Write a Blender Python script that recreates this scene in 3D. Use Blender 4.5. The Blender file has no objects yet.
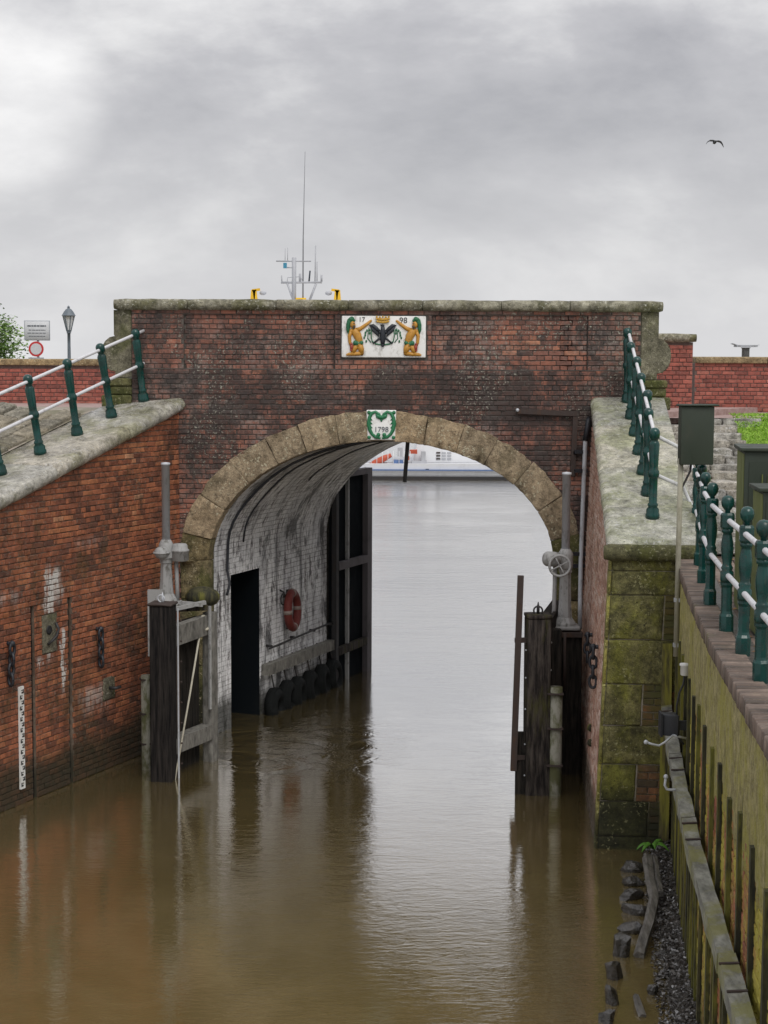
import bpy, bmesh, math, random
from mathutils import Vector, Matrix, noise as mnoise

random.seed(7)
rnd = random.random
def ru(a, b): return a + (b - a) * random.random()
PI = math.pi

# ------------------------------------------------------------------ camera
scene = bpy.context.scene
FPX = 1600.0                      # focal length in pixels of the 768 x 1024 picture
CAMH = 5.37                       # eye height above the water
PITCH = math.atan(144 / FPX)
cam_data = bpy.data.cameras.new('camera')
cam_data.sensor_fit = 'VERTICAL'
cam_data.sensor_height = 36.0
cam_data.lens = FPX / 1024 * 36.0
cam_data.clip_end = 12000
cam = bpy.data.objects.new('camera', cam_data)
scene.collection.objects.link(cam)
cam.location = (0, 0, CAMH)
cam.rotation_euler = (Matrix.Rotation(PI / 2 - PITCH, 3, 'X') @ Matrix.Rotation(math.radians(0.25), 3, 'Z')).to_euler()
scene.camera = cam

# ------------------------------------------------------------------ sky, sun, exposure
SUN_EL, SUN_AZ = math.radians(52), math.radians(160)      # azimuth clockwise from +Y
world = bpy.data.worlds.new('World')
scene.world = world
world.use_nodes = True
wt = world.node_tree
wt.nodes.clear()
def wn(t, **k):
    n = wt.nodes.new(t)
    for a, b in k.items(): setattr(n, a, b)
    return n
w_out = wn('ShaderNodeOutputWorld')
w_bg = wn('ShaderNodeBackground')
w_bg.inputs['Strength'].default_value = 0.1
w_sky = wn('ShaderNodeTexSky', sky_type='NISHITA', sun_disc=False)
w_sky.sun_elevation = SUN_EL
w_sky.sun_rotation = SUN_AZ
w_sky.air_density = 1.0
w_sky.dust_density = 3.0
w_tc = wn('ShaderNodeTexCoord')
w_sep = wn('ShaderNodeSeparateXYZ')
wt.links.new(w_tc.outputs['Generated'], w_sep.inputs[0])
w_abs = wn('ShaderNodeMath', operation='ABSOLUTE')
wt.links.new(w_sep.outputs['Z'], w_abs.inputs[0])
w_map = wn('ShaderNodeMapping')
w_map.inputs['Location'].default_value = (11.2, 6.4, -1.5)
w_map.inputs['Rotation'].default_value = (0, 0.25, 0)
w_map.inputs['Scale'].default_value = (0.9, 0.9, 1.9)
wt.links.new(w_tc.outputs['Generated'], w_map.inputs[0])
w_n1 = wn('ShaderNodeTexNoise')
w_n1.inputs['Scale'].default_value = 5.2
w_n1.inputs['Detail'].default_value = 10
w_n1.inputs['Roughness'].default_value = 0.57
w_n1.inputs['Distortion'].default_value = 0.12
wt.links.new(w_map.outputs[0], w_n1.inputs['Vector'])
w_r = wn('ShaderNodeValToRGB')
e = w_r.color_ramp.elements
e[0].position = 0.33; e[0].color = (0.335, 0.337, 0.362, 1)
e[1].position = 0.70; e[1].color = (0.80, 0.795, 0.79, 1)
m_ = w_r.color_ramp.elements.new(0.5); m_.color = (0.48, 0.478, 0.498, 1)
wt.links.new(w_n1.outputs['Fac'], w_r.inputs[0])
w_mul = wn('ShaderNodeVectorMath', operation='SCALE')
wt.links.new(w_r.outputs[0], w_mul.inputs[0])
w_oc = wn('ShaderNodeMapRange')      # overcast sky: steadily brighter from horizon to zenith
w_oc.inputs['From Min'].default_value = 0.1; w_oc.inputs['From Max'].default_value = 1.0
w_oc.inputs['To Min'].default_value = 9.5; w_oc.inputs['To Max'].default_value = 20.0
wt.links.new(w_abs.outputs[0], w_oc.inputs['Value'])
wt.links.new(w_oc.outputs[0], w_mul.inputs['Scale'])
# thinner, paler cloud towards the horizon all the way round
w_hz = wn('ShaderNodeMapRange')
w_hz.inputs['From Min'].default_value = 0.0; w_hz.inputs['From Max'].default_value = 0.19
w_hz.inputs['To Min'].default_value = 0.7; w_hz.inputs['To Max'].default_value = 0.0
wt.links.new(w_abs.outputs[0], w_hz.inputs['Value'])
w_mixh = wn('ShaderNodeMix', data_type='RGBA')
wt.links.new(w_hz.outputs[0], w_mixh.inputs['Factor'])
wt.links.new(w_mul.outputs[0], w_mixh.inputs['A'])
w_mixh.inputs['B'].default_value = (7.6, 7.6, 7.7, 1)
w_mix = wn('ShaderNodeMix', data_type='RGBA')
w_mix.inputs['Factor'].default_value = 0.96
wt.links.new(w_sky.outputs[0], w_mix.inputs['A'])
# a thin spot in the cloud layer, upper left of the bridge
w_dot = wn('ShaderNodeVectorMath', operation='DOT_PRODUCT')
wt.links.new(w_tc.outputs['Generated'], w_dot.inputs[0]); w_dot.inputs[1].default_value = Vector((-0.222, 0.960, 0.158)).normalized()
w_sp = wn('ShaderNodeMapRange'); w_sp.interpolation_type = 'SMOOTHSTEP'
w_sp.inputs['From Min'].default_value = 0.9978; w_sp.inputs['From Max'].default_value = 0.9998; w_sp.inputs['To Max'].default_value = 1.0
wt.links.new(w_dot.outputs['Value'], w_sp.inputs['Value'])
w_spn = wn('ShaderNodeMath', operation='MULTIPLY'); wt.links.new(w_sp.outputs[0], w_spn.inputs[0]); wt.links.new(w_n1.outputs['Fac'], w_spn.inputs[1])
w_mixs = wn('ShaderNodeMix', data_type='RGBA'); w_mixs.clamp_factor = True
wt.links.new(w_spn.outputs[0], w_mixs.inputs['Factor']); wt.links.new(w_mixh.outputs['Result'], w_mixs.inputs['A']); w_mixs.inputs['B'].default_value = (10.5, 10.4, 10.3, 1)
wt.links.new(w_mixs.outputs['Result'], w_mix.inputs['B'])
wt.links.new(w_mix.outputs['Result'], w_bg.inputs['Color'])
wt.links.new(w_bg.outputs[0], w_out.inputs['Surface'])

sun_l = bpy.data.lights.new('sun', 'SUN')
sun_l.energy = 1.5
sun_l.angle = math.radians(35)
sun_l.color = (1.0, 0.97, 0.92)
sun = bpy.data.objects.new('sun', sun_l)
scene.collection.objects.link(sun)
sd = Vector((math.sin(SUN_AZ) * math.cos(SUN_EL), math.cos(SUN_AZ) * math.cos(SUN_EL), math.sin(SUN_EL)))
sun.rotation_euler = sd.to_track_quat('Z', 'Y').to_euler()
sun.location = sd * 60

vs = scene.view_settings
vs.view_transform = 'Standard'
vs.look = 'None'
vs.exposure = 0.15
vs.gamma = 1.0
vs.use_curve_mapping = False

# ------------------------------------------------------------------ geometry helpers
cp, sp = math.cos(PITCH), math.sin(PITCH)
def ray(u, v):
    a, b = (u - 384) / FPX, (512 - v) / FPX
    return Vector((a, cp + b * sp, -sp + b * cp))
def at(u, v, y):
    d = ray(u, v); t = y / d.y
    return Vector((d.x * t, y, CAMH + d.z * t))
def gz(u, v, z=0.0):
    d = ray(u, v); t = (z - CAMH) / d.z
    return Vector((d.x * t, d.y * t, z))
def project(p):
    q = Vector(p) - Vector((0, 0, CAMH))
    dep = q.y * cp - q.z * sp
    return 384 + FPX * q.x / dep, 512 - FPX * (q.y * sp + q.z * cp) / dep, dep

COL = scene.collection
MATS = {}

class MB:
    """collects shapes; build() links them as one mesh object"""
    def __init__(s): s.v = []; s.f = []; s.r = []; s.smooth = []
    def add(s, vs_, fs, r=0.0, smooth=False):
        o = len(s.v)
        s.v += [tuple(p) for p in vs_]
        s.f += [tuple(i + o for i in f) for f in fs]
        s.r += [r] * len(vs_)
        s.smooth += [smooth] * len(fs)
        return s
    def box(s, c, size, rot=None, r=0.0, jit=0.0):
        hx, hy, hz = size[0] / 2, size[1] / 2, size[2] / 2
        pts = []
        for z in (-hz, hz):
            for x, y in ((-hx, -hy), (hx, -hy), (hx, hy), (-hx, hy)):
                p = Vector((x + ru(-jit, jit), y + ru(-jit, jit), z + ru(-jit, jit)))
                if rot is not None: p = rot @ p
                pts.append(p + Vector(c))
        return s.hexa(pts, r)
    def hexa(s, p, r=0.0):
        return s.add(p, [(3, 2, 1, 0), (4, 5, 6, 7), (0, 1, 5, 4), (1, 2, 6, 5), (2, 3, 7, 6), (3, 0, 4, 7)], r)
    def bar(s, a, b, w, h, up=(0, 0, 1), r=0.0):
        a, b = Vector(a), Vector(b)
        d = (b - a).normalized(); up = Vector(up)
        x = d.cross(up)
        if x.length < 1e-4: x = d.cross(Vector((1, 0, 0)))
        x.normalize(); y = x.cross(d)
        ps = []
        for q in (a, b):
            for i, j in ((-1, -1), (1, -1), (1, 1), (-1, 1)):
                ps.append(q + x * (i * w / 2) + y * (j * h / 2))
        return s.hexa(ps, r)
    def tube(s, pts, rad, n=8, caps=True, r=0.0, squash=None):
        pts = [Vector(p) for p in pts]
        if not hasattr(rad, '__len__'): rad = [rad] * len(pts)
        vs_, fs = [], []
        prev = None
        for i, p in enumerate(pts):
            d = (pts[min(i + 1, len(pts) - 1)] - pts[max(i - 1, 0)]).normalized()
            if prev is None:
                x = d.cross(Vector((0, 0, 1)))
                if x.length < 1e-3: x = d.cross(Vector((0, 1, 0)))
            else: x = prev - d * prev.dot(d)
            x.normalize(); prev = x; y = d.cross(x)
            for k in range(n):
                a = 2 * PI * k / n
                vs_.append(p + x * (math.cos(a) * rad[i]) + y * (math.sin(a) * rad[i]))
        for i in range(len(pts) - 1):
            for k in range(n):
                k2 = (k + 1) % n
                fs.append((i * n + k, i * n + k2, (i + 1) * n + k2, (i + 1) * n + k))
        if caps:
            fs.append(tuple(range(n - 1, -1, -1)))
            fs.append(tuple((len(pts) - 1) * n + k for k in range(n)))
        if squash:
            yc, f = squash
            vs_ = [Vector((p.x, yc + (p.y - yc) * f, p.z)) for p in vs_]
        return s.add(vs_, fs, r, True)
    def lathe(s, prof, n=12, c=(0, 0, 0), axis=None, r=0.0, smooth=True, ph=0.0):
        c = Vector(c)
        M = Vector(axis).to_track_quat('Z', 'Y').to_matrix() if axis is not None else Matrix.Identity(3)
        vs_, fs = [], []
        for q, z in prof:
            for k in range(n):
                a = 2 * PI * k / n + ph
                vs_.append(c + M @ Vector((q * math.cos(a), q * math.sin(a), z)))
        for i in range(len(prof) - 1):
            for k in range(n):
                k2 = (k + 1) % n
                fs.append((i * n + k, i * n + k2, (i + 1) * n + k2, (i + 1) * n + k))
        fs.append(tuple(range(n - 1, -1, -1)))
        fs.append(tuple((len(prof) - 1) * n + k for k in range(n)))
        return s.add(vs_, fs, r, smooth)
    def torus(s, c, R, q, axis, n=24, m=10, sq=1.0, r=0.0):
        c = Vector(c); M = Vector(axis).to_track_quat('Z', 'Y').to_matrix()
        vs_, fs = [], []
        for i in range(n):
            a = 2 * PI * i / n
            for j in range(m):
                b = 2 * PI * j / m
                vs_.append(c + M @ Vector(((R + q * math.cos(b)) * math.cos(a), (R + q * math.cos(b)) * math.sin(a), q * sq * math.sin(b))))
        for i in range(n):
            for j in range(m):
                fs.append((i * m + j, ((i + 1) % n) * m + j, ((i + 1) % n) * m + (j + 1) % m, i * m + (j + 1) % m))
        return s.add(vs_, fs, r, True)
    def ball(s, c, q, n=10, m=6, sc=(1, 1, 1), r=0.0):
        c = Vector(c); vs_, fs = [], []
        for i in range(m + 1):
            t = PI * i / m
            for k in range(n):
                a = 2 * PI * k / n
                vs_.append(c + Vector((q * sc[0] * math.sin(t) * math.cos(a), q * sc[1] * math.sin(t) * math.sin(a), -q * sc[2] * math.cos(t))))
        for i in range(m):
            for k in range(n):
                k2 = (k + 1) % n
                fs.append((i * n + k, i * n + k2, (i + 1) * n + k2, (i + 1) * n + k))
        return s.add(vs_, fs, r, True)
    def prism(s, poly, vec, r=0.0):
        n = len(poly); poly = [Vector(p) for p in poly]; vec = Vector(vec)
        fs = [tuple(range(n - 1, -1, -1)), tuple(range(n, 2 * n))]
        for k in range(n): fs.append((k, (k + 1) % n, n + (k + 1) % n, n + k))
        return s.add(poly + [p + vec for p in poly], fs, r)
    def quad(s, a, b, c, d, r=0.0): return s.add([a, b, c, d], [(0, 1, 2, 3)], r)
    def mesh(s, name):
        me = bpy.data.meshes.new(name)
        me.from_pydata(s.v, [], s.f)
        at_ = me.attributes.new('rnd', 'FLOAT', 'POINT')
        at_.data.foreach_set('value', s.r)
        me.polygons.foreach_set('use_smooth', s.smooth)
        me.update()
        return me
    def build(s, name, mat, parent=None, fix=True, **tags):
        me = s.mesh(name)
        if fix:
            bm = bmesh.new(); bm.from_mesh(me)
            bmesh.ops.recalc_face_normals(bm, faces=bm.faces)
            bm.to_mesh(me); bm.free()
        return link(name, me, mat, parent, **tags)

def par(o, parent):
    o.parent = parent
    o.matrix_parent_inverse = PARENT_INV[parent.name]
PARENT_INV = {}
def link(name, me, mat, parent=None, loc=None, rot=None, scale=None, rcol=0.0, **tags):
    o = bpy.data.objects.new(name, me)
    COL.objects.link(o)
    if mat is not None and len(me.materials) == 0: me.materials.append(MATS[mat])
    M = Matrix.Identity(4)
    if loc is not None:
        o.location = loc; M = Matrix.Translation(loc)
    if rot is not None:
        o.rotation_euler = rot; M = M @ o.rotation_euler.to_matrix().to_4x4()
    if scale is not None:
        o.scale = scale; M = M @ Matrix.Diagonal((*scale, 1))
    # world matrix of this object = M (parents are handled with the inverse)
    PARENT_INV[o.name] = M.inverted()
    o.color = (rcol, 0, 0, 1)
    if parent is not None: par(o, parent)
    tag(o, **tags)
    return o
def tag(o, label=None, cat=None, group=None, kind=None):
    if label: o['label'] = label
    if cat: o['category'] = cat
    if group: o['group'] = group
    if kind: o['kind'] = kind
    return o
def thing(name, base, label, cat, group=None):
    o = bpy.data.objects.new(name, None)
    o.empty_display_size = 0.3
    COL.objects.link(o)
    o.location = base
    PARENT_INV[o.name] = Matrix.Translation(base).inverted()
    return tag(o, label, cat, group)

def rough_mesh(name, pts, bevel=0.02, seg=2, jit=0.006, sub=0, mat=None):
    """stone block from eight corners: edges worn round, faces uneven"""
    m = MB().hexa([Vector(p) for p in pts])
    me = m.mesh(name)
    bm = bmesh.new(); bm.from_mesh(me)
    bmesh.ops.recalc_face_normals(bm, faces=bm.faces)
    bmesh.ops.bevel(bm, geom=bm.edges[:], offset=bevel, segments=seg, profile=0.6, affect='EDGES')
    if sub:
        bmesh.ops.subdivide_edges(bm, edges=[e_ for e_ in bm.edges if e_.calc_length() > bevel * 4], cuts=sub, use_grid_fill=True)
    for v in bm.verts:
        v.co += Vector((ru(-jit, jit), ru(-jit, jit), ru(-jit, jit)))
    for f in bm.faces: f.smooth = True
    bm.to_mesh(me); bm.free()
    return me
def rock_mesh(name, size, seed, sub=2, rough=0.35):
    R = random.Random(seed)
    bm = bmesh.new()
    bmesh.ops.create_icosphere(bm, subdivisions=sub, radius=1.0)
    axes = [Vector((R.uniform(-1, 1), R.uniform(-1, 1), R.uniform(-1, 1))).normalized() for _ in range(9)]
    lim = [R.uniform(0.55, 0.9) for _ in axes]
    for v in bm.verts:
        for a, l in zip(axes, lim):
            d = v.co.dot(a)
            if d > l: v.co -= a * (d - l)
        v.co += Vector((R.uniform(-1, 1), R.uniform(-1, 1), R.uniform(-1, 1))) * rough * 0.12
        v.co = Vector((v.co.x * size[0], v.co.y * size[1], v.co.z * size[2]))
    me = bpy.data.meshes.new(name); bm.to_mesh(me); bm.free()
    return me

# ------------------------------------------------------------------ materials
class NT:
    def __init__(s, name):
        s.m = bpy.data.materials.new(name); s.m.use_nodes = True
        s.t = s.m.node_tree; s.t.nodes.clear()
        s.out = s.n('ShaderNodeOutputMaterial'); s.b = s.n('ShaderNodeBsdfPrincipled')
        s.t.links.new(s.b.outputs[0], s.out.inputs[0])
        s.geo = s.n('ShaderNodeNewGeometry')
        MATS[name] = s.m
    def n(s, t, **k):
        q = s.t.nodes.new(t)
        for a, b in k.items(): setattr(q, a, b)
        return q
    def inp(s, sock, v):
        if v is None: return
        if isinstance(v, bpy.types.NodeSocket): s.t.links.new(v, sock)
        elif isinstance(v, tuple) and len(v) == 3 and sock.type == 'RGBA': sock.default_value = (*v, 1)
        else: sock.default_value = v
    def pos(s, scale=(1, 1, 1), loc=(0, 0, 0), rot=(0, 0, 0)):
        q = s.n('ShaderNodeMapping')
        q.inputs['Scale'].default_value = scale; q.inputs['Location'].default_value = loc; q.inputs['Rotation'].default_value = rot
        s.t.links.new(s.geo.outputs['Position'], q.inputs[0]); return q.outputs[0]
    def noise(s, scale, detail=4, rough=0.55, vec=None, dist=0.0):
        q = s.n('ShaderNodeTexNoise')
        q.inputs['Scale'].default_value = scale; q.inputs['Detail'].default_value = detail
        q.inputs['Roughness'].default_value = rough; q.inputs['Distortion'].default_value = dist
        s.t.links.new(vec if vec is not None else s.geo.outputs['Position'], q.inputs['Vector'])
        return q.outputs['Fac']
    def ramp(s, fac, stops, interp='LINEAR'):
        q = s.n('ShaderNodeValToRGB'); q.color_ramp.interpolation = interp
        el = q.color_ramp.elements
        while len(el) < len(stops): el.new(0.5)
        for e_, (p, c) in zip(el, stops):
            e_.position = p
            e_.color = (c, c, c, 1) if not hasattr(c, '__len__') else (*c, 1)
        s.inp(q.inputs[0], fac); return q.outputs[0]
    def mapr(s, v, a, b, c=0.0, d=1.0, smooth=True):
        q = s.n('ShaderNodeMapRange'); q.interpolation_type = 'SMOOTHSTEP' if smooth else 'LINEAR'
        s.inp(q.inputs['Value'], v)
        for k, x in (('From Min', a), ('From Max', b), ('To Min', c), ('To Max', d)): q.inputs[k].default_value = x
        return q.outputs[0]
    def math(s, op, a, b=None):
        q = s.n('ShaderNodeMath', operation=op); s.inp(q.inputs[0], a); s.inp(q.inputs[1], b); return q.outputs[0]
    def mix(s, fac, a, b, mode='MIX'):
        q = s.n('ShaderNodeMix', data_type='RGBA', blend_type=mode)
        s.inp(q.inputs['Factor'], fac); s.inp(q.inputs['A'], a); s.inp(q.inputs['B'], b); return q.outputs['Result']
    def xyz(s):
        q = s.n('ShaderNodeSeparateXYZ'); s.t.links.new(s.geo.outputs['Position'], q.inputs[0]); return q.outputs
    def nrm(s):
        q = s.n('ShaderNodeSeparateXYZ'); s.t.links.new(s.geo.outputs['Normal'], q.inputs[0]); return q.outputs
    def rnd(s):
        a = s.n('ShaderNodeAttribute', attribute_name='rnd')
        o = s.n('ShaderNodeObjectInfo'); q = s.n('ShaderNodeSeparateColor')
        s.t.links.new(o.outputs['Color'], q.inputs[0])
        return s.math('ADD', a.outputs['Fac'], q.outputs[0])
    def fin(s, col, rough=0.8, bump=None, bstr=0.4, bdist=0.02, spec=0.4, metal=0.0, normal=None):
        s.inp(s.b.inputs['Base Color'], col); s.inp(s.b.inputs['Roughness'], rough)
        s.b.inputs['Specular IOR Level'].default_value = spec; s.inp(s.b.inputs['Metallic'], metal)
        if bump is not None:
            q = s.n('ShaderNodeBump'); q.inputs['Strength'].default_value = bstr; q.inputs['Distance'].default_value = bdist
            s.inp(q.inputs['Height'], bump); s.t.links.new(q.outputs[0], s.b.inputs['Normal'])
        return s.m

def brick_material(name, pal, soot=(0.46, 0.62), soot_amt=0.75, soot_c=(0.028, 0.024, 0.024), moss=None, lichen=0.0, streaks=None, tide=0.55, band=None, bloom=0.0, wear=0.75):
    t = NT(name)
    r = t.rnd()
    col = t.ramp(r, pal)
    f1 = t.noise(9, 5, 0.65)
    col = t.mix(wear, col, t.ramp(f1, [(0.25, 0.25), (0.5, 0.85), (0.75, 1.4)]), 'MULTIPLY')
    f2 = t.noise(46, 3, 0.6)
    col = t.mix(t.mapr(f2, 0.58, 0.72, 0, 0.45), col, (0.30, 0.25, 0.21))
    so = t.noise(0.9, 8, 0.68, t.pos((1, 1, 1.5), (3.1, 0, 7)), 0.6)
    so2 = t.noise(2.6, 6, 0.7, t.pos((1.6, 1.6, 0.42), (0, 4, 1)))
    x = t.xyz()
    if bloom:
        bl = t.noise(1.0, 6, 0.7, t.pos((1, 1, 1.8), (6.3, 0, 2.2)), 0.5); bf = t.noise(22, 4, 0.7, t.pos((1, 1, 1.4)))
        col = t.mix(t.math('MULTIPLY', t.mapr(bl, 0.47, 0.62, 0, bloom), t.mapr(bf, 0.34, 0.60)), col, (0.24, 0.20, 0.18))
    sfac = t.math('ADD', t.math('MULTIPLY', so, 0.6), t.math('MULTIPLY', so2, 0.4))
    sfac = t.math('ADD', sfac, t.math('MULTIPLY', t.math('SUBTRACT', t.noise(13, 6, 0.8), 0.5), 0.42))
    if band:
        inb = t.math('MULTIPLY', t.mapr(x[2], band[0], band[0] + 0.30), t.mapr(x[2], band[1] - 0.06, band[1], 1, 0))
        sfac = t.math('ADD', sfac, t.math('MULTIPLY', inb, 0.085))
    s_ = t.mapr(sfac, soot[0], soot[1], 0, soot_amt)
    col = t.mix(s_, col, soot_c)
    if lichen:
        li = t.noise(26, 4, 0.75); lm = t.noise(1.1, 3, 0.6, t.pos((1, 1, 1), (9, 2, 3)))
        k = t.math('MULTIPLY', t.mapr(li, 0.55, 0.64), t.mapr(lm, 0.47, 0.60, 0, lichen))
        col = t.mix(k, col, (0.34, 0.33, 0.27))
    if moss:
        mn = t.noise(1.7, 6, 0.7, t.pos((1, 1, 0.6), (5, 5, 5)))
        col = t.mix(t.mapr(mn, moss[0], moss[1], 0, moss[2]), col, moss[3])
    if streaks:
        for (cx, cy, z0, z1, rad, str_) in streaks:
            dx = t.math('SUBTRACT', x[1], cy)
            wob = t.math('MULTIPLY', t.math('SUBTRACT', t.noise(3.5, 4, 0.6), 0.5), 0.28)
            ax = t.math('ABSOLUTE', t.math('ADD', dx, wob))
            inx = t.mapr(ax, rad * 0.25, rad, 1, 0)
            inz = t.math('MULTIPLY', t.mapr(x[2], z0, z0 + 0.35), t.mapr(x[2], z1 - 0.15, z1, 1, 0))
            nn = t.mapr(t.noise(7, 6, 0.75, t.pos((1.5, 1.5, 0.35), (1, 2, cy))), 0.42, 0.56)
            col = t.mix(t.math('MULTIPLY', t.math('MULTIPLY', inx, inz), t.math('MULTIPLY', nn, str_)), col, (0.52, 0.50, 0.47))
    # algae left by the tide
    tn = t.math('ADD', x[2], t.math('MULTIPLY', t.math('SUBTRACT', t.noise(1.4, 5, 0.6), 0.5), 0.55))
    col = t.mix(t.mapr(tn, tide - 0.28, tide + 0.12, 0.85, 0), col, (0.022, 0.024, 0.013))
    t.fin(col, t.mapr(f1, 0.3, 0.7, 0.55, 0.9), t.math('ADD', f1, t.math('MULTIPLY', f2, 0.5)), 0.55, 0.012, 0.35)

RED = [(0.0, (0.075, 0.040, 0.030)), (0.15, (0.16, 0.060, 0.036)), (0.35, (0.25, 0.086, 0.044)), (0.6, (0.33, 0.112, 0.054)), (0.85, (0.40, 0.155, 0.070)), (1.0, (0.48, 0.25, 0.14))]
PURP = [(0.0, (0.075, 0.050, 0.044)), (0.2, (0.15, 0.074, 0.058)), (0.5, (0.24, 0.103, 0.074)), (0.78, (0.33, 0.128, 0.082)), (1.0, (0.45, 0.21, 0.13))]
PINK = [(0.0, (0.10, 0.05, 0.045)), (0.2, (0.27, 0.085, 0.065)), (0.6, (0.38, 0.115, 0.085)), (1.0, (0.46, 0.175, 0.13))]
PALE = [(0.0, (0.24, 0.12, 0.09)), (0.4, (0.45, 0.27, 0.20)), (1.0, (0.64, 0.52, 0.45))]
MOSSB = [(0.0, (0.12, 0.06, 0.035)), (0.4, (0.27, 0.085, 0.045)), (1.0, (0.40, 0.15, 0.07))]
brick_material('brick_facade', PURP, (0.455, 0.60), 0.85, (0.032, 0.028, 0.027), lichen=0.9, tide=0.5, band=(4.45, 5.36), bloom=0.75)
brick_material('brick_left', RED, (0.47, 0.64), 0.8, (0.035, 0.025, 0.019), lichen=0.35, tide=0.62, moss=(0.50, 0.66, 0.55, (0.085, 0.055, 0.022)),
               streaks=[(0, 19.90, 1.6, 2.95, 0.10, 1.7), (0, 20.0, 2.3, 2.9, 0.20, 1.0), (0, 20.8, 0.7, 1.25, 0.45, 0.45), (0, 19.0, 2.4, 2.7, 0.5, 0.8), (0, 20.17, 1.1, 2.1, 0.06, 1.7), (0, 19.70, 1.45, 1.8, 0.05, 1.5), (0, 20.7, 2.95, 3.2, 0.5, 0.7)])
brick_material('brick_right', PALE, (0.52, 0.70), 0.5, (0.08, 0.06, 0.045), moss=(0.55, 0.7, 0.5, (0.12, 0.12, 0.04)), tide=0.6, wear=0.25)
brick_material('brick_parapet', PINK, (0.58, 0.75), 0.5, tide=-5)
brick_material('brick_quay', MOSSB, (0.56, 0.72), 0.5, moss=(0.40, 0.56, 0.9, (0.34, 0.31, 0.045)), tide=0.35)
brick_material('brick_pier', [(0, (0.07, 0.05, 0.025)), (0.5, (0.17, 0.085, 0.035)), (1, (0.25, 0.105, 0.045))], (0.55, 0.7), 0.7, moss=(0.42, 0.56, 0.8, (0.06, 0.065, 0.016)), tide=0.6)
brick_material('brick_paving', [(0, (0.10, 0.08, 0.065)), (0.5, (0.17, 0.125, 0.10)), (1, (0.24, 0.185, 0.15))], (0.5, 0.66), 0.55, (0.06, 0.045, 0.035), moss=(0.56, 0.70, 0.5, (0.12, 0.12, 0.04)), tide=-5)

def simple_noise_mat(name, a, b, scale=6, detail=6, rough=0.85, lo=0.3, hi=0.7, bstr=0.4, bdist=0.02, spec=0.3, stretch=(1, 1, 1), metal=0.0):
    t = NT(name)
    f = t.noise(scale, detail, 0.65, t.pos(stretch))
    col = t.ramp(f, [(lo, a), (hi, b)])
    return t.fin(col, rough, f, bstr, bdist, spec, metal)

def mortar(name, c, moss, amt, tide=0.5):
    t = NT(name)
    f = t.noise(14, 6, 0.7); g = t.noise(1.3, 6, 0.65)
    col = t.mix(t.mapr(f, 0.35, 0.7), tuple(x * 0.55 for x in c), c)
    col = t.mix(t.mapr(g, 0.42, 0.62, 0, amt), col, moss)
    x = t.xyz()
    tn = t.math('ADD', x[2], t.math('MULTIPLY', t.math('SUBTRACT', t.noise(1.4, 5, 0.6), 0.5), 0.55))
    col = t.mix(t.mapr(tn, tide - 0.28, tide + 0.12, 0.85, 0), col, (0.022, 0.024, 0.013))
    t.fin(col, 0.95, f, 0.5, 0.01)
mortar('mortar_facade', (0.12, 0.105, 0.092), (0.045, 0.04, 0.035), 0.8)
mortar('mortar_left', (0.24, 0.18, 0.135), (0.075, 0.05, 0.035), 0.75, 0.5)
mortar('mortar_right', (0.42, 0.37, 0.31), (0.10, 0.10, 0.04), 0.6)
mortar('mortar_parapet', (0.22, 0.16, 0.14), (0.12, 0.08, 0.07), 0.6, -5)
mortar('mortar_quay', (0.30, 0.27, 0.09), (0.30, 0.27, 0.03), 0.9)

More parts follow.
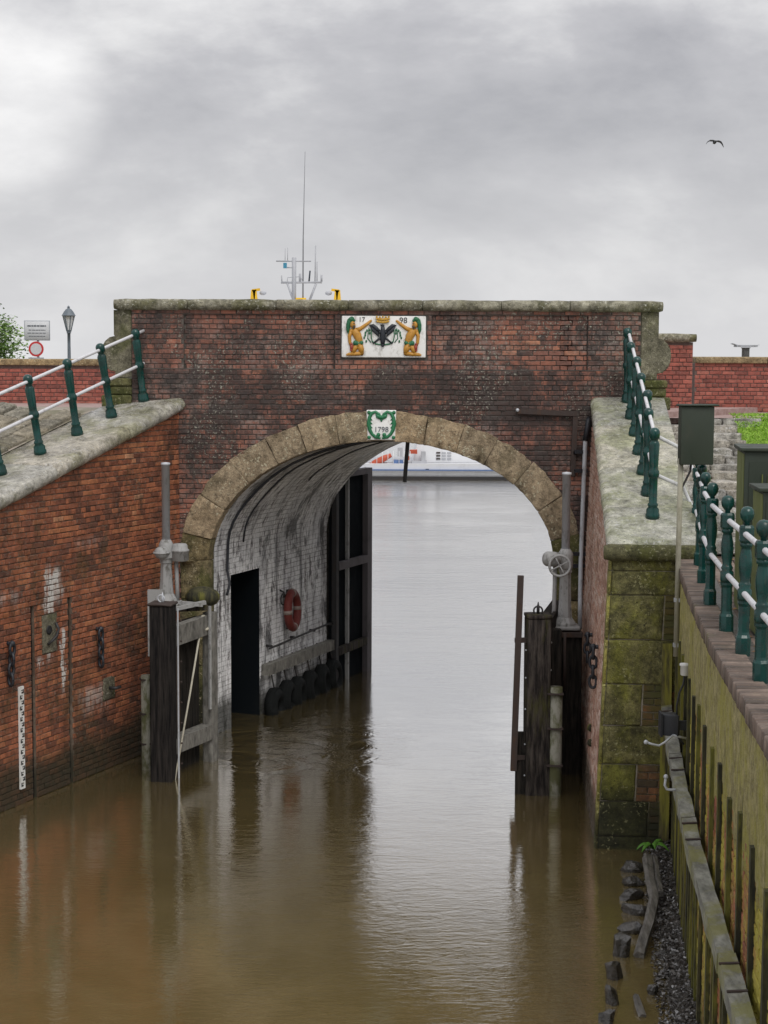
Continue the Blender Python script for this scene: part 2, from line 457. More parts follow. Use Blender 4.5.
def stone_mat(name, base, dark, moss, moss_rng=(0.45, 0.62), moss_amt=0.7, up_moss=0.0, tide=-5, spots=0.5, rough=0.85, wet=False, contrast=0.6):
    t = NT(name)
    r = t.rnd()
    f = t.noise(7, 8, 0.7); g = t.noise(1.5, 6, 0.65, t.pos((1, 1, 0.7), (2, 8, 1)), 0.4); h = t.noise(60, 3, 0.6)
    col = t.mix(t.mapr(f, 0.32, 0.68), dark, base)
    col = t.mix(0.6, col, t.ramp(r, [(0, (0.7, 0.66, 0.6)), (0.5, (1, 0.97, 0.92)), (1, (1.2, 1.06, 0.88))]), 'MULTIPLY')
    col = t.mix(t.mapr(h, 0.6, 0.72, 0, spots), col, tuple(min(1, x * 1.7) for x in base))
    col = t.mix(t.mapr(t.noise(24, 5, 0.7, t.pos((1, 1, 1), (7, 1, 2))), 0.56, 0.68, 0, 0.6), col, (0.035, 0.033, 0.028))
    mk = t.mapr(g, moss_rng[0], moss_rng[1], 0, moss_amt)
    if up_moss:
        nz = t.nrm()[2]
        mk = t.math('MAXIMUM', mk, t.math('MULTIPLY', t.mapr(nz, 0.2, 0.8, 0, up_moss), t.mapr(t.noise(3, 5, 0.6), 0.35, 0.6)))
    col = t.mix(mk, col, moss)
    x = t.xyz()
    tn = t.math('ADD', x[2], t.math('MULTIPLY', t.math('SUBTRACT', t.noise(1.4, 5, 0.6), 0.5), 0.6))
    col = t.mix(t.mapr(tn, tide - 0.3, tide + 0.15, 0.85, 0), col, (0.02, 0.022, 0.012))
    rr = t.mapr(t.noise(2.2, 4, 0.6), 0.40, 0.62, 0.18, 0.62) if wet else rough
    fine = t.noise(90, 4, 0.75); sp_ = t.noise(13, 6, 0.8, t.pos((1, 1, 1), (2, 2, 9)))
    col = t.mix(0.8, col, t.ramp(fine, [(0.3, 0.55), (0.5, 1.0), (0.72, 1.5)]), 'MULTIPLY')
    col = t.mix(0.9, col, t.ramp(sp_, [(0.3, 0.35), (0.5, 1.0), (0.7, 1.45)]), 'MULTIPLY')
    big = t.noise(3.1, 7, 0.75, t.pos((1, 1, 0.8), (12, 3, 5)), 0.4)
    col = t.mix(contrast, col, t.ramp(big, [(0.32, 0.35), (0.5, 0.95), (0.68, 1.5)]), 'MULTIPLY')
    li = t.noise(27, 3, 0.65, t.pos((1, 1, 1), (31, 7, 2))); lm = t.noise(2.7, 4, 0.6, t.pos((1, 1, 1), (1, 17, 2)))
    col = t.mix(t.math('MULTIPLY', t.mapr(li, 0.60, 0.625), t.mapr(lm, 0.42, 0.56, 0, 0.7)), col, tuple(min(0.6, x * 1.5 + 0.06) for x in base))
    pit = t.noise(33, 3, 0.6, t.pos((1, 1, 1), (3, 27, 12)))
    col = t.mix(t.mapr(pit, 0.64, 0.665, 0, 0.75), col, tuple(x * 0.3 for x in dark))
    t.fin(col, rr, t.math('ADD', t.math('ADD', f, t.math('MULTIPLY', h, 0.5)), t.math('ADD', sp_, t.math('MULTIPLY', fine, 0.4))), 0.8, 0.03, 0.4)
stone_mat('sandstone_arch', (0.42, 0.34, 0.235), (0.26, 0.205, 0.135), (0.12, 0.10, 0.055), (0.54, 0.68), 0.5, tide=0.9, contrast=0.4)
stone_mat('sandstone_jamb', (0.25, 0.21, 0.12), (0.10, 0.085, 0.045), (0.075, 0.08, 0.02), (0.44, 0.58), 0.8, tide=0.8)
stone_mat('sandstone_coping', (0.40, 0.385, 0.31), (0.17, 0.16, 0.115), (0.095, 0.092, 0.035), (0.46, 0.60), 0.8, up_moss=0.2)
stone_mat('sandstone_end', (0.24, 0.225, 0.165), (0.13, 0.12, 0.085), (0.085, 0.09, 0.03), (0.46, 0.60), 0.75)
stone_mat('sandstone_volute', (0.16, 0.155, 0.07), (0.09, 0.085, 0.035), (0.075, 0.085, 0.02), (0.40, 0.54), 0.85)
stone_mat('sandstone_yellow', (0.40, 0.31, 0.18), (0.27, 0.20, 0.11), (0.16, 0.13, 0.07), (0.55, 0.7), 0.5, spots=0.2)
stone_mat('slab_left', (0.52, 0.51, 0.47), (0.32, 0.31, 0.27), (0.20, 0.195, 0.09), (0.46, 0.62), 0.65, wet=True)
stone_mat('slab_right', (0.56, 0.57, 0.52), (0.36, 0.37, 0.31), (0.27, 0.29, 0.14), (0.44, 0.60), 0.6, wet=True)
stone_mat('pier_stone', (0.20, 0.19, 0.08), (0.06, 0.058, 0.024), (0.19, 0.19, 0.028), (0.46, 0.62), 0.75, tide=0.75, contrast=0.9)
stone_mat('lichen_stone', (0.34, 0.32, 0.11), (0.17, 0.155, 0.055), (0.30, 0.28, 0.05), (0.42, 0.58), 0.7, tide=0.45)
stone_mat('roll_stone', (0.17, 0.165, 0.085), (0.08, 0.078, 0.04), (0.10, 0.105, 0.025), (0.42, 0.58), 0.8)
stone_mat('step_stone', (0.56, 0.55, 0.52), (0.20, 0.19, 0.17), (0.15, 0.14, 0.09), (0.5, 0.66), 0.5, wet=True)
stone_mat('bank_stone', (0.30, 0.28, 0.23), (0.16, 0.15, 0.12), (0.14, 0.13, 0.08), (0.5, 0.66), 0.5)
simple_noise_mat('wet_rock', (0.010, 0.009, 0.008), (0.075, 0.068, 0.060), 11, 8, 0.14, 0.32, 0.72, 1.0, 0.03, 0.9)

t = NT('gravel')
col = t.ramp(t.rnd(), [(0, (0.025, 0.02, 0.016)), (0.55, (0.07, 0.06, 0.05)), (0.85, (0.18, 0.175, 0.17)), (1, (0.42, 0.42, 0.42))])
t.fin(col, 0.3, t.noise(60, 3), 0.4, 0.01, 0.6)
# quay wall render: mossy, with vertical run-off streaks
t = NT('quay_render')
x = t.xyz()
f = t.noise(9, 9, 0.8, t.pos((1.6, 1.0, 0.9)), 0.4); g = t.noise(1.6, 7, 0.75, t.pos((1, 1, 0.8), (4, 4, 0)), 0.5); h = t.noise(38, 5, 0.75, t.pos((1.2, 0.7, 0.9)))
col = t.mix(t.mapr(f, 0.35, 0.65), (0.22, 0.19, 0.07), (0.58, 0.51, 0.25))
col = t.mix(t.mapr(g, 0.42, 0.60, 0, 0.75), col, (0.42, 0.385, 0.065))
col = t.mix(t.mapr(h, 0.52, 0.66, 0, 0.5), col, (0.40, 0.37, 0.24))
col = t.mix(t.mapr(t.noise(3.4, 8, 0.8, t.pos((1.6, 1.6, 0.45), (8, 0, 0)), 0.5), 0.53, 0.67, 0, 0.65), col, (0.085, 0.075, 0.035))
t.fin(col, 0.9, t.math('ADD', f, h), 1.0, 0.035)

# whitewashed, flaking tunnel brick
t = NT('whitewash')
x = t.xyz()
cmb = t.n('ShaderNodeCombineXYZ')
along = t.math('MULTIPLY', x[1], 1.078)
arcn = t.n('ShaderNodeAttribute', attribute_name='rnd').outputs['Fac']
t.inp(cmb.inputs[0], along); t.inp(cmb.inputs[1], arcn)
def wmap(sc, loc):
    q = t.n('ShaderNodeMapping'); q.inputs['Scale'].default_value = sc; q.inputs['Location'].default_value = loc
    t.t.links.new(cmb.outputs[0], q.inputs[0]); return q.outputs[0]
br = t.n('ShaderNodeTexBrick'); t.t.links.new(cmb.outputs[0], br.inputs['Vector'])
br.inputs['Scale'].default_value = 1.0; br.inputs['Brick Width'].default_value = 0.24; br.inputs['Row Height'].default_value = 0.075
br.inputs['Mortar Size'].default_value = 0.006; br.inputs['Mortar Smooth'].default_value = 0.6; br.inputs['Bias'].default_value = 0
br.inputs['Color1'].default_value = (0.9, 0.9, 0.9, 1); br.inputs['Color2'].default_value = (0.7, 0.7, 0.7, 1); br.inputs['Mortar'].default_value = (0.3, 0.3, 0.3, 1)
f = t.noise(3.2, 9, 0.78, wmap((2.4, 0.40, 1), (0, 0, 0)), 0.5); g = t.noise(9, 8, 0.8, wmap((1.6, 0.6, 1), (3, 3, 0)), 0.4)
flake = t.mapr(t.math('ADD', t.math('MULTIPLY', f, 0.5), t.math('MULTIPLY', g, 0.5)), 0.405, 0.52)
white = t.mix(t.mapr(t.noise(2, 5, 0.6), 0.35, 0.65), (0.72, 0.72, 0.74), (0.92, 0.92, 0.93))
bare = t.mix(t.mapr(g, 0.4, 0.6), (0.05, 0.045, 0.045), (0.20, 0.16, 0.15))
col = t.mix(flake, bare, white)
col = t.mix(t.math('MULTIPLY', t.math('SUBTRACT', 1.0, br.outputs['Fac']), 0.0), col, col)
col = t.mix(t.math('MULTIPLY', br.outputs['Fac'], t.mapr(t.noise(1.5, 4, 0.6), 0.40, 0.6, 0.25, 0.75)), col, (0.08, 0.075, 0.075))
rows = t.noise(1.7, 7, 0.75, wmap((2.6, 0.16, 1), (5, 3, 0)))
col = t.mix(t.mapr(rows, 0.53, 0.66, 0, 0.75), col, (0.05, 0.05, 0.052))
damp = t.noise(1.15, 8, 0.72, wmap((1.5, 0.7, 1), (7, 1, 0)), 0.8)
col = t.mix(t.mapr(damp, 0.52, 0.60, 0, 0.8), col, (0.045, 0.045, 0.047))
tn = t.math('ADD', x[2], t.math('MULTIPLY', t.math('SUBTRACT', t.noise(1.6, 5, 0.6), 0.5), 0.7))
col = t.mix(t.mapr(tn, 0.25, 0.6, 0.85, 0), col, (0.025, 0.027, 0.02))
t.fin(col, t.mapr(damp, 0.4, 0.6, 0.6, 0.3), t.math('SUBTRACT', t.math('ADD', f, t.math('MULTIPLY', g, 0.6)), t.math('MULTIPLY', br.outputs['Fac'], 0.5)), 0.6, 0.03, 0.4)

# water: muddy canal, stirred where it runs out of the passage
t = NT('water')
x = t.xyz()
n1 = t.noise(2.1, 5, 0.6, t.pos((0.7, 1.9, 1), (0, 0, 0), (0, 0, 0.25)), 0.9)
n2 = t.noise(9.5, 4, 0.65, t.pos((0.7, 1.7, 1), (3, 1, 0), (0, 0, -0.3)), 0.5)
n3 = t.noise(0.30, 4, 0.6, t.pos((1, 0.6, 1), (11, 5, 0)), 0.6)
dx = t.math('MULTIPLY', t.math('ADD', x[0], 1.2), 0.55); dy = t.math('MULTIPLY', t.math('SUBTRACT', x[1], 22.6), 0.42)
dd = t.math('ADD', t.math('MULTIPLY', dx, dx), t.math('MULTIPLY', dy, dy))
stir = t.mapr(dd, 0.1, 1.3, 1.5, 0.0)
amp = t.math('ADD', t.mapr(n3, 0.36, 0.64, 0.30, 1.0), t.math('MULTIPLY', stir, t.mapr(t.noise(1.3, 4, 0.6, None, 1.2), 0.40, 0.60)))
near = t.mapr(x[1], 13.0, 18.5, 1.9, 1.0)
far_ = t.mapr(x[1], 24.0, 29.0, 0.0, 1.0)
n4 = t.noise(1.5, 6, 0.7, t.pos((0.5, 1.8, 1), (9, 4, 0)), 0.8)
hgt = t.math('MULTIPLY', t.math('ADD', n1, t.math('MULTIPLY', n2, t.math('MULTIPLY', near, 0.40))), amp)
hgt = t.math('ADD', hgt, t.math('MULTIPLY', t.math('MULTIPLY', n4, far_), t.mapr(t.noise(0.16, 4, 0.6, t.pos((0.6, 1.5, 1))), 0.38, 0.62, 1.2, 4.0)))
silt = t.noise(0.9, 6, 0.65, t.pos((1, 0.45, 1), (4, 9, 0)), 1.5)
foam = t.math('MULTIPLY', t.mapr(t.noise(48, 3, 0.6, t.pos((1, 1.6, 1))), 0.68, 0.76), t.mapr(t.noise(1.1, 5, 0.6, t.pos((1, 0.6, 1), (2, 7, 0)), 1.0), 0.55, 0.68, 0.0, 0.5))
col = t.mix(foam, t.mix(t.mapr(silt, 0.32, 0.68), (0.112, 0.082, 0.029), (0.138, 0.103, 0.042)), (0.34, 0.28, 0.18))
t.fin(col, 0.5, hgt, 0.125, 0.045, 0.0)
t.b.inputs['Specular IOR Level'].default_value = 0.0
bmp = [q for q in t.t.nodes if q.type == 'BUMP'][0]
gls = t.n('ShaderNodeBsdfGlossy'); gls.inputs['Roughness'].default_value = 0.04; gls.inputs['Color'].default_value = (0.99, 0.99, 0.99, 1)
t.t.links.new(bmp.outputs[0], gls.inputs['Normal'])
lw_ = t.n('ShaderNodeLayerWeight'); lw_.inputs['Blend'].default_value = 0.5; t.t.links.new(bmp.outputs[0], lw_.inputs['Normal'])
fac = t.ramp(lw_.outputs['Facing'], [(0.0, 0.03), (0.45, 0.08), (0.60, 0.22), (0.69, 0.50), (0.77, 0.82), (1.0, 0.98)])
mxs = t.n('ShaderNodeMixShader'); t.t.links.new(fac, mxs.inputs[0]); t.t.links.new(t.b.outputs[0], mxs.inputs[1]); t.t.links.new(gls.outputs[0], mxs.inputs[2])
t.t.links.new(mxs.outputs[0], t.out.inputs[0])
simple_noise_mat('mud', (0.03, 0.027, 0.024), (0.13, 0.115, 0.10), 16, 8, 0.35, 0.3, 0.7, 0.9, 0.05, 0.5)
simple_noise_mat('timber_dark', (0.006, 0.006, 0.0055), (0.05, 0.042, 0.035), 5, 9, 0.8, 0.36, 0.74, 1.0, 0.025, 0.15, (5, 5, 0.5))
simple_noise_mat('timber_black', (0.005, 0.0045, 0.005), (0.042, 0.036, 0.032), 5, 9, 0.8, 0.38, 0.75, 1.0, 0.025, 0.15, (6, 6, 0.4))
simple_noise_mat('timber_grey', (0.065, 0.062, 0.056), (0.25, 0.24, 0.215), 5, 8, 0.8, 0.3, 0.7, 0.7, 0.02, 0.3, (3, 3, 1.2))
simple_noise_mat('drift_wood', (0.03, 0.027, 0.024), (0.24, 0.225, 0.20), 7, 8, 0.5, 0.3, 0.7, 1.0, 0.03, 0.5, (3, 0.6, 3))
simple_noise_mat('timber_brown', (0.05, 0.035, 0.027), (0.14, 0.10, 0.075), 5, 7, 0.8, 0.3, 0.7, 0.6, 0.02, 0.3, (3, 3, 0.6))
t = NT('timber_mossy')
f = t.noise(5, 8, 0.7, t.pos((4, 4, 0.5))); g = t.noise(2.2, 6, 0.7, t.pos((2.5, 2.5, 0.5), (4, 1, 2)))
col = t.mix(t.mapr(f, 0.36, 0.72), (0.012, 0.010, 0.010), (0.085, 0.072, 0.062))
col = t.mix(t.mapr(g, 0.50, 0.64, 0, 0.6), col, (0.07, 0.07, 0.018))
t.fin(col, 0.85, f, 1.0, 0.025, 0.15)
t = NT('waler_wood')
f = t.noise(6, 8, 0.7, t.pos((1.5, 0.5, 2))); g = t.noise(2.0, 6, 0.7)
col = t.mix(t.mapr(f, 0.32, 0.7), (0.10, 0.10, 0.085), (0.30, 0.30, 0.26))
col = t.mix(t.mapr(g, 0.46, 0.6, 0, 0.7), col, (0.18, 0.175, 0.04))
t.fin(col, 0.8, f, 0.6, 0.02)
t = NT('pile_moss')
f = t.noise(6, 8, 0.7, t.pos((3, 3, 0.5))); g = t.noise(1.8, 6, 0.7, t.pos((2, 2, 0.4), (1, 5, 2)))
col = t.mix(t.mapr(f, 0.35, 0.7), (0.018, 0.018, 0.012), (0.075, 0.07, 0.03))
col = t.mix(t.mapr(g, 0.48, 0.62, 0, 0.8), col, (0.17, 0.165, 0.025))
t.fin(col, 0.85, f, 0.6, 0.02)
t = NT('plank_moss')
f = t.noise(6, 8, 0.7, t.pos((3, 3, 0.5))); g = t.noise(2.2, 6, 0.7, t.pos((3, 3, 0.35), (1, 5, 2)))
col = t.mix(t.mapr(f, 0.35, 0.7), (0.03, 0.028, 0.016), (0.14, 0.12, 0.05))
col = t.mix(t.mapr(g, 0.42, 0.58, 0, 0.85), col, (0.24, 0.225, 0.035))
t.fin(col, 0.85, f, 0.6, 0.02)

def paint(name, c, rough=0.35, dirt=(0.05, 0.05, 0.045), amt=0.35, scale=5, metal=0.0, stretch=(1, 1, 0.5), lo=0.5, hi=0.7, spec=0.5):
    t = NT(name)
    f = t.noise(scale, 7, 0.7, t.pos(stretch)); g = t.noise(min(70, scale * 7), 4, 0.7)
    col = t.mix(t.mapr(f, lo, hi, 0, amt), c, dirt)
    col = t.mix(t.mapr(g, 0.6, 0.75, 0, amt * 0.6), col, dirt)
    t.fin(col, t.mapr(f, 0.3, 0.7, rough, min(1, rough + 0.3)), g, 0.12, 0.004, spec, metal)
t = NT('green_gloss')
f = t.noise(9, 7, 0.7); g = t.noise(70, 4, 0.7); k = t.noise(2.5, 4, 0.6)
col = t.mix(t.mapr(f, 0.42, 0.62), (0.0035, 0.050, 0.043), (0.003, 0.030, 0.026))
col = t.mix(t.math('MULTIPLY', t.mapr(g, 0.60, 0.63), t.mapr(k, 0.45, 0.6, 0, 0.8)), col, (0.10, 0.055, 0.035))
col = t.mix(t.mapr(t.noise(20, 5, 0.75, t.pos((1, 1, 0.3))), 0.60, 0.72, 0, 0.5), col, (0.05, 0.075, 0.06))
t.fin(col, t.mapr(f, 0.35, 0.65, 0.10, 0.35), t.math('ADD', f, t.math('MULTIPLY', g, 0.3)), 0.25, 0.006, 0.5)
paint('rail_white', (0.60, 0.60, 0.62), 0.35, (0.22, 0.20, 0.18), 0.5, 9)
paint('cabinet_green', (0.020, 0.030, 0.018), 0.45, (0.055, 0.055, 0.04), 0.5, 6)
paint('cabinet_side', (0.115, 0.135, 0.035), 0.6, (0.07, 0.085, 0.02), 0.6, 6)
paint('grey_paint', (0.30, 0.30, 0.295), 0.5, (0.075, 0.068, 0.055), 0.85, 13)
paint('galv', (0.46, 0.48, 0.51), 0.4, (0.16, 0.15, 0.14), 0.6, 9)
paint('pole_pale', (0.30, 0.285, 0.22), 0.6, (0.14, 0.13, 0.07), 0.7, 5)
paint('pale_pipe', (0.24, 0.235, 0.195), 0.7, (0.075, 0.078, 0.03), 0.95, 5, lo=0.42, hi=0.6)
paint('dark_steel', (0.022, 0.021, 0.022), 0.5, (0.055, 0.040, 0.032), 0.6, 8)
paint('rust_steel', (0.045, 0.032, 0.028), 0.7, (0.09, 0.05, 0.03), 0.6, 8)
paint('panel_shade_black', (0.005, 0.007, 0.009), 0.7, (0.010, 0.011, 0.012), 0.5, 3, spec=0.08)  # storm gate paint, reused as painted shade in the recess and wall slots
paint('gate_frame', (0.11, 0.10, 0.105), 0.6, (0.04, 0.036, 0.036), 0.6, 4, spec=0.25)
paint('black_plastic', (0.016, 0.018, 0.024), 0.35, (0.03, 0.03, 0.03), 0.3, 8)
paint('rubber', (0.006, 0.007, 0.007), 0.7, (0.022, 0.023, 0.024), 0.6, 7, spec=0.15)
paint('white_enamel', (0.80, 0.80, 0.78), 0.3, (0.30, 0.28, 0.24), 0.75, 9, stretch=(1, 1, 0.6))
paint('gauge_white', (0.70, 0.70, 0.68), 0.4, (0.3, 0.28, 0.2), 0.5, 9)
paint('black_mark', (0.012, 0.012, 0.013), 0.5, (0.03, 0.03, 0.03), 0.3, 9)
paint('ochre_paint', (0.48, 0.235, 0.032), 0.35, (0.22, 0.10, 0.02), 0.6, 26, stretch=(1, 1, 1))
paint('gold_paint', (0.55, 0.32, 0.045), 0.35, (0.25, 0.12, 0.02), 0.6, 26, stretch=(1, 1, 1))
paint('emblem_green', (0.018, 0.13, 0.055), 0.35, (0.008, 0.06, 0.03), 0.6, 26, stretch=(1, 1, 1))
paint('tile_green', (0.02, 0.17, 0.07), 0.3, (0.01, 0.09, 0.04), 0.6, 26, stretch=(1, 1, 1))
paint('emblem_black', (0.012, 0.015, 0.022), 0.35, (0.03, 0.035, 0.045), 0.5, 26, stretch=(1, 1, 1))
paint('emblem_red', (0.30, 0.05, 0.03), 0.35, (0.15, 0.03, 0.02), 0.5, 26, stretch=(1, 1, 1))
paint('buoy_red', (0.12, 0.016, 0.012), 0.55, (0.12, 0.02, 0.015), 0.6, 9)
paint('buoy_band', (0.22, 0.17, 0.15), 0.6, (0.25, 0.2, 0.18), 0.6, 9)
paint('rope', (0.45, 0.42, 0.34), 0.9, (0.25, 0.22, 0.17), 0.6, 20)
paint('ship_white', (0.74, 0.75, 0.77), 0.35, (0.55, 0.55, 0.56), 0.4, 1.5)
paint('ship_blue', (0.09, 0.16, 0.34), 0.4, (0.03, 0.08, 0.2), 0.4, 2)
paint('ship_dark', (0.035, 0.045, 0.06), 0.5, (0.05, 0.05, 0.05), 0.4, 2)
paint('ship_orange', (0.48, 0.09, 0.045), 0.5, (0.3, 0.05, 0.02), 0.4, 2)
paint('ship_grey', (0.42, 0.43, 0.46), 0.45, (0.22, 0.22, 0.23), 0.4, 2)
paint('mast_grey', (0.22, 0.225, 0.24), 0.5, (0.09, 0.09, 0.1), 0.4, 2)
paint('ship_yellow', (0.80, 0.48, 0.02), 0.4, (0.35, 0.2, 0.02), 0.4, 4)
paint('ship_cyan', (0.05, 0.25, 0.38), 0.4, (0.03, 0.1, 0.2), 0.4, 4)
paint('sign_white', (0.60, 0.61, 0.63), 0.45, (0.45, 0.45, 0.46), 0.4, 5)
paint('sign_grey', (0.36, 0.38, 0.41), 0.4, (0.25, 0.26, 0.28), 0.4, 5)
paint('sign_red', (0.55, 0.035, 0.035), 0.4, (0.4, 0.03, 0.03), 0.3, 5)
paint('sign_text', (0.13, 0.14, 0.16), 0.5, (0.16, 0.16, 0.18), 0.3, 5)
paint('lamp_metal', (0.13, 0.155, 0.18), 0.45, (0.07, 0.08, 0.09), 0.4, 6)
paint('lamp_amber', (0.60, 0.42, 0.16), 0.4, (0.45, 0.3, 0.12), 0.3, 6)
paint('gull_grey', (0.10, 0.10, 0.11), 0.8, (0.05, 0.05, 0.05), 0.3, 9)
paint('bark', (0.09, 0.07, 0.05), 0.9, (0.04, 0.03, 0.025), 0.6, 9)
t = NT('lamp_glass')
t.b.inputs['Transmission Weight'].default_value = 0.45
t.fin((0.85, 0.86, 0.86), 0.15, spec=0.5); t.b.inputs['IOR'].default_value = 1.1
def leafmat(name, a, b, rough=0.55):
    t = NT(name)
    col = t.mix(t.rnd(), a, b)
    t.fin(col, rough, spec=0.35)
    t.b.inputs['Subsurface Weight'].default_value = 0.0
leafmat('leaf_tree', (0.09, 0.18, 0.035), (0.24, 0.36, 0.10))
leafmat('leaf_grass', (0.16, 0.34, 0.02), (0.34, 0.54, 0.06))
leafmat('leaf_fern', (0.05, 0.13, 0.015), (0.10, 0.26, 0.03))
leafmat('leaf_litter', (0.10, 0.045, 0.02), (0.30, 0.17, 0.05))
simple_noise_mat('soil', (0.12, 0.22, 0.02), (0.22, 0.34, 0.04), 8)
simple_noise_mat('path_brick', (0.24, 0.15, 0.13), (0.40, 0.30, 0.28), 9, 5, 0.7, 0.35, 0.65, 0.3, 0.01)
t = NT('ground_brick')
br = t.n('ShaderNodeTexBrick'); t.t.links.new(t.pos((1, 1, 1), (0, 0, 0), (0, 0, 0.12)), br.inputs['Vector'])
for k_, v_ in (('Scale', 1.0), ('Brick Width', 0.203), ('Row Height', 0.102), ('Mortar Size', 0.006), ('Mortar Smooth', 0.4)): br.inputs[k_].default_value = v_
br.inputs['Color1'].default_value = (0.20, 0.14, 0.11, 1); br.inputs['Color2'].default_value = (0.13, 0.095, 0.075, 1); br.inputs['Mortar'].default_value = (0.05, 0.045, 0.03, 1)
f = t.noise(3, 7, 0.7)
t.fin(t.mix(t.mapr(f, 0.45, 0.65, 0, 0.6), br.outputs['Color'], (0.06, 0.055, 0.035)), 0.7, t.math('SUBTRACT', f, br.outputs['Fac']), 0.5, 0.01)
simple_noise_mat('asphalt', (0.045, 0.045, 0.046), (0.075, 0.074, 0.072), 30)
simple_noise_mat('land', (0.06, 0.085, 0.025), (0.11, 0.12, 0.045), 3)

# ------------------------------------------------------------------ the plan, in metres
D = 22.86                         # bridge front
TH = 3.94                         # bridge thickness
SK = 0.4021                       # the passage runs askew: x gains SK per metre of y
ARC = at(381, 561, D)             # springing centre
AX, AZ = ARC.x, ARC.z
AA = (at(553, 561, D).x - at(209, 561, D).x) / 2
AB = at(381, 441, D).z - AZ
RT = 0.42                         # thickness of the arch ring
ZTOP = at(384, 311, D).z          # underside of the coping
XL0, XR0 = at(131, 350, D).x, at(640, 350, D).x
CORN_L = Vector((-2.92, D, 0)); DIR_L = Vector((-0.43, -1, 0)).normalized(); NOR_L = Vector((1, -0.43, 0)).normalized()
CORN_R = Vector((2.92, D, 0)); END_R = Vector((2.50, 17.56, 0)); DIR_R = (END_R - CORN_R).normalized(); NOR_R = Vector((DIR_R.y, -DIR_R.x, 0)).normalized()
LEN_R = (END_R - CORN_R).length
BAT_R = 0.034
def zl(y): return 4.94 - 0.277 * (D - y)          # top of the left slabs
def zr(y): return 4.97 - 0.285 * (D - y)          # top of the right slabs
WX = [(4.0, 1.70), (7.5, 2.045), (9.015, 2.20), (10.667, 2.372), (12.264, 2.545), (14.411, 2.817), (17.093, 3.184), (18.4, 3.37)]
def wx(y):
    for (a, b), (c, d) in zip(WX, WX[1:]):
        if y <= c or c == WX[-1][0]: return b + (d - b) * (y - a) / (c - a)
def wnor(y):
    s_ = (wx(y + 0.3) - wx(y - 0.3)) / 0.6
    return Vector((-1, s_, 0)).normalized()
ZQ = 3.27

# ------------------------------------------------------------------ water and land
m = MB(); S = 6000.0
m.quad((-S, -S, 0), (S, -S, 0), (S, S, 0), (-S, S, 0))
m.build('water', 'water', kind='structure')
# land sheets behind the walls
def sheet(name, mat, pts, nx=1, ny=1, jit=0.0, kind='structure'):
    m = MB(); a, b, c, d = [Vector(p) for p in pts]
    vs_ = []
    for j in range(ny + 1):
        for i in range(nx + 1):
            p = (a.lerp(b, i / nx)).lerp(d.lerp(c, i / nx), j / ny)
            vs_.append(p + Vector((0, 0, ru(-jit, jit))))
    fs = [(j * (nx + 1) + i, j * (nx + 1) + i + 1, (j + 1) * (nx + 1) + i + 1, (j + 1) * (nx + 1) + i) for j in range(ny) for i in range(nx)]
    m.add(vs_, fs)
    return m.build(name, mat, kind=kind)
m = MB()
m.prism([(-60, 28.5, -1), (-3.2, 28.5, -1), (-3.2, 28.5, 4.2), (-60, 28.5, 4.55)], (0, 0, 0.001))
sheet('ground_left', 'land', [(-70, 28.45, 4.55), (-7.6, 28.45, 4.55), (-14, 75, 4.3), (-90, 75, 4.3)], 8, 8, 0.03)
m = MB()
m.quad((-7.6, 28.45, 4.55), (-14, 75, 4.3), (-12.5, 75, -0.5), (-6.2, 28.45, -0.5))
m.build('bank_harbour_left', 'mud', kind='structure')
sheet('ground_right', 'land', [(9.0, 28.45, 4.5), (70, 28.45, 4.5), (90, 60, 4.3), (14, 60, 4.3)], 8, 8, 0.03)
m = MB()
m.quad((9.0, 28.45, 4.5), (14, 60, 4.3), (12.4, 60, -0.5), (7.6, 28.45, -0.5))
m.build('bank_harbour_right', 'mud', kind='structure')

# ------------------------------------------------------------------ brickwork
BH, BL, JT = 0.0712, 0.222, 0.010
UNIT = {}
def unit_brick(kind, mat):
    key = (kind, mat, random.randrange(8))
    if key not in UNIT:
        l = BL - JT if kind == 's' else BL / 2 - JT
        m = MB()
        b_ = 0.006
        x0, x1, z0, z1 = -l / 2, l / 2, -(BH - JT) / 2, (BH - JT) / 2
        back = [(x0, 0.03, z0), (x1, 0.03, z0), (x1, 0.03, z1), (x0, 0.03, z1)]
        mid = [(x0, b_, z0), (x1, b_, z0), (x1, b_, z1), (x0, b_, z1)]
        fr = [(x0 + b_, 0, z0 + b_), (x1 - b_, 0, z0 + b_), (x1 - b_, 0, z1 - b_), (x0 + b_, 0, z1 - b_)]
        fs = [(8, 9, 10, 11)]
        for k in range(4):
            k2 = (k + 1) % 4
            fs += [(k, k2, 4 + k2, 4 + k), (4 + k, 4 + k2, 8 + k2, 8 + k)]
        jv = lambda p, a: (p[0] + ru(-a, a), p[1] + ru(-a, a) * 0.6, p[2] + ru(-a, a))
        m.add(back + [jv(p, 0.003) for p in mid] + [jv(p, 0.0045) for p in fr], fs)
        me = m.mesh('brick'); me.materials.append(MATS[mat])
        UNIT[key] = me
    return UNIT[key]

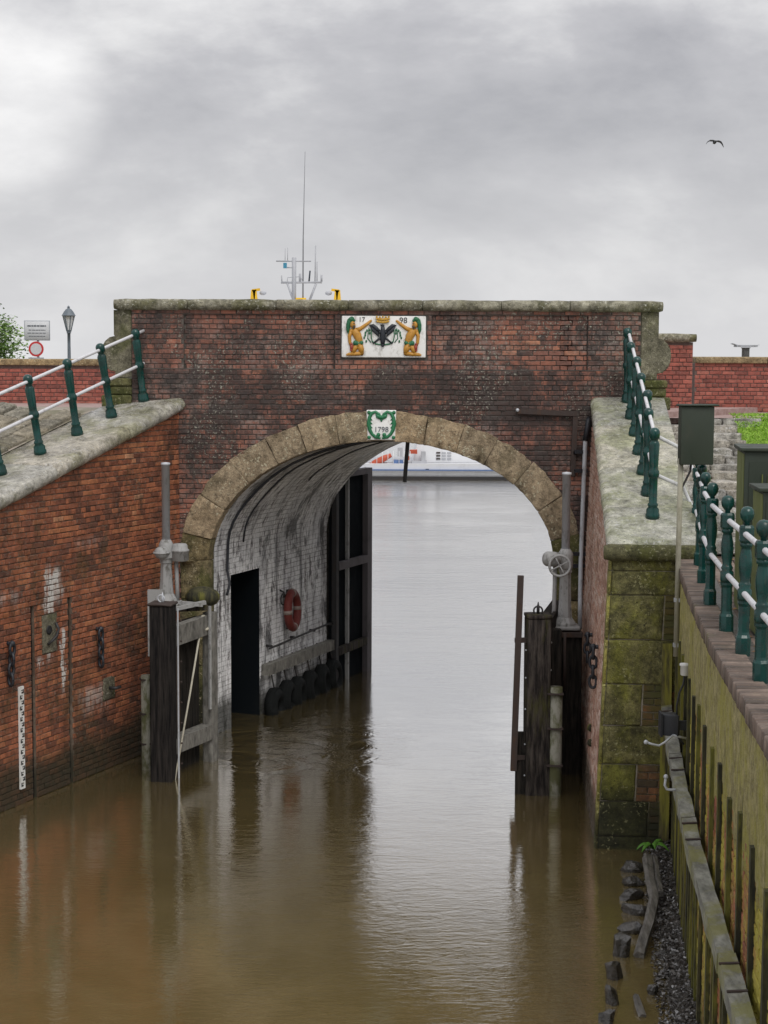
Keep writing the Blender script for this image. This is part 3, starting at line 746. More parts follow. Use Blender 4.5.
def brickwork(core, owner, mat, org, dr, nor, z0, z1, spans, n_obj, offs=None, bat=0.0, ztop=0.0, pick=None):
    """courses of bricks on a wall face; n_obj of the largest in view become objects, the rest one mass"""
    org, dr, nor = Vector(org), Vector(dr).normalized(), Vector(nor).normalized()
    # the sense in which local +x runs when local -y is the outward normal
    ex = Vector((-nor.y, nor.x, 0))
    ang = math.atan2(ex.y, ex.x)
    full, cut = [], []
    row = int(math.ceil(z0 / BH))
    while (row + 1) * BH <= z1 + 0.02:
        zc = (row + 0.5) * BH
        head = row % 2 == 1
        step = BL / 2 if head else BL
        shift = (BL / 4 if head else (0 if row % 4 == 0 else BL / 2))
        for (a, b) in spans(zc):
            if b - a < 0.03: continue
            k = math.floor((a - shift) / step)
            while shift + k * step < b:
                s0, s1 = max(a, shift + k * step), min(b, shift + (k + 1) * step)
                if s1 - s0 > 0.035:
                    r = rnd()
                    cl = mnoise.noise(Vector((s0 * 1.4, zc * 2.2, org.x + org.y))) * 0.5 + 0.5
                    r = max(0.0, min(1.0, 0.62 * r + 0.38 * (cl * 1.5 - 0.25)))
                    if rnd() < 0.05: r *= 0.3
                    if head: r *= 0.92
                    item = (s0, s1, zc, r, 'h' if head else 's', s1 - s0 > step - 1e-4)
                    (full if item[5] else cut).append(item)
                k += 1
        row += 1
    def place(s_, zc):
        o = offs(s_, zc) if offs else 0.0
        wv = 0.009 * mnoise.noise(Vector((s_ * 0.9, zc * 1.6, 3.0 + org.y)))
        return org + dr * s_ + nor * (o + bat * (ztop - zc)) + Vector((0, 0, zc + wv))
    scored = []
    for it in full:
        p = place((it[0] + it[1]) / 2, it[2])
        u, v, dep = project(p)
        inside = -5 < u < 773 and -5 < v < 1029
        ok = inside and (pick is None or pick(u, v, p))
        face = max(0.05, -(p - Vector((0, 0, CAMH))).normalized().dot(nor))
        scored.append(((0 if ok else 1), -((it[1] - it[0]) * face / dep ** 2) , rnd(), it))
    scored.sort(key=lambda q: (q[0], round(q[1], 7), q[2]))
    objs = [q[3] for q in scored[:n_obj] if q[0] == 0]
    rest = [q[3] for q in scored[len(objs):]] + cut
    for it in objs:
        p = place((it[0] + it[1]) / 2, it[2]) + nor * ru(-0.002, 0.005)
        link('brick', unit_brick(it[4], mat), mat, core, loc=p, rot=(0, ru(-0.008, 0.008), ang + ru(-0.006, 0.006)), scale=(ru(0.985, 1.01), 1, ru(0.93, 1.02)), rcol=it[3])
    if rest:
        m = MB()
        for it in rest:
            p = place((it[0] + it[1]) / 2, it[2]) + nor * ru(-0.002, 0.005)
            hl = (it[1] - it[0] - JT) / 2; hh = (BH - JT) / 2 * ru(0.93, 1.02)
            tl = ru(-0.004, 0.004)
            b_ = 0.006
            def q(sx, sz, dx, dz, o): return p + dr * (sx * (hl - dx)) + Vector((0, 0, sz * (hh - dz) + sx * tl)) + nor * o
            cs = ((-1, -1), (1, -1), (1, 1), (-1, 1))
            vs_ = [q(a, b, 0, 0, -0.03) for a, b in cs] + [q(a, b, ru(-.003, .003), ru(-.003, .003), -b_) for a, b in cs] + [q(a, b, b_ + ru(-.004, .006), b_ + ru(-.004, .004), ru(-.003, .002)) for a, b in cs]
            fs = [(8, 9, 10, 11)]
            for k in range(4):
                k2 = (k + 1) % 4
                fs += [(k, k2, 4 + k2, 4 + k), (4 + k, 4 + k2, 8 + k2, 8 + k)]
            m.add(vs_, fs, it[3])
        m.build('brick_mass', mat, owner, kind='stuff')

# ------------------------------------------------------------------ the arch bridge
bridge = thing('arch_bridge', (AX, D + TH / 2, 0), 'old brick bridge with sandstone arch over the brown canal, dated 1798', 'bridge')
def ell(th, off=0.0):
    """point on the intrados (offset outwards by off), th from 0 (right) to pi (left)"""
    x, z = AA * math.cos(th), AB * math.sin(th)
    n = Vector((math.cos(th) / AA, math.sin(th) / AB)).normalized()
    return AX + x + n.x * off, AZ + z + n.y * off
def arch_half(z, off):
    """half width of the opening (offset) at height z"""
    if z <= AZ: return AA + off
    lo, hi = 0.0, PI / 2
    if ell(PI / 2, off)[1] <= z: return 0.0
    for _ in range(40):
        mid = (lo + hi) / 2
        if ell(mid, off)[1] < z: lo = mid
        else: hi = mid
    return ell(lo, off)[0] - AX
# panels and offsets on the front
PAN_Z0, PAN_Z1 = at(384, 370, D).z, at(384, 315, D).z
PANS = [(at(183, 340, D).x, at(334, 340, D).x), (at(431, 340, D).x, at(587, 340, D).x)]
PLQ = (at(341, 340, D).x, at(425, 340, D).x, at(384, 357.5, D).z, at(384, 316, D).z)
def foff(s_, z):
    if z > PAN_Z0:
        if z < PAN_Z1:
            for a, b in PANS:
                if a < s_ < b: return -0.035
        return 0.0
    return 0.018
def fspan(z):
    left = XL0 if z > 4.85 else CORN_L.x - 0.12
    right = XR0 if z > 4.85 else CORN_R.x + 0.12
    out = []
    h = arch_half(z, RT - 0.03)
    segs = [(left, right)]
    if h > 0: segs = [(left, AX - h), (AX + h, right)]
    for a, b in segs:
        if PAN_Z0 < z < PAN_Z1:
            cuts = [a]
            for p, q in PANS: cuts += [p, q]
            cuts.append(b)
            pieces = list(zip(cuts, cuts[1:]))
        else: pieces = [(a, b)]
        for p, q in pieces:
            if PLQ[2] - 0.02 < z < PLQ[3] + 0.02 and p < PLQ[1] and q > PLQ[0]:
                out += [(p, PLQ[0] - 0.015), (PLQ[1] + 0.015, q)]
            else: out.append((p, q))
    return out
# mortar core of the front: columns round the arch
m = MB()
def col_block(m, x0, x1, z0a, z0b, z1, y0, y1, dx=0.0):
    m.hexa([(x0, y0, z0a), (x1, y0, z0b), (x1 + dx, y1, z0b), (x0 + dx, y1, z0a), (x0, y0, z1), (x1, y0, z1), (x1 + dx, y1, z1), (x0 + dx, y1, z1)])
def front_core(m, y0, y1, xa, xb, z1, sh=0.0, o=0.06, dx=0.0):
    col_block(m, xa, AX + sh - AA - o, -1, -1, z1, y0, y1)
    col_block(m, AX + sh + AA + o + dx, xb, -1, -1, z1, y0, y1)
    N = 36
    for i in range(N):
        t0, t1 = PI * (1 - i / N), PI * (1 - (i + 1) / N)
        (p, zp), (q, zq) = ell(t0, o), ell(t1, o)
        col_block(m, p + sh, q + sh, zp, zq, z1, y0, y1, dx)
front_core(m, D + 0.045, D + 0.5, XL0 + 0.02, XR0 - 0.02, ZTOP, dx=SK * 0.455)
core = m.build('brickwork', 'mortar_facade', bridge)
# thin facing of mortar in three planes so joints are equally deep everywhere
m = MB()
fz = PAN_Z0
for (a, b, z0, z1, o) in [(XL0, PANS[0][0], fz, ZTOP, 0.010), (PANS[0][1], PANS[1][0], fz, ZTOP, 0.010), (PANS[1][1], XR0, fz, ZTOP, 0.010)] + [(p, q, PAN_Z1, ZTOP, 0.010) for p, q in PANS]:
    m.box(((a + b) / 2, D + o + 0.03, (z0 + z1) / 2), (b - a, 0.06, z1 - z0))
N = 40
xs = [CORN_L.x - 0.15 + (CORN_R.x - CORN_L.x + 0.3) * i / N for i in range(N + 1)]
zt = ell(PI / 2, RT - 0.12)[1]
m.box(((XL0 + XR0) / 2, D + 0.022, (zt + fz) / 2), (XR0 - XL0, 0.06, fz - zt))
rows = 30
for i in range(rows):
    za, zb = zt * i / rows, zt * (i + 1) / rows
    h = arch_half(za, RT - 0.12)
    for a, b in ((CORN_L.x - 0.15, AX - h), (AX + h, CORN_R.x + 0.15)):
        m.box(((a + b) / 2, D + 0.022, (za + zb) / 2), (b - a, 0.06, zb - za))
m.build('mortar_bed', 'mortar_facade', bridge)
brickwork(core, bridge, 'brick_facade', (0, D, 0), (1, 0, 0), (0, -1, 0), 0.0, ZTOP, fspan, 300, foff)
# string course ledge
m = MB()
m.box(((XL0 + XR0) / 2, D + 0.008, PAN_Z0 + 0.006), (XR0 - XL0, 0.05, 0.012), jit=0.002)
m.build('string_course', 'mortar_facade', bridge)
# voussoirs
joints_l = [at(u, v, D) for u, v in ((369, 425), (334, 430), (298, 440), (268, 455), (236, 477), (209, 506), (194, 538))]
def th_of(x, z):
    return math.atan2((z - AZ) / AB, (x - AX) / AA)
ths = [th_of(p.x, p.z) for p in joints_l]
ths_r = [PI - q for q in ths]
def voussoir(t0, t1, nm='arch_stone', mat='sandstone_arch', proud=0.03):
    n = 3
    bm_pts_f, bm_pts_b = [], []
    g = 0.0012
    rows_ = []
    for i in range(n + 1):
        th = t0 + (t1 - t0) * i / n
        th += (g if i == 0 else (-g if i == n else 0)) * (1 if t1 > t0 else -1)
        rows_.append((ell(th, 0.0), ell(th, RT + ru(-0.02, 0.02))))
    vs_, fs = [], []
    pr = proud + ru(-0.008, 0.012)
    for (a, b) in rows_:
        for y, ins in ((D - pr, 0.0), (D + 0.14, 0.0)):
            vs_.append(Vector((a[0] + (y - D) * SK * (1 if y > D else 0), y, a[1]))); vs_.append(Vector((b[0], y, b[1])))
    for i in range(n):
        o = i * 4; p = o + 4
        fs += [(o, p, p + 1, o + 1), (o + 2, o + 3, p + 3, p + 2), (o, o + 2, p + 2, p), (o + 1, p + 1, p + 3, o + 3)]
    fs += [(0, 1, 3, 2), (n * 4, n * 4 + 2, n * 4 + 3, n * 4 + 1)]
    m = MB(); m.add(vs_, fs); me = m.mesh(nm)
    bm = bmesh.new(); bm.from_mesh(me)
    bmesh.ops.recalc_face_normals(bm, faces=bm.faces)
    sharp = [e_ for e_ in bm.edges if len(e_.link_faces) == 2 and e_.calc_face_angle(0) > 0.6]
    bmesh.ops.bevel(bm, geom=sharp, offset=0.009, segments=2, profile=0.6, affect='EDGES')
    bmesh.ops.subdivide_edges(bm, edges=[e_ for e_ in bm.edges if e_.calc_length() > 0.12], cuts=2, use_grid_fill=True)
    for v in bm.verts: v.co += Vector((ru(-1, 1), ru(-1, 1), ru(-1, 1))) * 0.006
    for f in bm.faces: f.smooth = True
    bm.to_mesh(me); bm.free()
    return link(nm, me, mat, bridge, rcol=rnd())
for a, b in zip(ths, ths[1:]): voussoir(a, b)
for a, b in zip(ths_r, ths_r[1:]): voussoir(b, a)
voussoir(ths_r[0], ths[0], proud=0.0)
voussoir(ths[-1], PI, mat='sandstone_jamb'); voussoir(0.0, ths_r[-1], mat='sandstone_jamb')
# jamb stones below the springing
z = AZ
while z > -0.6:
    hgt = ru(0.42, 0.62); w = RT + ru(-0.04, 0.14)
    for sgn in (-1, 1):
        x0, x1 = (AX - AA - w, AX - AA) if sgn < 0 else (AX + AA, AX + AA + w)
        a, b = D - 0.035, D + 0.14
        zz0, zz1 = z - hgt + 0.004, z - 0.004
        k0 = (b - D) * SK
        pts = [(x0, a, zz0), (x1, a, zz0), (x1 + k0, b, zz0), (x0, b, zz0), (x0, a, zz1), (x1, a, zz1), (x1 + k0, b, zz1), (x0, b, zz1)]
        if sgn > 0: pts = [(x0, a, zz0), (x1, a, zz0), (x1, b, zz0), (x0 + k0, b, zz0), (x0, a, zz1), (x1, a, zz1), (x1, b, zz1), (x0 + k0, b, zz1)]
        link('jamb_stone', rough_mesh('jamb_stone', pts, 0.010, 2, 0.006, 2), 'sandstone_jamb', bridge, rcol=rnd())
    z -= hgt
# coping roll: stones end to end
def coping_run(xa, xb, yc, z0, r=0.078, wid=0.62, mat='sandstone_coping', parent=None, cuts=6):
    xs = [xa] + sorted(xa + (xb - xa) * ((i + 1) / (cuts + 1) + ru(-0.03, 0.03)) for i in range(cuts)) + [xb]
    for a, b in zip(xs, xs[1:]):
        prof = []
        for k in range(9):
            t_ = -PI / 2 - PI * k / 8
            prof.append((yc - wid / 2 + r + math.cos(t_) * r, z0 + r + math.sin(t_) * r))
        for k in range(9):
            t_ = PI / 2 - PI * k / 8
            prof.append((yc + wid / 2 - r + math.cos(t_) * r, z0 + r + math.sin(t_) * r))
        nseg = max(2, int((b - a) / 0.16)); np_ = len(prof); vs_, fs = [], []
        for i in range(nseg + 1):
            x = a + 0.005 + (b - a - 0.010) * i / nseg
            k_ = 0.93 if i in (0, nseg) else 1.0
            endr = 0.86 if (abs(x - xa) < 0.01 or abs(x - xb) < 0.01) else k_
            for (y, z_) in prof:
                j = 0.005
                vs_.append(Vector((x, yc + (y - yc) * (1 - (1 - endr) * 0.25) + ru(-j, j), z0 + r + (z_ - z0 - r) * endr + ru(-j, j))))
        for i in range(nseg):
            for k in range(np_):
                k2 = (k + 1) % np_
                fs.append((i * np_ + k, i * np_ + k2, (i + 1) * np_ + k2, (i + 1) * np_ + k))
        fs += [tuple(range(np_)), tuple(nseg * np_ + k for k in range(np_))]
        m = MB(); m.add(vs_, fs, 0, True)
        o = m.build('coping_stone', mat, parent); o.color = (rnd(), 0, 0, 1)
coping_run(at(113, 305, D).x, at(662, 305, D).x, D + 0.22, ZTOP, parent=bridge)
# stone ends of the front parapet with scroll
def parapet_end(sgn):
    e0 = XL0 if sgn < 0 else XR0
    X = lambda px: e0 + sgn * px / 70.0
    z = lambda v: at(384, v, D).z
    prof = [(0, 311), (18, 311), (18, 336)]
    for k in range(9):
        a = PI / 2 - PI * k / 8
        prof.append((17 + 14 * math.cos(a), 355 - 18 * math.sin(a)))
    prof += [(17, 374), (17, 379), (0, 379)]
    if sgn > 0 or True:
        poly = [(X(p), D + 0.02, z(v)) for p, v in prof]
        m = MB(); m.prism(poly, (0, 0.42, 0)); o = m.build('parapet_end', 'sandstone_end', bridge); o.color = (0.5, 0, 0, 1)
        me = o.data
        bm = bmesh.new(); bm.from_mesh(me)
        bmesh.ops.bevel(bm, geom=[e_ for e_ in bm.edges if abs(e_.verts[0].co.y - e_.verts[1].co.y) < 0.01], offset=0.012, segments=2, affect='EDGES')
        bm.to_mesh(me); bm.free()
    # base mouldings
    for (v0, v1, w, dy) in ((379, 387, 27, 0.05), (387, 396, 26, 0.03), (396, 409, 30, 0.07)):
        pts = [(min(X(0), X(w)), D - dy, z(v1)), (max(X(0), X(w)), D - dy, z(v1)), (max(X(0), X(w)), D + 0.5, z(v1)), (min(X(0), X(w)), D + 0.5, z(v1)),
               (min(X(0), X(w)), D - dy, z(v0) - 0.003), (max(X(0), X(w)), D - dy, z(v0) - 0.003), (max(X(0), X(w)), D + 0.5, z(v0) - 0.003), (min(X(0), X(w)), D + 0.5, z(v0) - 0.003)]
        link('base_moulding', rough_mesh('base_moulding', pts, 0.03, 3, 0.004), 'sandstone_volute', bridge, rcol=rnd())
parapet_end(-1); parapet_end(1)
# vault and passage walls
IO = 0.03
LX = AX - AA - IO                     # left wall line at y = D
NOR_T = Vector((1, -SK, 0)).normalized()
K0, K1 = 0.13, TH
NA, NB = 40, 24
m = MB()
vs_, fs = [], []
for j in range(NB + 1):
    k = K0 + (K1 - K0) * j / NB
    for i in range(NA + 1):
        th = PI * i / NA
        x, z = ell(th, IO + ru(-0.006, 0.006))
        vs_.append((x + SK * k, D + k, z))
for j in range(NB):
    for i in range(NA):
        fs.append((j * (NA + 1) + i, j * (NA + 1) + i + 1, (j + 1) * (NA + 1) + i + 1, (j + 1) * (NA + 1) + i))
arc = [0.0]
for i in range(NA):
    p0_, p1_ = ell(PI * i / NA), ell(PI * (i + 1) / NA); arc.append(arc[-1] + math.hypot(p1_[0] - p0_[0], p1_[1] - p0_[1]))
m.add(vs_, fs, 0, True)
m.r = [AZ + (arc[-1] - arc[i]) for j in range(NB + 1) for i in range(NA + 1)]
m.build('vault', 'whitewash', bridge, fix=False)
def tw(k, z, off=0.0): return Vector((LX + SK * k, D + k, z)) + NOR_T * off
def twr(k, z, off=0.0): return Vector((AX + AA + IO + SK * k, D + k, z)) - NOR_T * off
NK0, NK1, NZ = 0.69, 1.57, 2.30
m = MB()
def wallquad(m, f, k0, k1, z0, z1, n=6):
    for i in range(n):
        a, b = k0 + (k1 - k0) * i / n, k0 + (k1 - k0) * (i + 1) / n
        m.quad(f(a, z0), f(b, z0), f(b, z1), f(a, z1))
wallquad(m, tw, K0, NK0, -1, AZ); wallquad(m, tw, NK0, NK1, NZ, AZ); wallquad(m, tw, NK1, K1, -1, AZ)
m.r = [p[2] for p in m.v]
m.build('passage_wall', 'whitewash', bridge)
m = MB(); wallquad(m, twr, K0, K1, -1, AZ)
m.r = [p[2] for p in m.v]
m.build('passage_wall', 'whitewash', bridge)
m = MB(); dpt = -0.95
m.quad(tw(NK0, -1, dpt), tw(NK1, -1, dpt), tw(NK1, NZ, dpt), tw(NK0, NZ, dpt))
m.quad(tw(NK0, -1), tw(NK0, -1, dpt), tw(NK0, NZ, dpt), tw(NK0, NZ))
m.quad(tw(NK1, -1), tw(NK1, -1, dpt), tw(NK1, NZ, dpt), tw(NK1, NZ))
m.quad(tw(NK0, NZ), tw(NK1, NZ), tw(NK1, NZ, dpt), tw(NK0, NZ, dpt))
m.build('gate_recess', 'panel_shade_black', bridge)  # near-black lining: the shade inside the recess is put into its colour
# body: deck, back wall, abutments
m = MB()
m.hexa([(XL0 - 0.3, D + 0.52, 4.56), (XR0 + 0.3, D + 0.52, 4.56), (XR0 + 2.6, D + TH, 4.56), (XL0 - 0.3, D + TH, 4.56), (XL0 - 0.3, D + 0.52, 4.74), (XR0 + 0.3, D + 0.52, 4.74), (XR0 + 2.6, D + TH, 4.74), (XL0 - 0.3, D + TH, 4.74)])
m.build('deck', 'path_brick', bridge)
m = MB()
SHF = SK * TH
front_core(m, D + TH - 0.45, D + TH - 0.02, XL0 + SHF - 1.5, XR0 + SHF + 1.5, 4.55, SHF, 0.25)
m.build('back_wall', 'mortar_facade', bridge)

# rear parapet of the bridge: its right end shows as a taller pillar
RY = D + TH - 0.48
rp = thing('rear_parapet', (2, RY + 0.2, 4.7), 'short red brick parapet pillar with rounded grey coping, taller than the wall beside it', 'parapet')
rx1 = at(692, 370, RY).x; rx0 = -1.6
rz0, rz1 = 4.6, at(676, 341, RY).z
m = MB(); m.box(((rx0 + rx1) / 2, RY + 0.24, (rz0 + rz1) / 2), (rx1 - rx0, 0.45, rz1 - rz0))
rc = m.build('brickwork', 'mortar_parapet', rp)
brickwork(rc, rp, 'brick_parapet', (0, RY, 0), (1, 0, 0), (0, -1, 0), rz0, rz1, lambda z: [(3.2, rx1)], 200, pick=lambda u, v, p: u > 655)
coping_run(rx0 - 0.05, rx1 + 0.05, RY + 0.22, rz1, 0.07, 0.6, parent=rp, cuts=5)

# ------------------------------------------------------------------ background parapet walls
def back_wall_run(label, xa, xb, y, z0, ztop, cut_len):
    w = thing('brick_parapet_wall', ((xa + xb) / 2, y + 0.2, z0), label, 'wall')
    m = MB(); m.box(((xa + xb) / 2, y + 0.21, (z0 + ztop) / 2), (xb - xa, 0.40, ztop - z0))
    c = m.build('brickwork', 'mortar_parapet', w)
    brickwork(c, w, 'brick_parapet', (0, y, 0), (1, 0, 0), (0, -1, 0), z0, ztop, lambda z: [(xa, xb)], 300)
    x = xa
    while x < xb - 0.01:
        l = min(cut_len + ru(-0.1, 0.1), xb - x)
        if xb - x - l < 0.3: l = xb - x
        pts = [(x + 0.004, y - 0.05, ztop), (x + l - 0.004, y - 0.05, ztop), (x + l - 0.004, y + 0.46, ztop), (x + 0.004, y + 0.46, ztop),
               (x + 0.004, y - 0.05, ztop + 0.11), (x + l - 0.004, y - 0.05, ztop + 0.11), (x + l - 0.004, y + 0.46, ztop + 0.12), (x + 0.004, y + 0.46, ztop + 0.12)]
        link('coping_stone', rough_mesh('coping_stone', pts, 0.02, 2, 0.004), 'sandstone_yellow', w, rcol=rnd())
        x += l
    return w
WY = 28.0
back_wall_run('low red brick wall with yellow sandstone coping behind the left railing', -11.0, at(117, 380, WY).x, WY, 4.62, at(50, 367, WY).z, 1.4)
back_wall_run('long red brick wall with yellow coping at the far right above the grass', at(694, 380, WY).x, 12.0, WY, 4.5, at(730, 362, WY).z, 1.25)

# ------------------------------------------------------------------ plaques on the bridge
x0, x1, z0, z1 = PLQ
YP = D - 0.02
m = MB()
pts = [(x0, YP, z0), (x1, YP, z0), (x1, D + 0.05, z0), (x0, D + 0.05, z0), (x0, YP, z1), (x1, YP, z1), (x1, D + 0.05, z1), (x0, D + 0.05, z1)]
plq = link('plaque', rough_mesh('plaque', pts, 0.012, 2, 0.002, 2), 'white_enamel', bridge)
plq['label'] = 'white plaque with two kneeling figures, black eagle and crown'
W_, H_ = x1 - x0, z1 - z0
def pq(a, b, d=0.0):      # plaque picture coordinates: 0..84 x 0..41 px, y down
    return Vector((x0 + W_ * a / 84.0, YP - d, z1 - H_ * b / 41.0))
SQ = (YP, 0.8)
def limb(m, pts, rad, d=0.012):
    m.tube([pq(a, b, d) for a, b in pts], [q * W_ / 84.0 for q in rad], 8, squash=SQ)
    for (a, b), q in ((pts[0], rad[0]), (pts[-1], rad[-1])): m.ball(pq(a, b, d), q * W_ / 84.0, 8, 6, (1, 0.8, 1))
for sgn in (0, 1):
    fx = (lambda a: a) if sgn == 0 else (lambda a: 84 - a)
    F = lambda L: [(fx(a), b) for a, b in L]
    m = MB()
    m.ball(pq(fx(10.8), 8.5, 0.02), 3.0 * W_ / 84, 10, 8, (0.9, 0.8, 1.2))                # head
    limb(m, F([(11.5, 12), (13, 15), (15.5, 19), (17.5, 24), (17.5, 27)]), [1.6, 3.7, 4.2, 3.5, 3.4])  # torso
    limb(m, F([(14, 14.5), (19, 12.5), (24, 9), (29, 5)]), [2.4, 2.0, 1.7, 1.2])              # raised arm
    limb(m, F([(9.5, 15), (7.6, 20), (8.2, 26), (10, 31)]), [2.2, 1.8, 1.6, 1.3])             # lowered arm
    limb(m, F([(17, 28), (19.5, 33), (20, 37)]), [4.0, 3.0, 2.2])                            # thigh
    limb(m, F([(20, 37), (14, 37.6), (7, 38), (5.5, 38.5)]), [2.2, 2.0, 1.6, 1.2])            # shin and foot
    limb(m, F([(15.5, 28), (12.5, 33), (11, 37)]), [3.2, 2.6, 2.0])
    m.ball(pq(fx(13.2), 9.2, 0.05), 0.8 * W_ / 84, 6, 5)
    fg = m.build('kneeling_figure', 'ochre_paint', plq)
    m = MB()
    limb(m, F([(10, 3.2), (8, 5), (6.5, 9), (6.2, 14), (6.6, 17)]), [2.6, 2.8, 2.2, 1.7, 0.8], 0.02)
    limb(m, F([(9, 3.4), (12.5, 4.6)]), [2.2, 1.3], 0.03)
    m.build('hair', 'emblem_green', plq)
    m = MB(); limb(m, F([(13.8, 26.8), (16.5, 27.6), (19.6, 26.6)]), [2.6, 3.0, 2.2], 0.03)
    m.build('loincloth', 'emblem_green', plq)
    m = MB(); limb(m, F([(9.6, 28), (10.2, 31), (9.6, 34)]), [1.5, 1.9, 1.2], 0.03)
    m.build('red_club', 'emblem_red', plq)
    m = MB(); limb(m, F([(12.4, 10.6), (12.0, 12.4)]), [1.5, 0.9], 0.045); limb(m, F([(11.6, 7.6), (13.2, 7.4)]), [0.35, 0.3], 0.062); m.build('beard', 'bark', plq)
m = MB()       # eagle
limb(m, [(41, 9.5), (41, 14), (41, 20), (41, 25), (41, 29)], [1.4, 2.4, 3.2, 2.4, 1.8], 0.02)
limb(m, [(41, 9.5), (39, 9)], [1.3, 0.6], 0.02)
for s_ in (-1, 1):
    limb(m, [(41 + s_ * 3, 16), (41 + s_ * 6.5, 12.5), (41 + s_ * 10, 9.5), (41 + s_ * 13, 9.5)], [1.6, 2.1, 1.9, 0.8], 0.02)
    for q in range(4):
        limb(m, [(41 + s_ * (11.5 - q * 1.9), 10.3 + q * 0.9), (41 + s_ * (9.8 - q * 1.6), 14.5 + q * 1.4), (41 + s_ * (7.6 - q * 1.2), 17 + q * 1.1)], [1.2, 1.2, 0.5], 0.018)
    limb(m, [(41 + s_ * 1.5, 21), (41 + s_ * 5, 23.5), (41 + s_ * 9, 27)], [1.5, 1.0, 0.8], 0.018)
    limb(m, [(41 + s_ * 9, 27), (41 + s_ * 10.5, 26)], [0.7, 0.3], 0.018)
m.build('eagle', 'emblem_black', plq)
m = MB()       # crown
limb(m, [(35.5, 5.6), (41, 6.4), (46.5, 5.6)], [1.1, 1.1, 1.1], 0.03)
limb(m, [(35, 2.8), (41, 3.6), (47, 2.8)], [1.2, 1.3, 1.2], 0.03)
for q in range(5): m.ball(pq(35 + q * 3, 0.8 + (0.4 if q in (1, 3) else 0), 0.03), 1.0 * W_ / 84, 8, 6)
for q in range(4): limb(m, [(36 + q * 3.3, 2.5), (36.3 + q * 3.2, 6)], [0.7, 0.7], 0.03)
m.build('crown', 'gold_paint', plq)
m = MB()       # shield rim
limb(m, [(30, 11), (29.4, 20), (30.5, 25), (34, 27.6), (41, 28.6), (48, 27.6), (51.5, 25), (52.6, 20), (52, 11)], [0.5, 0.5, 0.6, 0.75, 0.9, 0.75, 0.6, 0.5, 0.5], 0.008)
for s_ in (-1, 1):
    limb(m, [(41 + s_ * 12, 26), (41 + s_ * 15, 22), (41 + s_ * 14.5, 16), (41 + s_ * 14, 12)], [0.5, 0.5, 0.45, 0.3], 0.01)
    for (a, b) in ((17.5, 19), (16.5, 25), (13, 17), (13, 14), (18.5, 21.5), (15.8, 14.5), (17.3, 16.5)):
        m.ball(pq(41 + s_ * a, b, 0.01), 1.25 * W_ / 84, 7, 5, (0.75, 0.5, 1.15))
m.build('wreath', 'emblem_green', plq)
def text_obj(name, txt, size, loc, mat, parent, rotz=0.0, ext=0.003):
    c = bpy.data.curves.new(name, 'FONT'); c.body = txt; c.size = size; c.align_x = 'CENTER'; c.align_y = 'CENTER'; c.extrude = ext
    o = bpy.data.objects.new(name, c); COL.objects.link(o)
    dg = bpy.context.evaluated_depsgraph_get()
    me = bpy.data.meshes.new_from_object(o.evaluated_get(dg))
    bpy.data.objects.remove(o); bpy.data.curves.remove(c)
    me.materials.clear()
    return link(name, me, mat, parent, loc=loc, rot=(PI / 2, 0, rotz))
text_obj('date_numeral', '17', 0.095, pq(20, 3.8, 0.004), 'black_mark', plq)
text_obj('date_numeral', '98', 0.115, pq(61.5, 4.5, 0.004), 'black_mark', plq)

# keystone tile with green wreath and date
kx0, kx1 = at(366.5, 425, D).x, at(395.5, 425, D).x
kz0, kz1 = at(381, 440, D).z, at(381, 410, D).z
YK = D - 0.05
pts = [(kx0 + 0.012, YK, kz0), (kx1 - 0.012, YK, kz0), (kx1 - 0.012, D + 0.02, kz0), (kx0 + 0.012, D + 0.02, kz0), (kx0 - 0.005, YK, kz1), (kx1 + 0.005, YK, kz1), (kx1 + 0.005, D + 0.02, kz1), (kx0 - 0.005, D + 0.02, kz1)]
kt = link('keystone_tile', rough_mesh('keystone_tile', pts, 0.012, 2, 0.002), 'white_enamel', bridge)
kt['label'] = 'white keystone tile with green wreath and the date 1798'
def kq(a, b, d=0.0): return Vector((kx0 + (kx1 - kx0) * a, YK - d, kz1 - (kz1 - kz0) * b))
def klimb(m, pts, rad):
    sc_ = (kx1 - kx0)
    m.tube([kq(a, b, 0.006) for a, b in pts], [q * sc_ for q in rad], 8, squash=(YK, 0.8))
    for (a, b), q in ((pts[0], rad[0]), (pts[-1], rad[-1])): m.ball(kq(a, b, 0.006), q * sc_, 8, 6, (1, 0.8, 1))
m = MB()
for s_ in (-1, 1):
    f = lambda L: [(0.5 + s_ * a, b) for a, b in L]
    klimb(m, f([(0.02, 0.27), (0.08, 0.14), (0.20, 0.06), (0.33, 0.10), (0.41, 0.25), (0.44, 0.45), (0.40, 0.66), (0.32, 0.80), (0.2, 0.90), (0.06, 0.93)]), [0.04, 0.05, 0.05, 0.06, 0.065, 0.07, 0.065, 0.055, 0.055, 0.04])
    klimb(m, f([(0.05, 0.24), (0.14, 0.20), (0.17, 0.15)]), [0.08, 0.07, 0.04])
    klimb(m, f([(0.10, 0.82), (0.12, 0.88)]), [0.07, 0.06])
    for a, b in ((0.43, 0.08), (0.42, 0.91)): m.ball(kq(0.5 + s_ * a, b, 0.006), 0.065 * (kx1 - kx0), 8, 6, (1, 0.7, 1))
    for k in range(4): klimb(m, f([(0.42 - 0.01 * k, 0.28 + 0.13 * k), (0.32, 0.33 + 0.13 * k)]), [0.05, 0.015])
m.ball(kq(0.5, 0.33, 0.006), 0.05 * (kx1 - kx0), 8, 6, (0.8, 0.7, 1.3))
m.build('wreath', 'tile_green', kt)
text_obj('date_numeral', '1798', 0.105, kq(0.5, 0.65, 0.008), 'sign_text', kt)

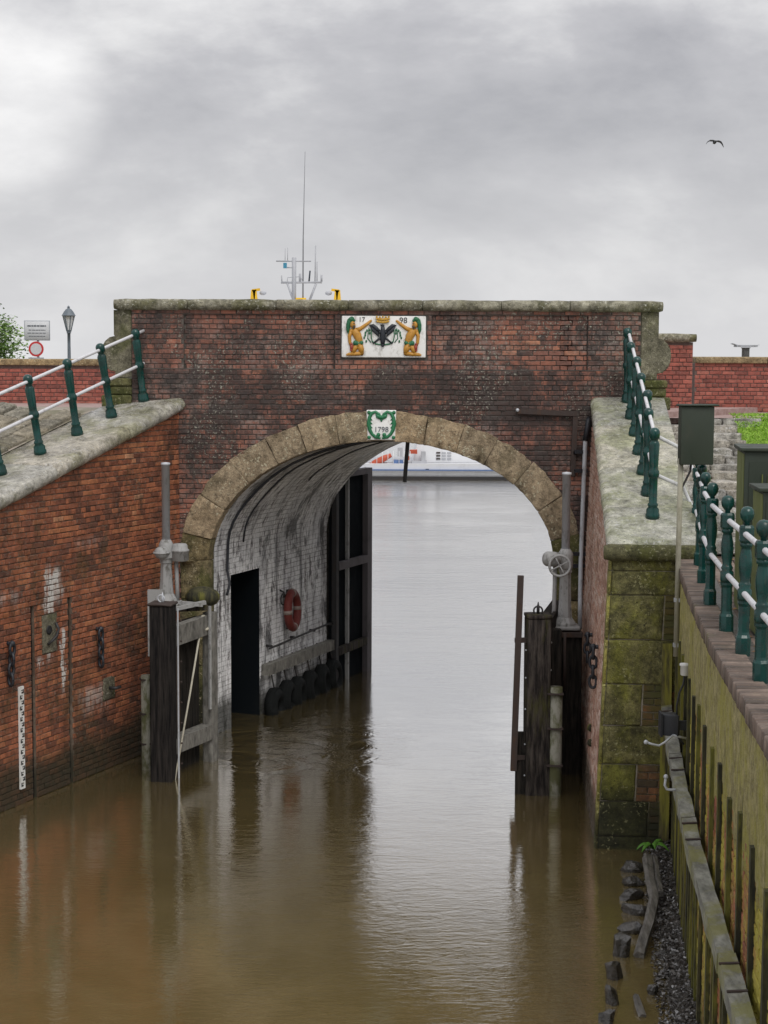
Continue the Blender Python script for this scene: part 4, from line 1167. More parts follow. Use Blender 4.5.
# ------------------------------------------------------------------ left wing wall
lw = thing('wing_wall', (-3.7, 21, 0), 'sloping red brick wing wall left of the arch with stone slabs on top', 'wall')
LEN_L = 10.0
SLOTS = [(2.78, 0.065), (3.58, 0.075)]; SLOT_Z = 2.44
def pl(s_, z, o=0.0): return CORN_L + DIR_L * s_ + NOR_L * o + Vector((0, 0, z))
def ltop(s_): return zl(D + DIR_L.y * s_) - 0.16
m = MB()
def wall_prism(m, f, s0, s1, z0a, zfun, o0, o1):
    za, zb = (zfun(s0), zfun(s1)) if callable(zfun) else (zfun, zfun)
    m.hexa([f(s0, z0a, o0), f(s1, z0a, o0), f(s1, z0a, o1), f(s0, z0a, o1), f(s0, za, o0), f(s1, zb, o0), f(s1, zb, o1), f(s0, za, o1)])
wall_prism(m, pl, -0.6, LEN_L, -1, ltop, -0.16, -0.98)
wall_prism(m, pl, -0.3, LEN_L, SLOT_Z, ltop, -0.012, -0.17)
edges = [-0.3] + [q for c, w in SLOTS for q in (c - w / 2, c + w / 2)] + [LEN_L]
for a, b in zip(edges[::2], edges[1::2]): wall_prism(m, pl, a, b, -1, SLOT_Z + 0.001, -0.012, -0.17)
lcore = m.build('brickwork', 'mortar_left', lw)
STN = []
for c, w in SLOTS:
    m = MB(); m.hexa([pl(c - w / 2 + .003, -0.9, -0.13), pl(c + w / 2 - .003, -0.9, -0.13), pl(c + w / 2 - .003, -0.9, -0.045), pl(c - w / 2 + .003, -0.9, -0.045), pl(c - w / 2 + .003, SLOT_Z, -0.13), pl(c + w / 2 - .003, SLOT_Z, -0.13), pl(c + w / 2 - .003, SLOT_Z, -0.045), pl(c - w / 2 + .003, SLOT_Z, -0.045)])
    m.build('slot_shade_strip', 'panel_shade_black', lw)  # added black strip, stands in for the shade down in the slot
def wall_hit(u, v):
    """distance along the left wall, and y, of a picture point"""
    d = ray(u, v); C = Vector((0, 0, CAMH))
    t = (CORN_L - C).dot(NOR_L) / d.dot(NOR_L)
    p = C + d * t
    return (p - CORN_L).dot(DIR_L), p.y
s1_, y1_ = wall_hit(50, 635); STN.append((s1_, at(50, 654, y1_).z, at(50, 616, y1_).z, 0.30))
s2_, y2_ = wall_hit(110, 689); STN.append((s2_, at(110, 700, y2_).z, at(110, 678, y2_).z, 0.27))
def lspan(z):
    lo = 0.02
    # the coping line cuts the courses
    top = (zl(D) - 0.10 - z) / 0.277 * math.hypot(0.43, 1)
    hi = min(LEN_L, top)
    segs = [(lo, hi)]
    if z < SLOT_Z:
        for c, w in SLOTS:
            segs = [q for a, b in segs for q in ((a, min(b, c - w / 2)), (max(a, c + w / 2), b)) if q[1] > q[0]]
    for c, za, zb, w in STN:
        if za < z < zb: segs = [q for a, b in segs for q in ((a, min(b, c - w / 2)), (max(a, c + w / 2), b)) if q[1] > q[0]]
    return segs
brickwork(lcore, lw, 'brick_left', CORN_L, DIR_L, NOR_L, -0.1, 4.9, lspan, 300)
for c, za, zb, w in STN:
    pts = [pl(c + w / 2, za, 0.006), pl(c - w / 2, za, 0.006), pl(c - w / 2, za, -0.1), pl(c + w / 2, za, -0.1), pl(c + w / 2, zb, 0.006), pl(c - w / 2, zb, 0.006), pl(c - w / 2, zb, -0.1), pl(c + w / 2, zb, -0.1)]
    link('anchor_stone', rough_mesh('anchor_stone', pts, 0.012, 2, 0.003), 'sandstone_end', lw, rcol=rnd())
# hollow and curved iron of the upper anchor stone
c, za, zb, w = STN[0]; zc = (za + zb) / 2
m = MB(); m.lathe([(0.055, 0), (0.06, 0.01), (0.04, 0.014), (0.0, 0.006)], 14, pl(c + 0.02, zc + 0.05, 0.004), NOR_L)
m.build('socket', 'black_mark', lw)
m = MB(); m.tube([pl(c - 0.08, zc + 0.13, 0.04), pl(c - 0.10, zc + 0.05, 0.07), pl(c - 0.06, zc - 0.03, 0.07), pl(c + 0.02, zc - 0.09, 0.05), pl(c + 0.05, zc - 0.13, 0.01)], 0.018, 8)
m.build('iron_hook', 'dark_steel', lw)
c, za, zb, w = STN[1]
m = MB(); m.tube([pl(c, (za + zb) / 2, 0.0), pl(c - 0.02, (za + zb) / 2, 0.10), pl(c - 0.1, (za + zb) / 2 + 0.005, 0.11)], 0.022, 8)
m.build('iron_pin', 'dark_steel', lw)

def slab_run(parent, f, s0, s1, zf, wid, mat, lens, nose=0.10, th=0.19, front_roll=False):
    """stone slabs down a slope; f(s, z, o) gives wall points, o > 0 towards the water"""
    s_ = s0
    i = 0
    while s_ < s1 - 0.02:
        l = min(lens[i % len(lens)], s1 - s_)
        if s1 - s_ - l < 0.35: l = s1 - s_
        last = front_roll and s_ + l > s1 - 0.02
        prof = [(-wid, 0.0), (-wid * 0.66, 0.004), (-wid * 0.33, 0.002), (nose - th / 2, 0.0)]
        for k in range(1, 7):
            a = PI / 2 - PI * k / 7
            prof.append((nose - th / 2 + math.cos(a) * th / 2, -th / 2 + math.sin(a) * th / 2))
        prof += [(nose - th / 2, -th), (-wid, -th)]
        n = max(3, int(l / 0.14)); np_ = len(prof); vs_, fs = [], []
        tilt = ru(-0.006, 0.006)
        qs = [s_ + 0.007 + (l - 0.014) * j / n for j in range(n + 1)]
        qs = [qs[0], qs[0] + 0.02] + qs[1:-1] + [qs[-1] - 0.02, qs[-1]]; n += 2
        if last:
            e1_ = s_ + l; qs = [q for q in qs if q < e1_ - th / 2 - 0.02] + [e1_ - th / 2 * (1 - math.sin(PI / 2 * k / 7)) for k in range(8)]
            n = len(qs) - 1
        for j in range(n + 1):
            q = qs[j]
            drop = 0.014 if j in (0, n) else 0.0
            if last:
                dist = (s_ + l) - q
                rr = th / 2
                if dist < rr: drop = rr - math.sqrt(max(0, rr * rr - (rr - dist) ** 2))
            for (o, dz) in prof:
                sh = drop * (1 if dz > -th / 2 else -1)
                vs_.append(f(q, zf(q) + dz - sh + tilt + ru(-0.004, 0.004), o + (0.0 if o < 0 else ru(-0.005, 0.005))))
        for j in range(n):
            for k in range(np_):
                k2 = (k + 1) % np_
                fs.append((j * np_ + k, j * np_ + k2, (j + 1) * np_ + k2, (j + 1) * np_ + k))
        fs += [tuple(range(np_)), tuple(n * np_ + k for k in range(np_))]
        m = MB(); m.add(vs_, fs, 0, True)
        o_ = m.build('coping_slab', mat, parent); o_.color = (rnd(), 0, 0, 1)
        # flat shading on the top keeps edges crisp
        s_ += l; i += 1
slab_run(lw, pl, -0.02, LEN_L, lambda s_: zl(D + DIR_L.y * s_), 0.98, 'slab_left', [1.45, 1.7, 1.3, 1.6], 0.09, 0.20)

# bank of rough setts behind the left slabs
def pbank(a, b):  # a metres down the slope from the bridge, b metres to the left of the slab edge
    p = CORN_L + DIR_L * a - NOR_L * (0.99 + b)
    return Vector((p.x, p.y, zl(p.y) - 0.05 + 0.03 * b))
m = MB()
n1_, n2_ = 14, 10
vs_ = [pbank(-0.9 + 11.5 * i / n1_, 6.5 * j / n2_) for j in range(n2_ + 1) for i in range(n1_ + 1)]
vs_ = [Vector((p.x, p.y, min(p.z, 4.80))) - Vector((0, 0, 0.05)) for p in vs_]
m.add(vs_, [(j * (n1_ + 1) + i, j * (n1_ + 1) + i + 1, (j + 1) * (n1_ + 1) + i + 1, (j + 1) * (n1_ + 1) + i) for j in range(n2_) for i in range(n1_)])
bank = m.build('cobbled_bank', 'mortar_right', kind='structure')
for r_ in range(9):
    b = 0.02 + r_ * 0.30
    a = -0.7 + ru(0, 0.2)
    while a < 4.6:
        l = ru(0.26, 0.5)
        p0, p1 = pbank(a + l / 2, b + 0.145), None
        if p0.z < 4.8:
            cs = []
            for dz in (-0.09, ru(0.0, 0.03)):
                for (i_, j_) in ((0.012, 0.01), (l - 0.012, 0.01), (l - 0.012, 0.285), (0.012, 0.285)):
                    q = pbank(a + i_ + ru(-0.02, 0.02), b + j_ + ru(-0.02, 0.02))
                    cs.append(q + Vector((0, 0, dz - 0.02 + ru(-0.01, 0.01))))
            link('sett', rough_mesh('sett', cs, 0.025, 2, 0.006), 'bank_stone', bank, rcol=rnd())
        a += l
sheet('path_left', 'path_brick', [(-12, D - 0.4, 4.745), (XL0 - 0.1, D + 0.5, 4.745), (XL0 - 0.1, WY, 4.735), (-12, WY, 4.735)], 4, 4, 0.0)

# ------------------------------------------------------------------ right wing wall
rw = thing('wing_wall', (2.9, 20, 0), 'right wing wall with mossy stone end pier and pale sloping slabs', 'wall')
def pr(s_, z, o=0.0):
    p = CORN_R + DIR_R * s_ + NOR_R * (o + BAT_R * (3.4 - z))
    return Vector((p.x, p.y, z))
WR = 1.0
def rtop(s_): return zr(D + DIR_R.y * s_) - 0.15
m = MB()
N = 8
for i in range(N):
    a, b = -0.3 + (LEN_R - 0.02 + 0.3) * i / N, -0.3 + (LEN_R - 0.02 + 0.3) * (i + 1) / N
    m.hexa([pr(a, -1, -0.012), pr(b, -1, -0.012), pr(b, -1, -WR + 0.15), pr(a, -1, -WR + 0.15), pr(a, rtop(a), -0.012), pr(b, rtop(b), -0.012), pr(b, rtop(b), -WR), pr(a, rtop(a), -WR)])
rcore = m.build('brickwork', 'mortar_right', rw)
def rspan(z):
    top = (zr(D) - 0.10 - z) / 0.285
    return [(0.02, min(LEN_R - 0.20, top))]
brickwork(rcore, rw, 'brick_right', CORN_R, DIR_R, NOR_R, -0.1, 4.9, rspan, 300, bat=BAT_R, ztop=3.4)
slab_run(rw, lambda s_, z, o: pr(s_, z, o) if True else None, -0.02, LEN_R + 0.0, lambda s_: zr(D + DIR_R.y * s_), WR, 'slab_right', [1.25, 1.65, 1.35, 1.3], 0.035, 0.18, True)
# stone end of the pier
EY = END_R.y
def pe(a, z, o=0.0):      # a metres to the right of the corner, o towards the viewer
    c0 = pr(LEN_R, z)
    q = c0 - NOR_R * a + DIR_R * o
    return Vector((q.x, q.y, z))
zt_ = rtop(LEN_R) - 0.0
hs = [0.16, 0.27, 0.50, 0.50, 0.47, 0.44, 0.42, 0.40, 0.30]
widths = [[1.0], [1.0], [0.60, None], [1.0], [0.42, None], [0.80, None], [0.40, None], [0.55, None], [1.0]]
zz = zt_
PW = 1.04
for h_, ws in zip(hs, widths):
    a = 0.0
    for wv in ws:
        if wv is None:
            # brick patch beside the stone
            rows_n = int(h_ / BH)
            mm = MB(); mm.hexa([pe(a + 0.01, zz - h_, -0.02), pe(PW, zz - h_, -0.02), pe(PW, zz - h_, -0.12), pe(a + 0.01, zz - h_, -0.12), pe(a + 0.01, zz, -0.02), pe(PW, zz, -0.02), pe(PW, zz, -0.12), pe(a + 0.01, zz, -0.12)])
            bed = mm.build('mortar_bed', 'mortar_quay', rw)
            for q in range(rows_n):
                zc = zz - h_ + (q + 0.5) * h_ / rows_n
                s0 = a + 0.015 - (0.11 if q % 2 else 0)
                while s0 < PW - 0.03:
                    b0, b1 = max(s0, a + 0.015), min(s0 + 0.225, PW)
                    if b1 - b0 > 0.04:
                        me = unit_brick('s', 'brick_pier')
                        link('brick', me, 'brick_pier', bed, loc=pe((b0 + b1) / 2, zc, -0.004 + ru(-0.004, 0.003)), scale=((b1 - b0) / (BL - JT), 1, h_ / rows_n / BH), rot=(0, ru(-0.01, 0.01), math.atan2(-NOR_R.y, -NOR_R.x)), rcol=rnd())
                    s0 += 0.235
            continue
        b = min(PW, a + wv * PW) if wv < 1.0 else PW
        a0_ = a; a = max(a, 0.03)
        pts = [pe(a + 0.003, zz - h_ + 0.004, 0.0), pe(b - 0.003, zz - h_ + 0.004, 0.0), pe(b - 0.003, zz - h_ + 0.004, -0.22), pe(a + 0.003, zz - h_ + 0.004, -0.22),
               pe(a + 0.003, zz - 0.004, 0.0), pe(b - 0.003, zz - 0.004, 0.0), pe(b - 0.003, zz - 0.004, -0.22), pe(a + 0.003, zz - 0.004, -0.22)]
        link('pier_stone', rough_mesh('pier_stone', pts, 0.018, 2, 0.006, 3), 'pier_stone', rw, rcol=rnd())
        a = b
    zz -= h_
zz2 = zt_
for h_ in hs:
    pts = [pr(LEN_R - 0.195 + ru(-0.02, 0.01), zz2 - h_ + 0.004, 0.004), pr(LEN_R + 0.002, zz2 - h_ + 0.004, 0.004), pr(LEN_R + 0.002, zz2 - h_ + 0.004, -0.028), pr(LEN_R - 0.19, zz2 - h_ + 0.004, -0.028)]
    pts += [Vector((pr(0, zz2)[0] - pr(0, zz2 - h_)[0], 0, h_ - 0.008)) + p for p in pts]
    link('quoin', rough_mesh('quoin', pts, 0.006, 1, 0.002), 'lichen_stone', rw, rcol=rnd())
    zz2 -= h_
m = MB()
nro = 14; vs_ = []
m.tube([pe(-0.07 + (PW + 0.07) * i / nro, rtop(LEN_R) + 0.045 + ru(-0.003, 0.003), 0.02) for i in range(nro + 1)], [0.092 + ru(-0.003, 0.003) if 0 < i < nro else 0.075 for i in range(nro + 1)], 16)
m.build('roll_moulding', 'roll_stone', rw)
m = MB(); pts = [pe(-0.03, -0.5, 0.10), pe(0.62, -0.5, 0.10), pe(0.62, -0.5, -0.2), pe(-0.03, -0.5, -0.2), pe(-0.03, zz + 0.06, 0.07), pe(0.62, zz + 0.06, 0.07), pe(0.62, zz + 0.06, -0.2), pe(-0.03, zz + 0.06, -0.2)]
link('plinth', rough_mesh('plinth', pts, 0.03, 2, 0.01, 2), 'timber_dark', rw)

# ------------------------------------------------------------------ right quay wall
qw = thing('quay_wall', (2.6, 13, 0), 'mossy retaining wall on the right with brick below and render above', 'wall')
YS = [5.0 + 0.4 * i for i in range(33)] + [17.85]
def pq_(y, z, o=0.0):
    p = Vector((wx(y), y, 0)) + wnor(y) * o
    return Vector((p.x, p.y, z))
m = MB()
for a, b in zip(YS, YS[1:]):
    m.hexa([pq_(a, -1, -0.012), pq_(b, -1, -0.012), pq_(b, -1, -0.40), pq_(a, -1, -0.40), pq_(a, ZQ - 0.11, -0.012), pq_(b, ZQ - 0.11, -0.012), pq_(b, ZQ - 0.11, -0.40), pq_(a, ZQ - 0.11, -0.40)])
qcore = m.build('brickwork', 'mortar_quay', qw)
# bricks below z = 2.45, along the curve: short straight lengths
ZR = 2.44
arc_pts = [(y, wx(y)) for y in [8.4 + 1.0 * i for i in range(10)]]
first = True
total = 300
# nearest lengths first so that the largest bricks become objects
segs_q = list(zip(arc_pts, arc_pts[1:]))
per = [60, 60, 55, 50, 40, 35, 0, 0, 0]
for (pa, pb), nobj in zip(segs_q, per):
    A, B = Vector((pa[1], pa[0], 0)), Vector((pb[1], pb[0], 0))
    d_ = (B - A); L_ = d_.length; d_.normalize()
    brickwork(qcore, qw, 'brick_quay', A, d_, (-d_.y, d_.x, 0), 0.0, ZR, lambda z, L_=L_: [(0.0, L_)], nobj)
# upper render coat, slightly proud and with an uneven lower edge
vs_, fs = [], []
NY = 260
ys = [4.5 + (17.85 - 4.5) * i / NY for i in range(NY + 1)]
for i, y in enumerate(ys):
    zb = ZR - 0.22 + 0.16 * math.sin(y * 5.1) * math.sin(y * 2.3 + 1) + ru(-0.09, 0.09)
    for z, o in ((zb, -0.010), (zb + 0.05, 0.004), (2.85, 0.008), (ZQ - 0.12, 0.010), (ZQ - 0.095, 0.01), (ZQ - 0.095, -0.1)):
        vs_.append(pq_(y, z, o + ru(-0.004, 0.004)))
for i in range(NY):
    for k in range(5):
        fs.append((i * 6 + k, (i + 1) * 6 + k, (i + 1) * 6 + k + 1, i * 6 + k + 1))
m = MB(); m.add(vs_, fs, 0, True); m.build('render_coat', 'quay_render', qw)
# brick-on-edge coping along the quay edge
cope_me = rough_mesh('coping_brick', [(-0.037, -0.105, -0.06), (0.037, -0.105, -0.06), (0.037, 0.105, -0.06), (-0.037, 0.105, -0.06), (-0.037, -0.105, 0.06), (0.037, -0.105, 0.06), (0.037, 0.105, 0.06), (-0.037, 0.105, 0.06)], 0.008, 1, 0.002)
cope_me.materials.append(MATS['brick_paving'])
y = 8.6
while y < 17.75:
    n_ = wnor(y); ang = math.atan2(n_.y, n_.x)
    p = Vector((wx(y), y, ZQ - 0.032)) + n_ * (-0.082 + ru(-0.004, 0.004))
    link('coping_brick', cope_me, 'brick_paving', qw, loc=p + Vector((0, 0, ru(-0.004, 0.004))), rot=(ru(-0.02, 0.02), ru(-0.02, 0.02), ang + PI / 2 + ru(-0.03, 0.03)), rcol=rnd())
    y += 0.080 * math.cos(math.atan(0.11))
m = MB()
for a, b in zip(YS, YS[1:]): m.hexa([pq_(a, ZQ - 0.10, -0.02), pq_(b, ZQ - 0.10, -0.02), pq_(b, ZQ - 0.10, -0.3), pq_(a, ZQ - 0.10, -0.3), pq_(a, ZQ + 0.015, -0.02), pq_(b, ZQ + 0.015, -0.02), pq_(b, ZQ + 0.015, -0.3), pq_(a, ZQ + 0.015, -0.3)])
m.build('coping_bed', 'mud', qw)
# piles in front of the wall, tops at 2.5 m
yy = 8.75
while yy < 17.4:
    n_ = wnor(yy)
    zt2 = 2.52 + ru(-0.06, 0.06)
    a = pq_(yy, -0.7, 0.016); b = pq_(yy + ru(-0.02, 0.02), zt2, 0.016)
    m = MB(); m.bar(a, b, 0.07, 0.032, up=n_)
    m.build('pile', 'pile_moss', qw)
    yy += ru(0.56, 0.70)
# planks and piles below the waler
yy = 9.6
while yy < 17.3:
    n_ = wnor(yy)
    w = ru(0.05, 0.08) if yy < 13.5 else ru(0.07, 0.12)
    m = MB(); m.bar(pq_(yy, -0.7, 0.020 + ru(0, 0.006)), pq_(yy + ru(-0.015, 0.015), 1.57 + ru(-0.05, 0.0), 0.022), w, ru(0.018, 0.03), up=n_)
    m.build('plank', random.choice(['plank_moss', 'plank_moss', 'pile_moss']), qw)
    yy += ru(0.26, 0.40) if yy > 13.5 else ru(0.42, 0.66)
m = MB(); m.bar(pq_(17.5, -0.5, 0.10), pq_(17.5, 2.35, 0.10), 0.13, 0.11, up=wnor(17.4)); m.build('corner_post', 'plank_moss', qw)
# waler beam, in lengths
wys = [6.0, 9.9, 13.0, 15.2, 17.75]
for a, b in zip(wys, wys[1:]):
    n = 8; vs_, fs = [], []
    for i in range(n + 1):
        y = a + 0.006 + (b - a - 0.012) * i / n
        for o, z in ((0.045, 1.53), (0.155, 1.53), (0.155, 1.66), (0.045, 1.675)): vs_.append(pq_(y, z + ru(-0.008, 0.008), o + ru(-0.008, 0.008)))
    for i in range(n):
        for k in range(4): fs.append((i * 4 + k, i * 4 + (k + 1) % 4, (i + 1) * 4 + (k + 1) % 4, (i + 1) * 4 + k))
    fs += [(0, 1, 2, 3), (n * 4, n * 4 + 1, n * 4 + 2, n * 4 + 3)]
    m = MB(); m.add(vs_, fs); m.build('waler', 'waler_wood', qw)
    m = MB(); y = b - 0.05
    for k in (0.15, 0.6):
        m.bar(pq_(y - k, 1.678, 0.04), pq_(y - k, 1.668, 0.165), 0.025, 0.010)
    m.build('strap', 'rust_steel', qw)

# quay pavement
m = MB()
vs_, fs = [], []
ys = [3.0 + 0.5 * i for i in range(32)]
for y in ys: vs_ += [pq_(max(4.0, y), ZQ - 0.06, -0.235), Vector((14, y, ZQ - 0.06))]
for i in range(len(ys) - 1): fs.append((2 * i, 2 * i + 1, 2 * i + 3, 2 * i + 2))
m.add(vs_, fs); pav = m.build('quay_pavement', 'ground_brick', kind='structure')
pb = rough_mesh('paving_brick', [(-0.048, -0.098, -0.05), (0.048, -0.098, -0.05), (0.048, 0.098, -0.05), (-0.048, 0.098, -0.05), (-0.048, -0.098, 0.02), (0.048, -0.098, 0.02), (0.048, 0.098, 0.02), (-0.048, 0.098, 0.02)], 0.007, 1, 0.002)
pb.materials.append(MATS['brick_paving'])
cnt = 0
for r_ in range(8):
    y = 9.3 + (0.1 if r_ % 2 else 0)
    while y < 18.0 and cnt < 300:
        n_ = wnor(y); ang = math.atan2(n_.y, n_.x)
        p = Vector((wx(y), y, 0)) - n_ * (0.240 + r_ * 0.102)
        u, v, dd = project((p.x, p.y, ZQ))
        if u < 775 and v < 760:
            link('paving_brick', pb, 'brick_paving', pav, loc=(p.x, p.y, ZQ - 0.018 + ru(-0.006, 0.006)), rot=(ru(-0.02, 0.02), ru(-0.02, 0.02), ang + ru(-0.03, 0.03)), rcol=rnd()); cnt += 1
        y += 0.203
# fallen leaves on the quay
m = MB()
for k in range(260):
    y = ru(9.2, 17.8); o = ru(0.03, 1.0)
    n_ = wnor(y); p = Vector((wx(y), y, ZQ + 0.012)) - n_ * o
    a = ru(0, 2 * PI); l = ru(0.02, 0.045)
    d1 = Vector((math.cos(a), math.sin(a), ru(-0.1, 0.3))) * l; d2 = Vector((-math.sin(a), math.cos(a), ru(-0.1, 0.2))) * l * 0.5
    m.add([p - d1, p - d2 * 1.0 + Vector((0, 0, 0.004)), p + d1, p + d2 + Vector((0, 0, 0.006))], [(0, 1, 2, 3)], rnd())
m.build('fallen_leaves', 'leaf_litter', label='scattered brown fallen leaves on the brick quay', cat='leaves', kind='stuff')

# steps of rough stone beside the right slabs
steps = thing('stone_steps', (4.3, 20.5, 3.3), 'rough stone steps climbing beside the right slabs up to the path', 'steps')
NS = 15
for i in range(NS):
    y0 = 17.95 + (23.6 - 17.95) * i / NS; dep_ = (23.6 - 17.95) / NS
    zt2 = 3.34 + (4.66 - 3.34) * (i + 1) / NS
    xl_ = CORN_R.x + DIR_R.x * (D - y0) / -DIR_R.y + WR + 0.02 if y0 < D else CORN_R.x + WR + 0.45
    xr_ = xl_ + ru(1.05, 1.25)
    x = xl_
    while x < xr_ - 0.05:
        w = min(ru(0.3, 0.75), xr_ - x)
        if xr_ - x - w < 0.18: w = xr_ - x
        j = lambda s=0.02: ru(-s, s)
        f_ = y0 - 0.05 + j(0.045)
        hh = zt2 + j(0.02)
        pts = [(x + 0.012, f_ + j(), hh - 0.15), (x + w - 0.012, f_ + j(), hh - 0.15), (x + w - 0.012, y0 + dep_ + 0.05, hh - 0.15), (x + 0.012, y0 + dep_ + 0.05, hh - 0.15),
               (x + 0.012, f_ + j(0.03), hh + j(0.012)), (x + w - 0.012, f_ + j(0.03), hh + j(0.012)), (x + w - 0.012, y0 + dep_ + 0.05, hh), (x + 0.012, y0 + dep_ + 0.05, hh)]
        link('step_stone', rough_mesh('step_stone', pts, 0.02, 2, 0.01, 1), 'step_stone', steps, rcol=rnd())
        x += w
m = MB()
m.quad((3.3, 17.9, 3.10), (5.3, 17.9, 3.10), (5.6, 23.7, 4.56), (3.9, 23.7, 4.56))
m.build('step_bed', 'mud', steps)
# path on top and the grass bank
sheet('path_right', 'path_brick', [(XR0 + 0.1, 23.45, 4.66), (14, 23.9, 4.66), (14, WY, 4.63), (XR0 + 0.1, WY, 4.63)], 4, 4)
GP = [(14.6, 3.30), (17.9, 3.45), (23.5, 4.70), (23.95, 4.72)]
def gzz(y):
    for (a, b), (c, d) in zip(GP, GP[1:]):
        if y <= c: return b + (d - b) * (y - a) / (c - a)
    return GP[-1][1]
m = MB(); vs_, fs = [], []
gys = [14.6 + (23.95 - 14.6) * i / 16 for i in range(17)]
for y in gys:
    xl_ = 4.62 + (y - 18) * 0.09 if y > 17 else 4.4
    for q in range(7): vs_.append((xl_ + (12 - xl_) * q / 6, y, gzz(y) + ru(-0.015, 0.015) - (0.1 if q == 0 else 0)))
for i in range(16):
    for q in range(6): fs.append((i * 7 + q, i * 7 + q + 1, (i + 1) * 7 + q + 1, (i + 1) * 7 + q))
m.add(vs_, fs, 0, True); m.build('grass_bank', 'soil', kind='structure')
m = MB()
for k in range(34000):
    y = ru(19.0, 23.9); xl_ = 4.62 + (y - 18) * 0.09
    x = xl_ + (rnd() ** 1.2) * 2.8
    if x - xl_ < 0.25 and rnd() < 0.5: continue
    z = gzz(y) - 0.01; a = ru(0, PI); h_ = ru(0.012, 0.035); w = ru(0.005, 0.010)
    lean = Vector((ru(-0.05, 0.05), ru(-0.05, 0.05), 0))
    p = Vector((x, y, z)); dx = Vector((math.cos(a) * w, math.sin(a) * w, 0))
    m.add([p - dx, p + dx, p + lean + Vector((0, 0, h_))], [(0, 1, 2)], rnd())
m.build('grass', 'leaf_grass', label='bright green grass on the bank below the right wall', cat='grass', kind='stuff', fix=False)

# ------------------------------------------------------------------ railings
def post_mesh_a():
    m = MB()
    m.lathe([(0.082, 0), (0.082, 0.05), (0.074, 0.062), (0.074, 0.105), (0.052, 0.135), (0.060, 0.150), (0.060, 0.170), (0.047, 0.185), (0.050, 0.46), (0.053, 0.475), (0.064, 0.49), (0.066, 0.52), (0.064, 0.55), (0.052, 0.565), (0.050, 0.60), (0.062, 0.86), (0.050, 0.89), (0.040, 0.905), (0.046, 0.92), (0.060, 0.935), (0.062, 1.005), (0.050, 1.03), (0.028, 1.047), (0.0, 1.052)], 12, smooth=True)
    me = m.mesh('post'); me.materials.append(MATS['green_gloss']); return me
def post_mesh_b():
    m = MB()
    m.lathe([(0.056, 0), (0.056, 0.15), (0.046, 0.17), (0.043, 0.19), (0.042, 0.38), (0.050, 0.40), (0.050, 0.42)], 8, smooth=False, ph=PI / 8)
    m.lathe([(0.049, 0.42), (0.053, 0.44), (0.053, 0.50), (0.040, 0.515), (0.048, 0.535), (0.040, 0.55), (0.035, 0.565), (0.044, 0.62), (0.050, 0.68), (0.048, 0.73), (0.038, 0.79), (0.034, 0.81), (0.046, 0.82), (0.046, 0.84), (0.036, 0.85)], 14)
    m.lathe([(0.047, 0.845), (0.055, 0.86), (0.055, 0.955), (0.046, 0.972), (0.024, 0.975)], 8, smooth=False, ph=PI / 8)
    m.lathe([(0.022, 0.97), (0.020, 0.99), (0.030, 1.0), (0.047, 1.025), (0.053, 1.055), (0.047, 1.085), (0.030, 1.105), (0.0, 1.112)], 14)
    me = m.mesh('post'); me.materials.append(MATS['green_gloss']); return me
PA, PB = post_mesh_a(), post_mesh_b()
def slope_railing(label, bases, rot, upv, ext0=None, ext1=None, ups=(0.965, 0.52)):
    t_ = thing('railing', bases[0], label, 'railing', 'dark green railings with white rails')
    for b in bases: link('post', PA, None, t_, loc=b, rot=(rot[0] + ru(-0.018, 0.018), rot[1] + ru(-0.018, 0.018), rot[2] + ru(-0.2, 0.2)))
    for h_ in ups:
        pts = [b + upv * h_ for b in bases]
        if ext0 is not None: pts = [pts[0] + ext0] + pts
        if ext1 is not None: pts = pts + [q + upv * (h_ - q2) for q, q2 in [(pts[-1] + ext1, h_)]]
        m = MB(); m.tube(pts, 0.022, 10); m.build('rail', 'rail_white', t_)
    m = MB()
    for b in bases:
        for h_ in ups: m.ball(b + upv * h_, 0.033, 8, 6)
    m.build('rail_sleeve', 'green_gloss', t_)
    return t_
sl = math.atan(0.277 * abs(DIR_L.y))
up_l = (Vector((0, 0, 1)) * math.cos(sl) + Vector((DIR_L.x, DIR_L.y, 0)) * math.sin(sl)).normalized()
bases = []
for k in range(11):
    s_ = 0.20 + 0.835 * k
    p = CORN_L + DIR_L * s_ - NOR_L * 0.47
    bases.append(Vector((p.x, p.y, zl(CORN_L.y + DIR_L.y * s_) - 0.005)))
qrot = up_l.to_track_quat('Z', 'Y').to_euler()
dl = (bases[0] - bases[1]).normalized()
slope_railing('dark green railing with white rails on the left sloping wall', bases, qrot, up_l, ext0=dl * 0.27)
sr = math.atan(0.285)
up_r = (Vector((0, 0, 1)) * math.cos(sr) + Vector((DIR_R.x, DIR_R.y, 0)) * math.sin(sr)).normalized()
up_r = (up_r + Vector((0, 0, 1.2))).normalized()
bases_r = []
for k in range(7):
    s_ = 0.22 + 0.725 * k
    p = CORN_R + DIR_R * s_ - NOR_R * 0.52
    bases_r.append(Vector((p.x, p.y, zr(CORN_R.y + DIR_R.y * s_) - 0.005)))
dr_ = (bases_r[0] - bases_r[1]).normalized()
slope_railing('dark green railing climbing the pale slabs right of the arch', bases_r, up_r.to_track_quat('Z', 'Y').to_euler(), up_r, ext0=dr_ * 0.2)
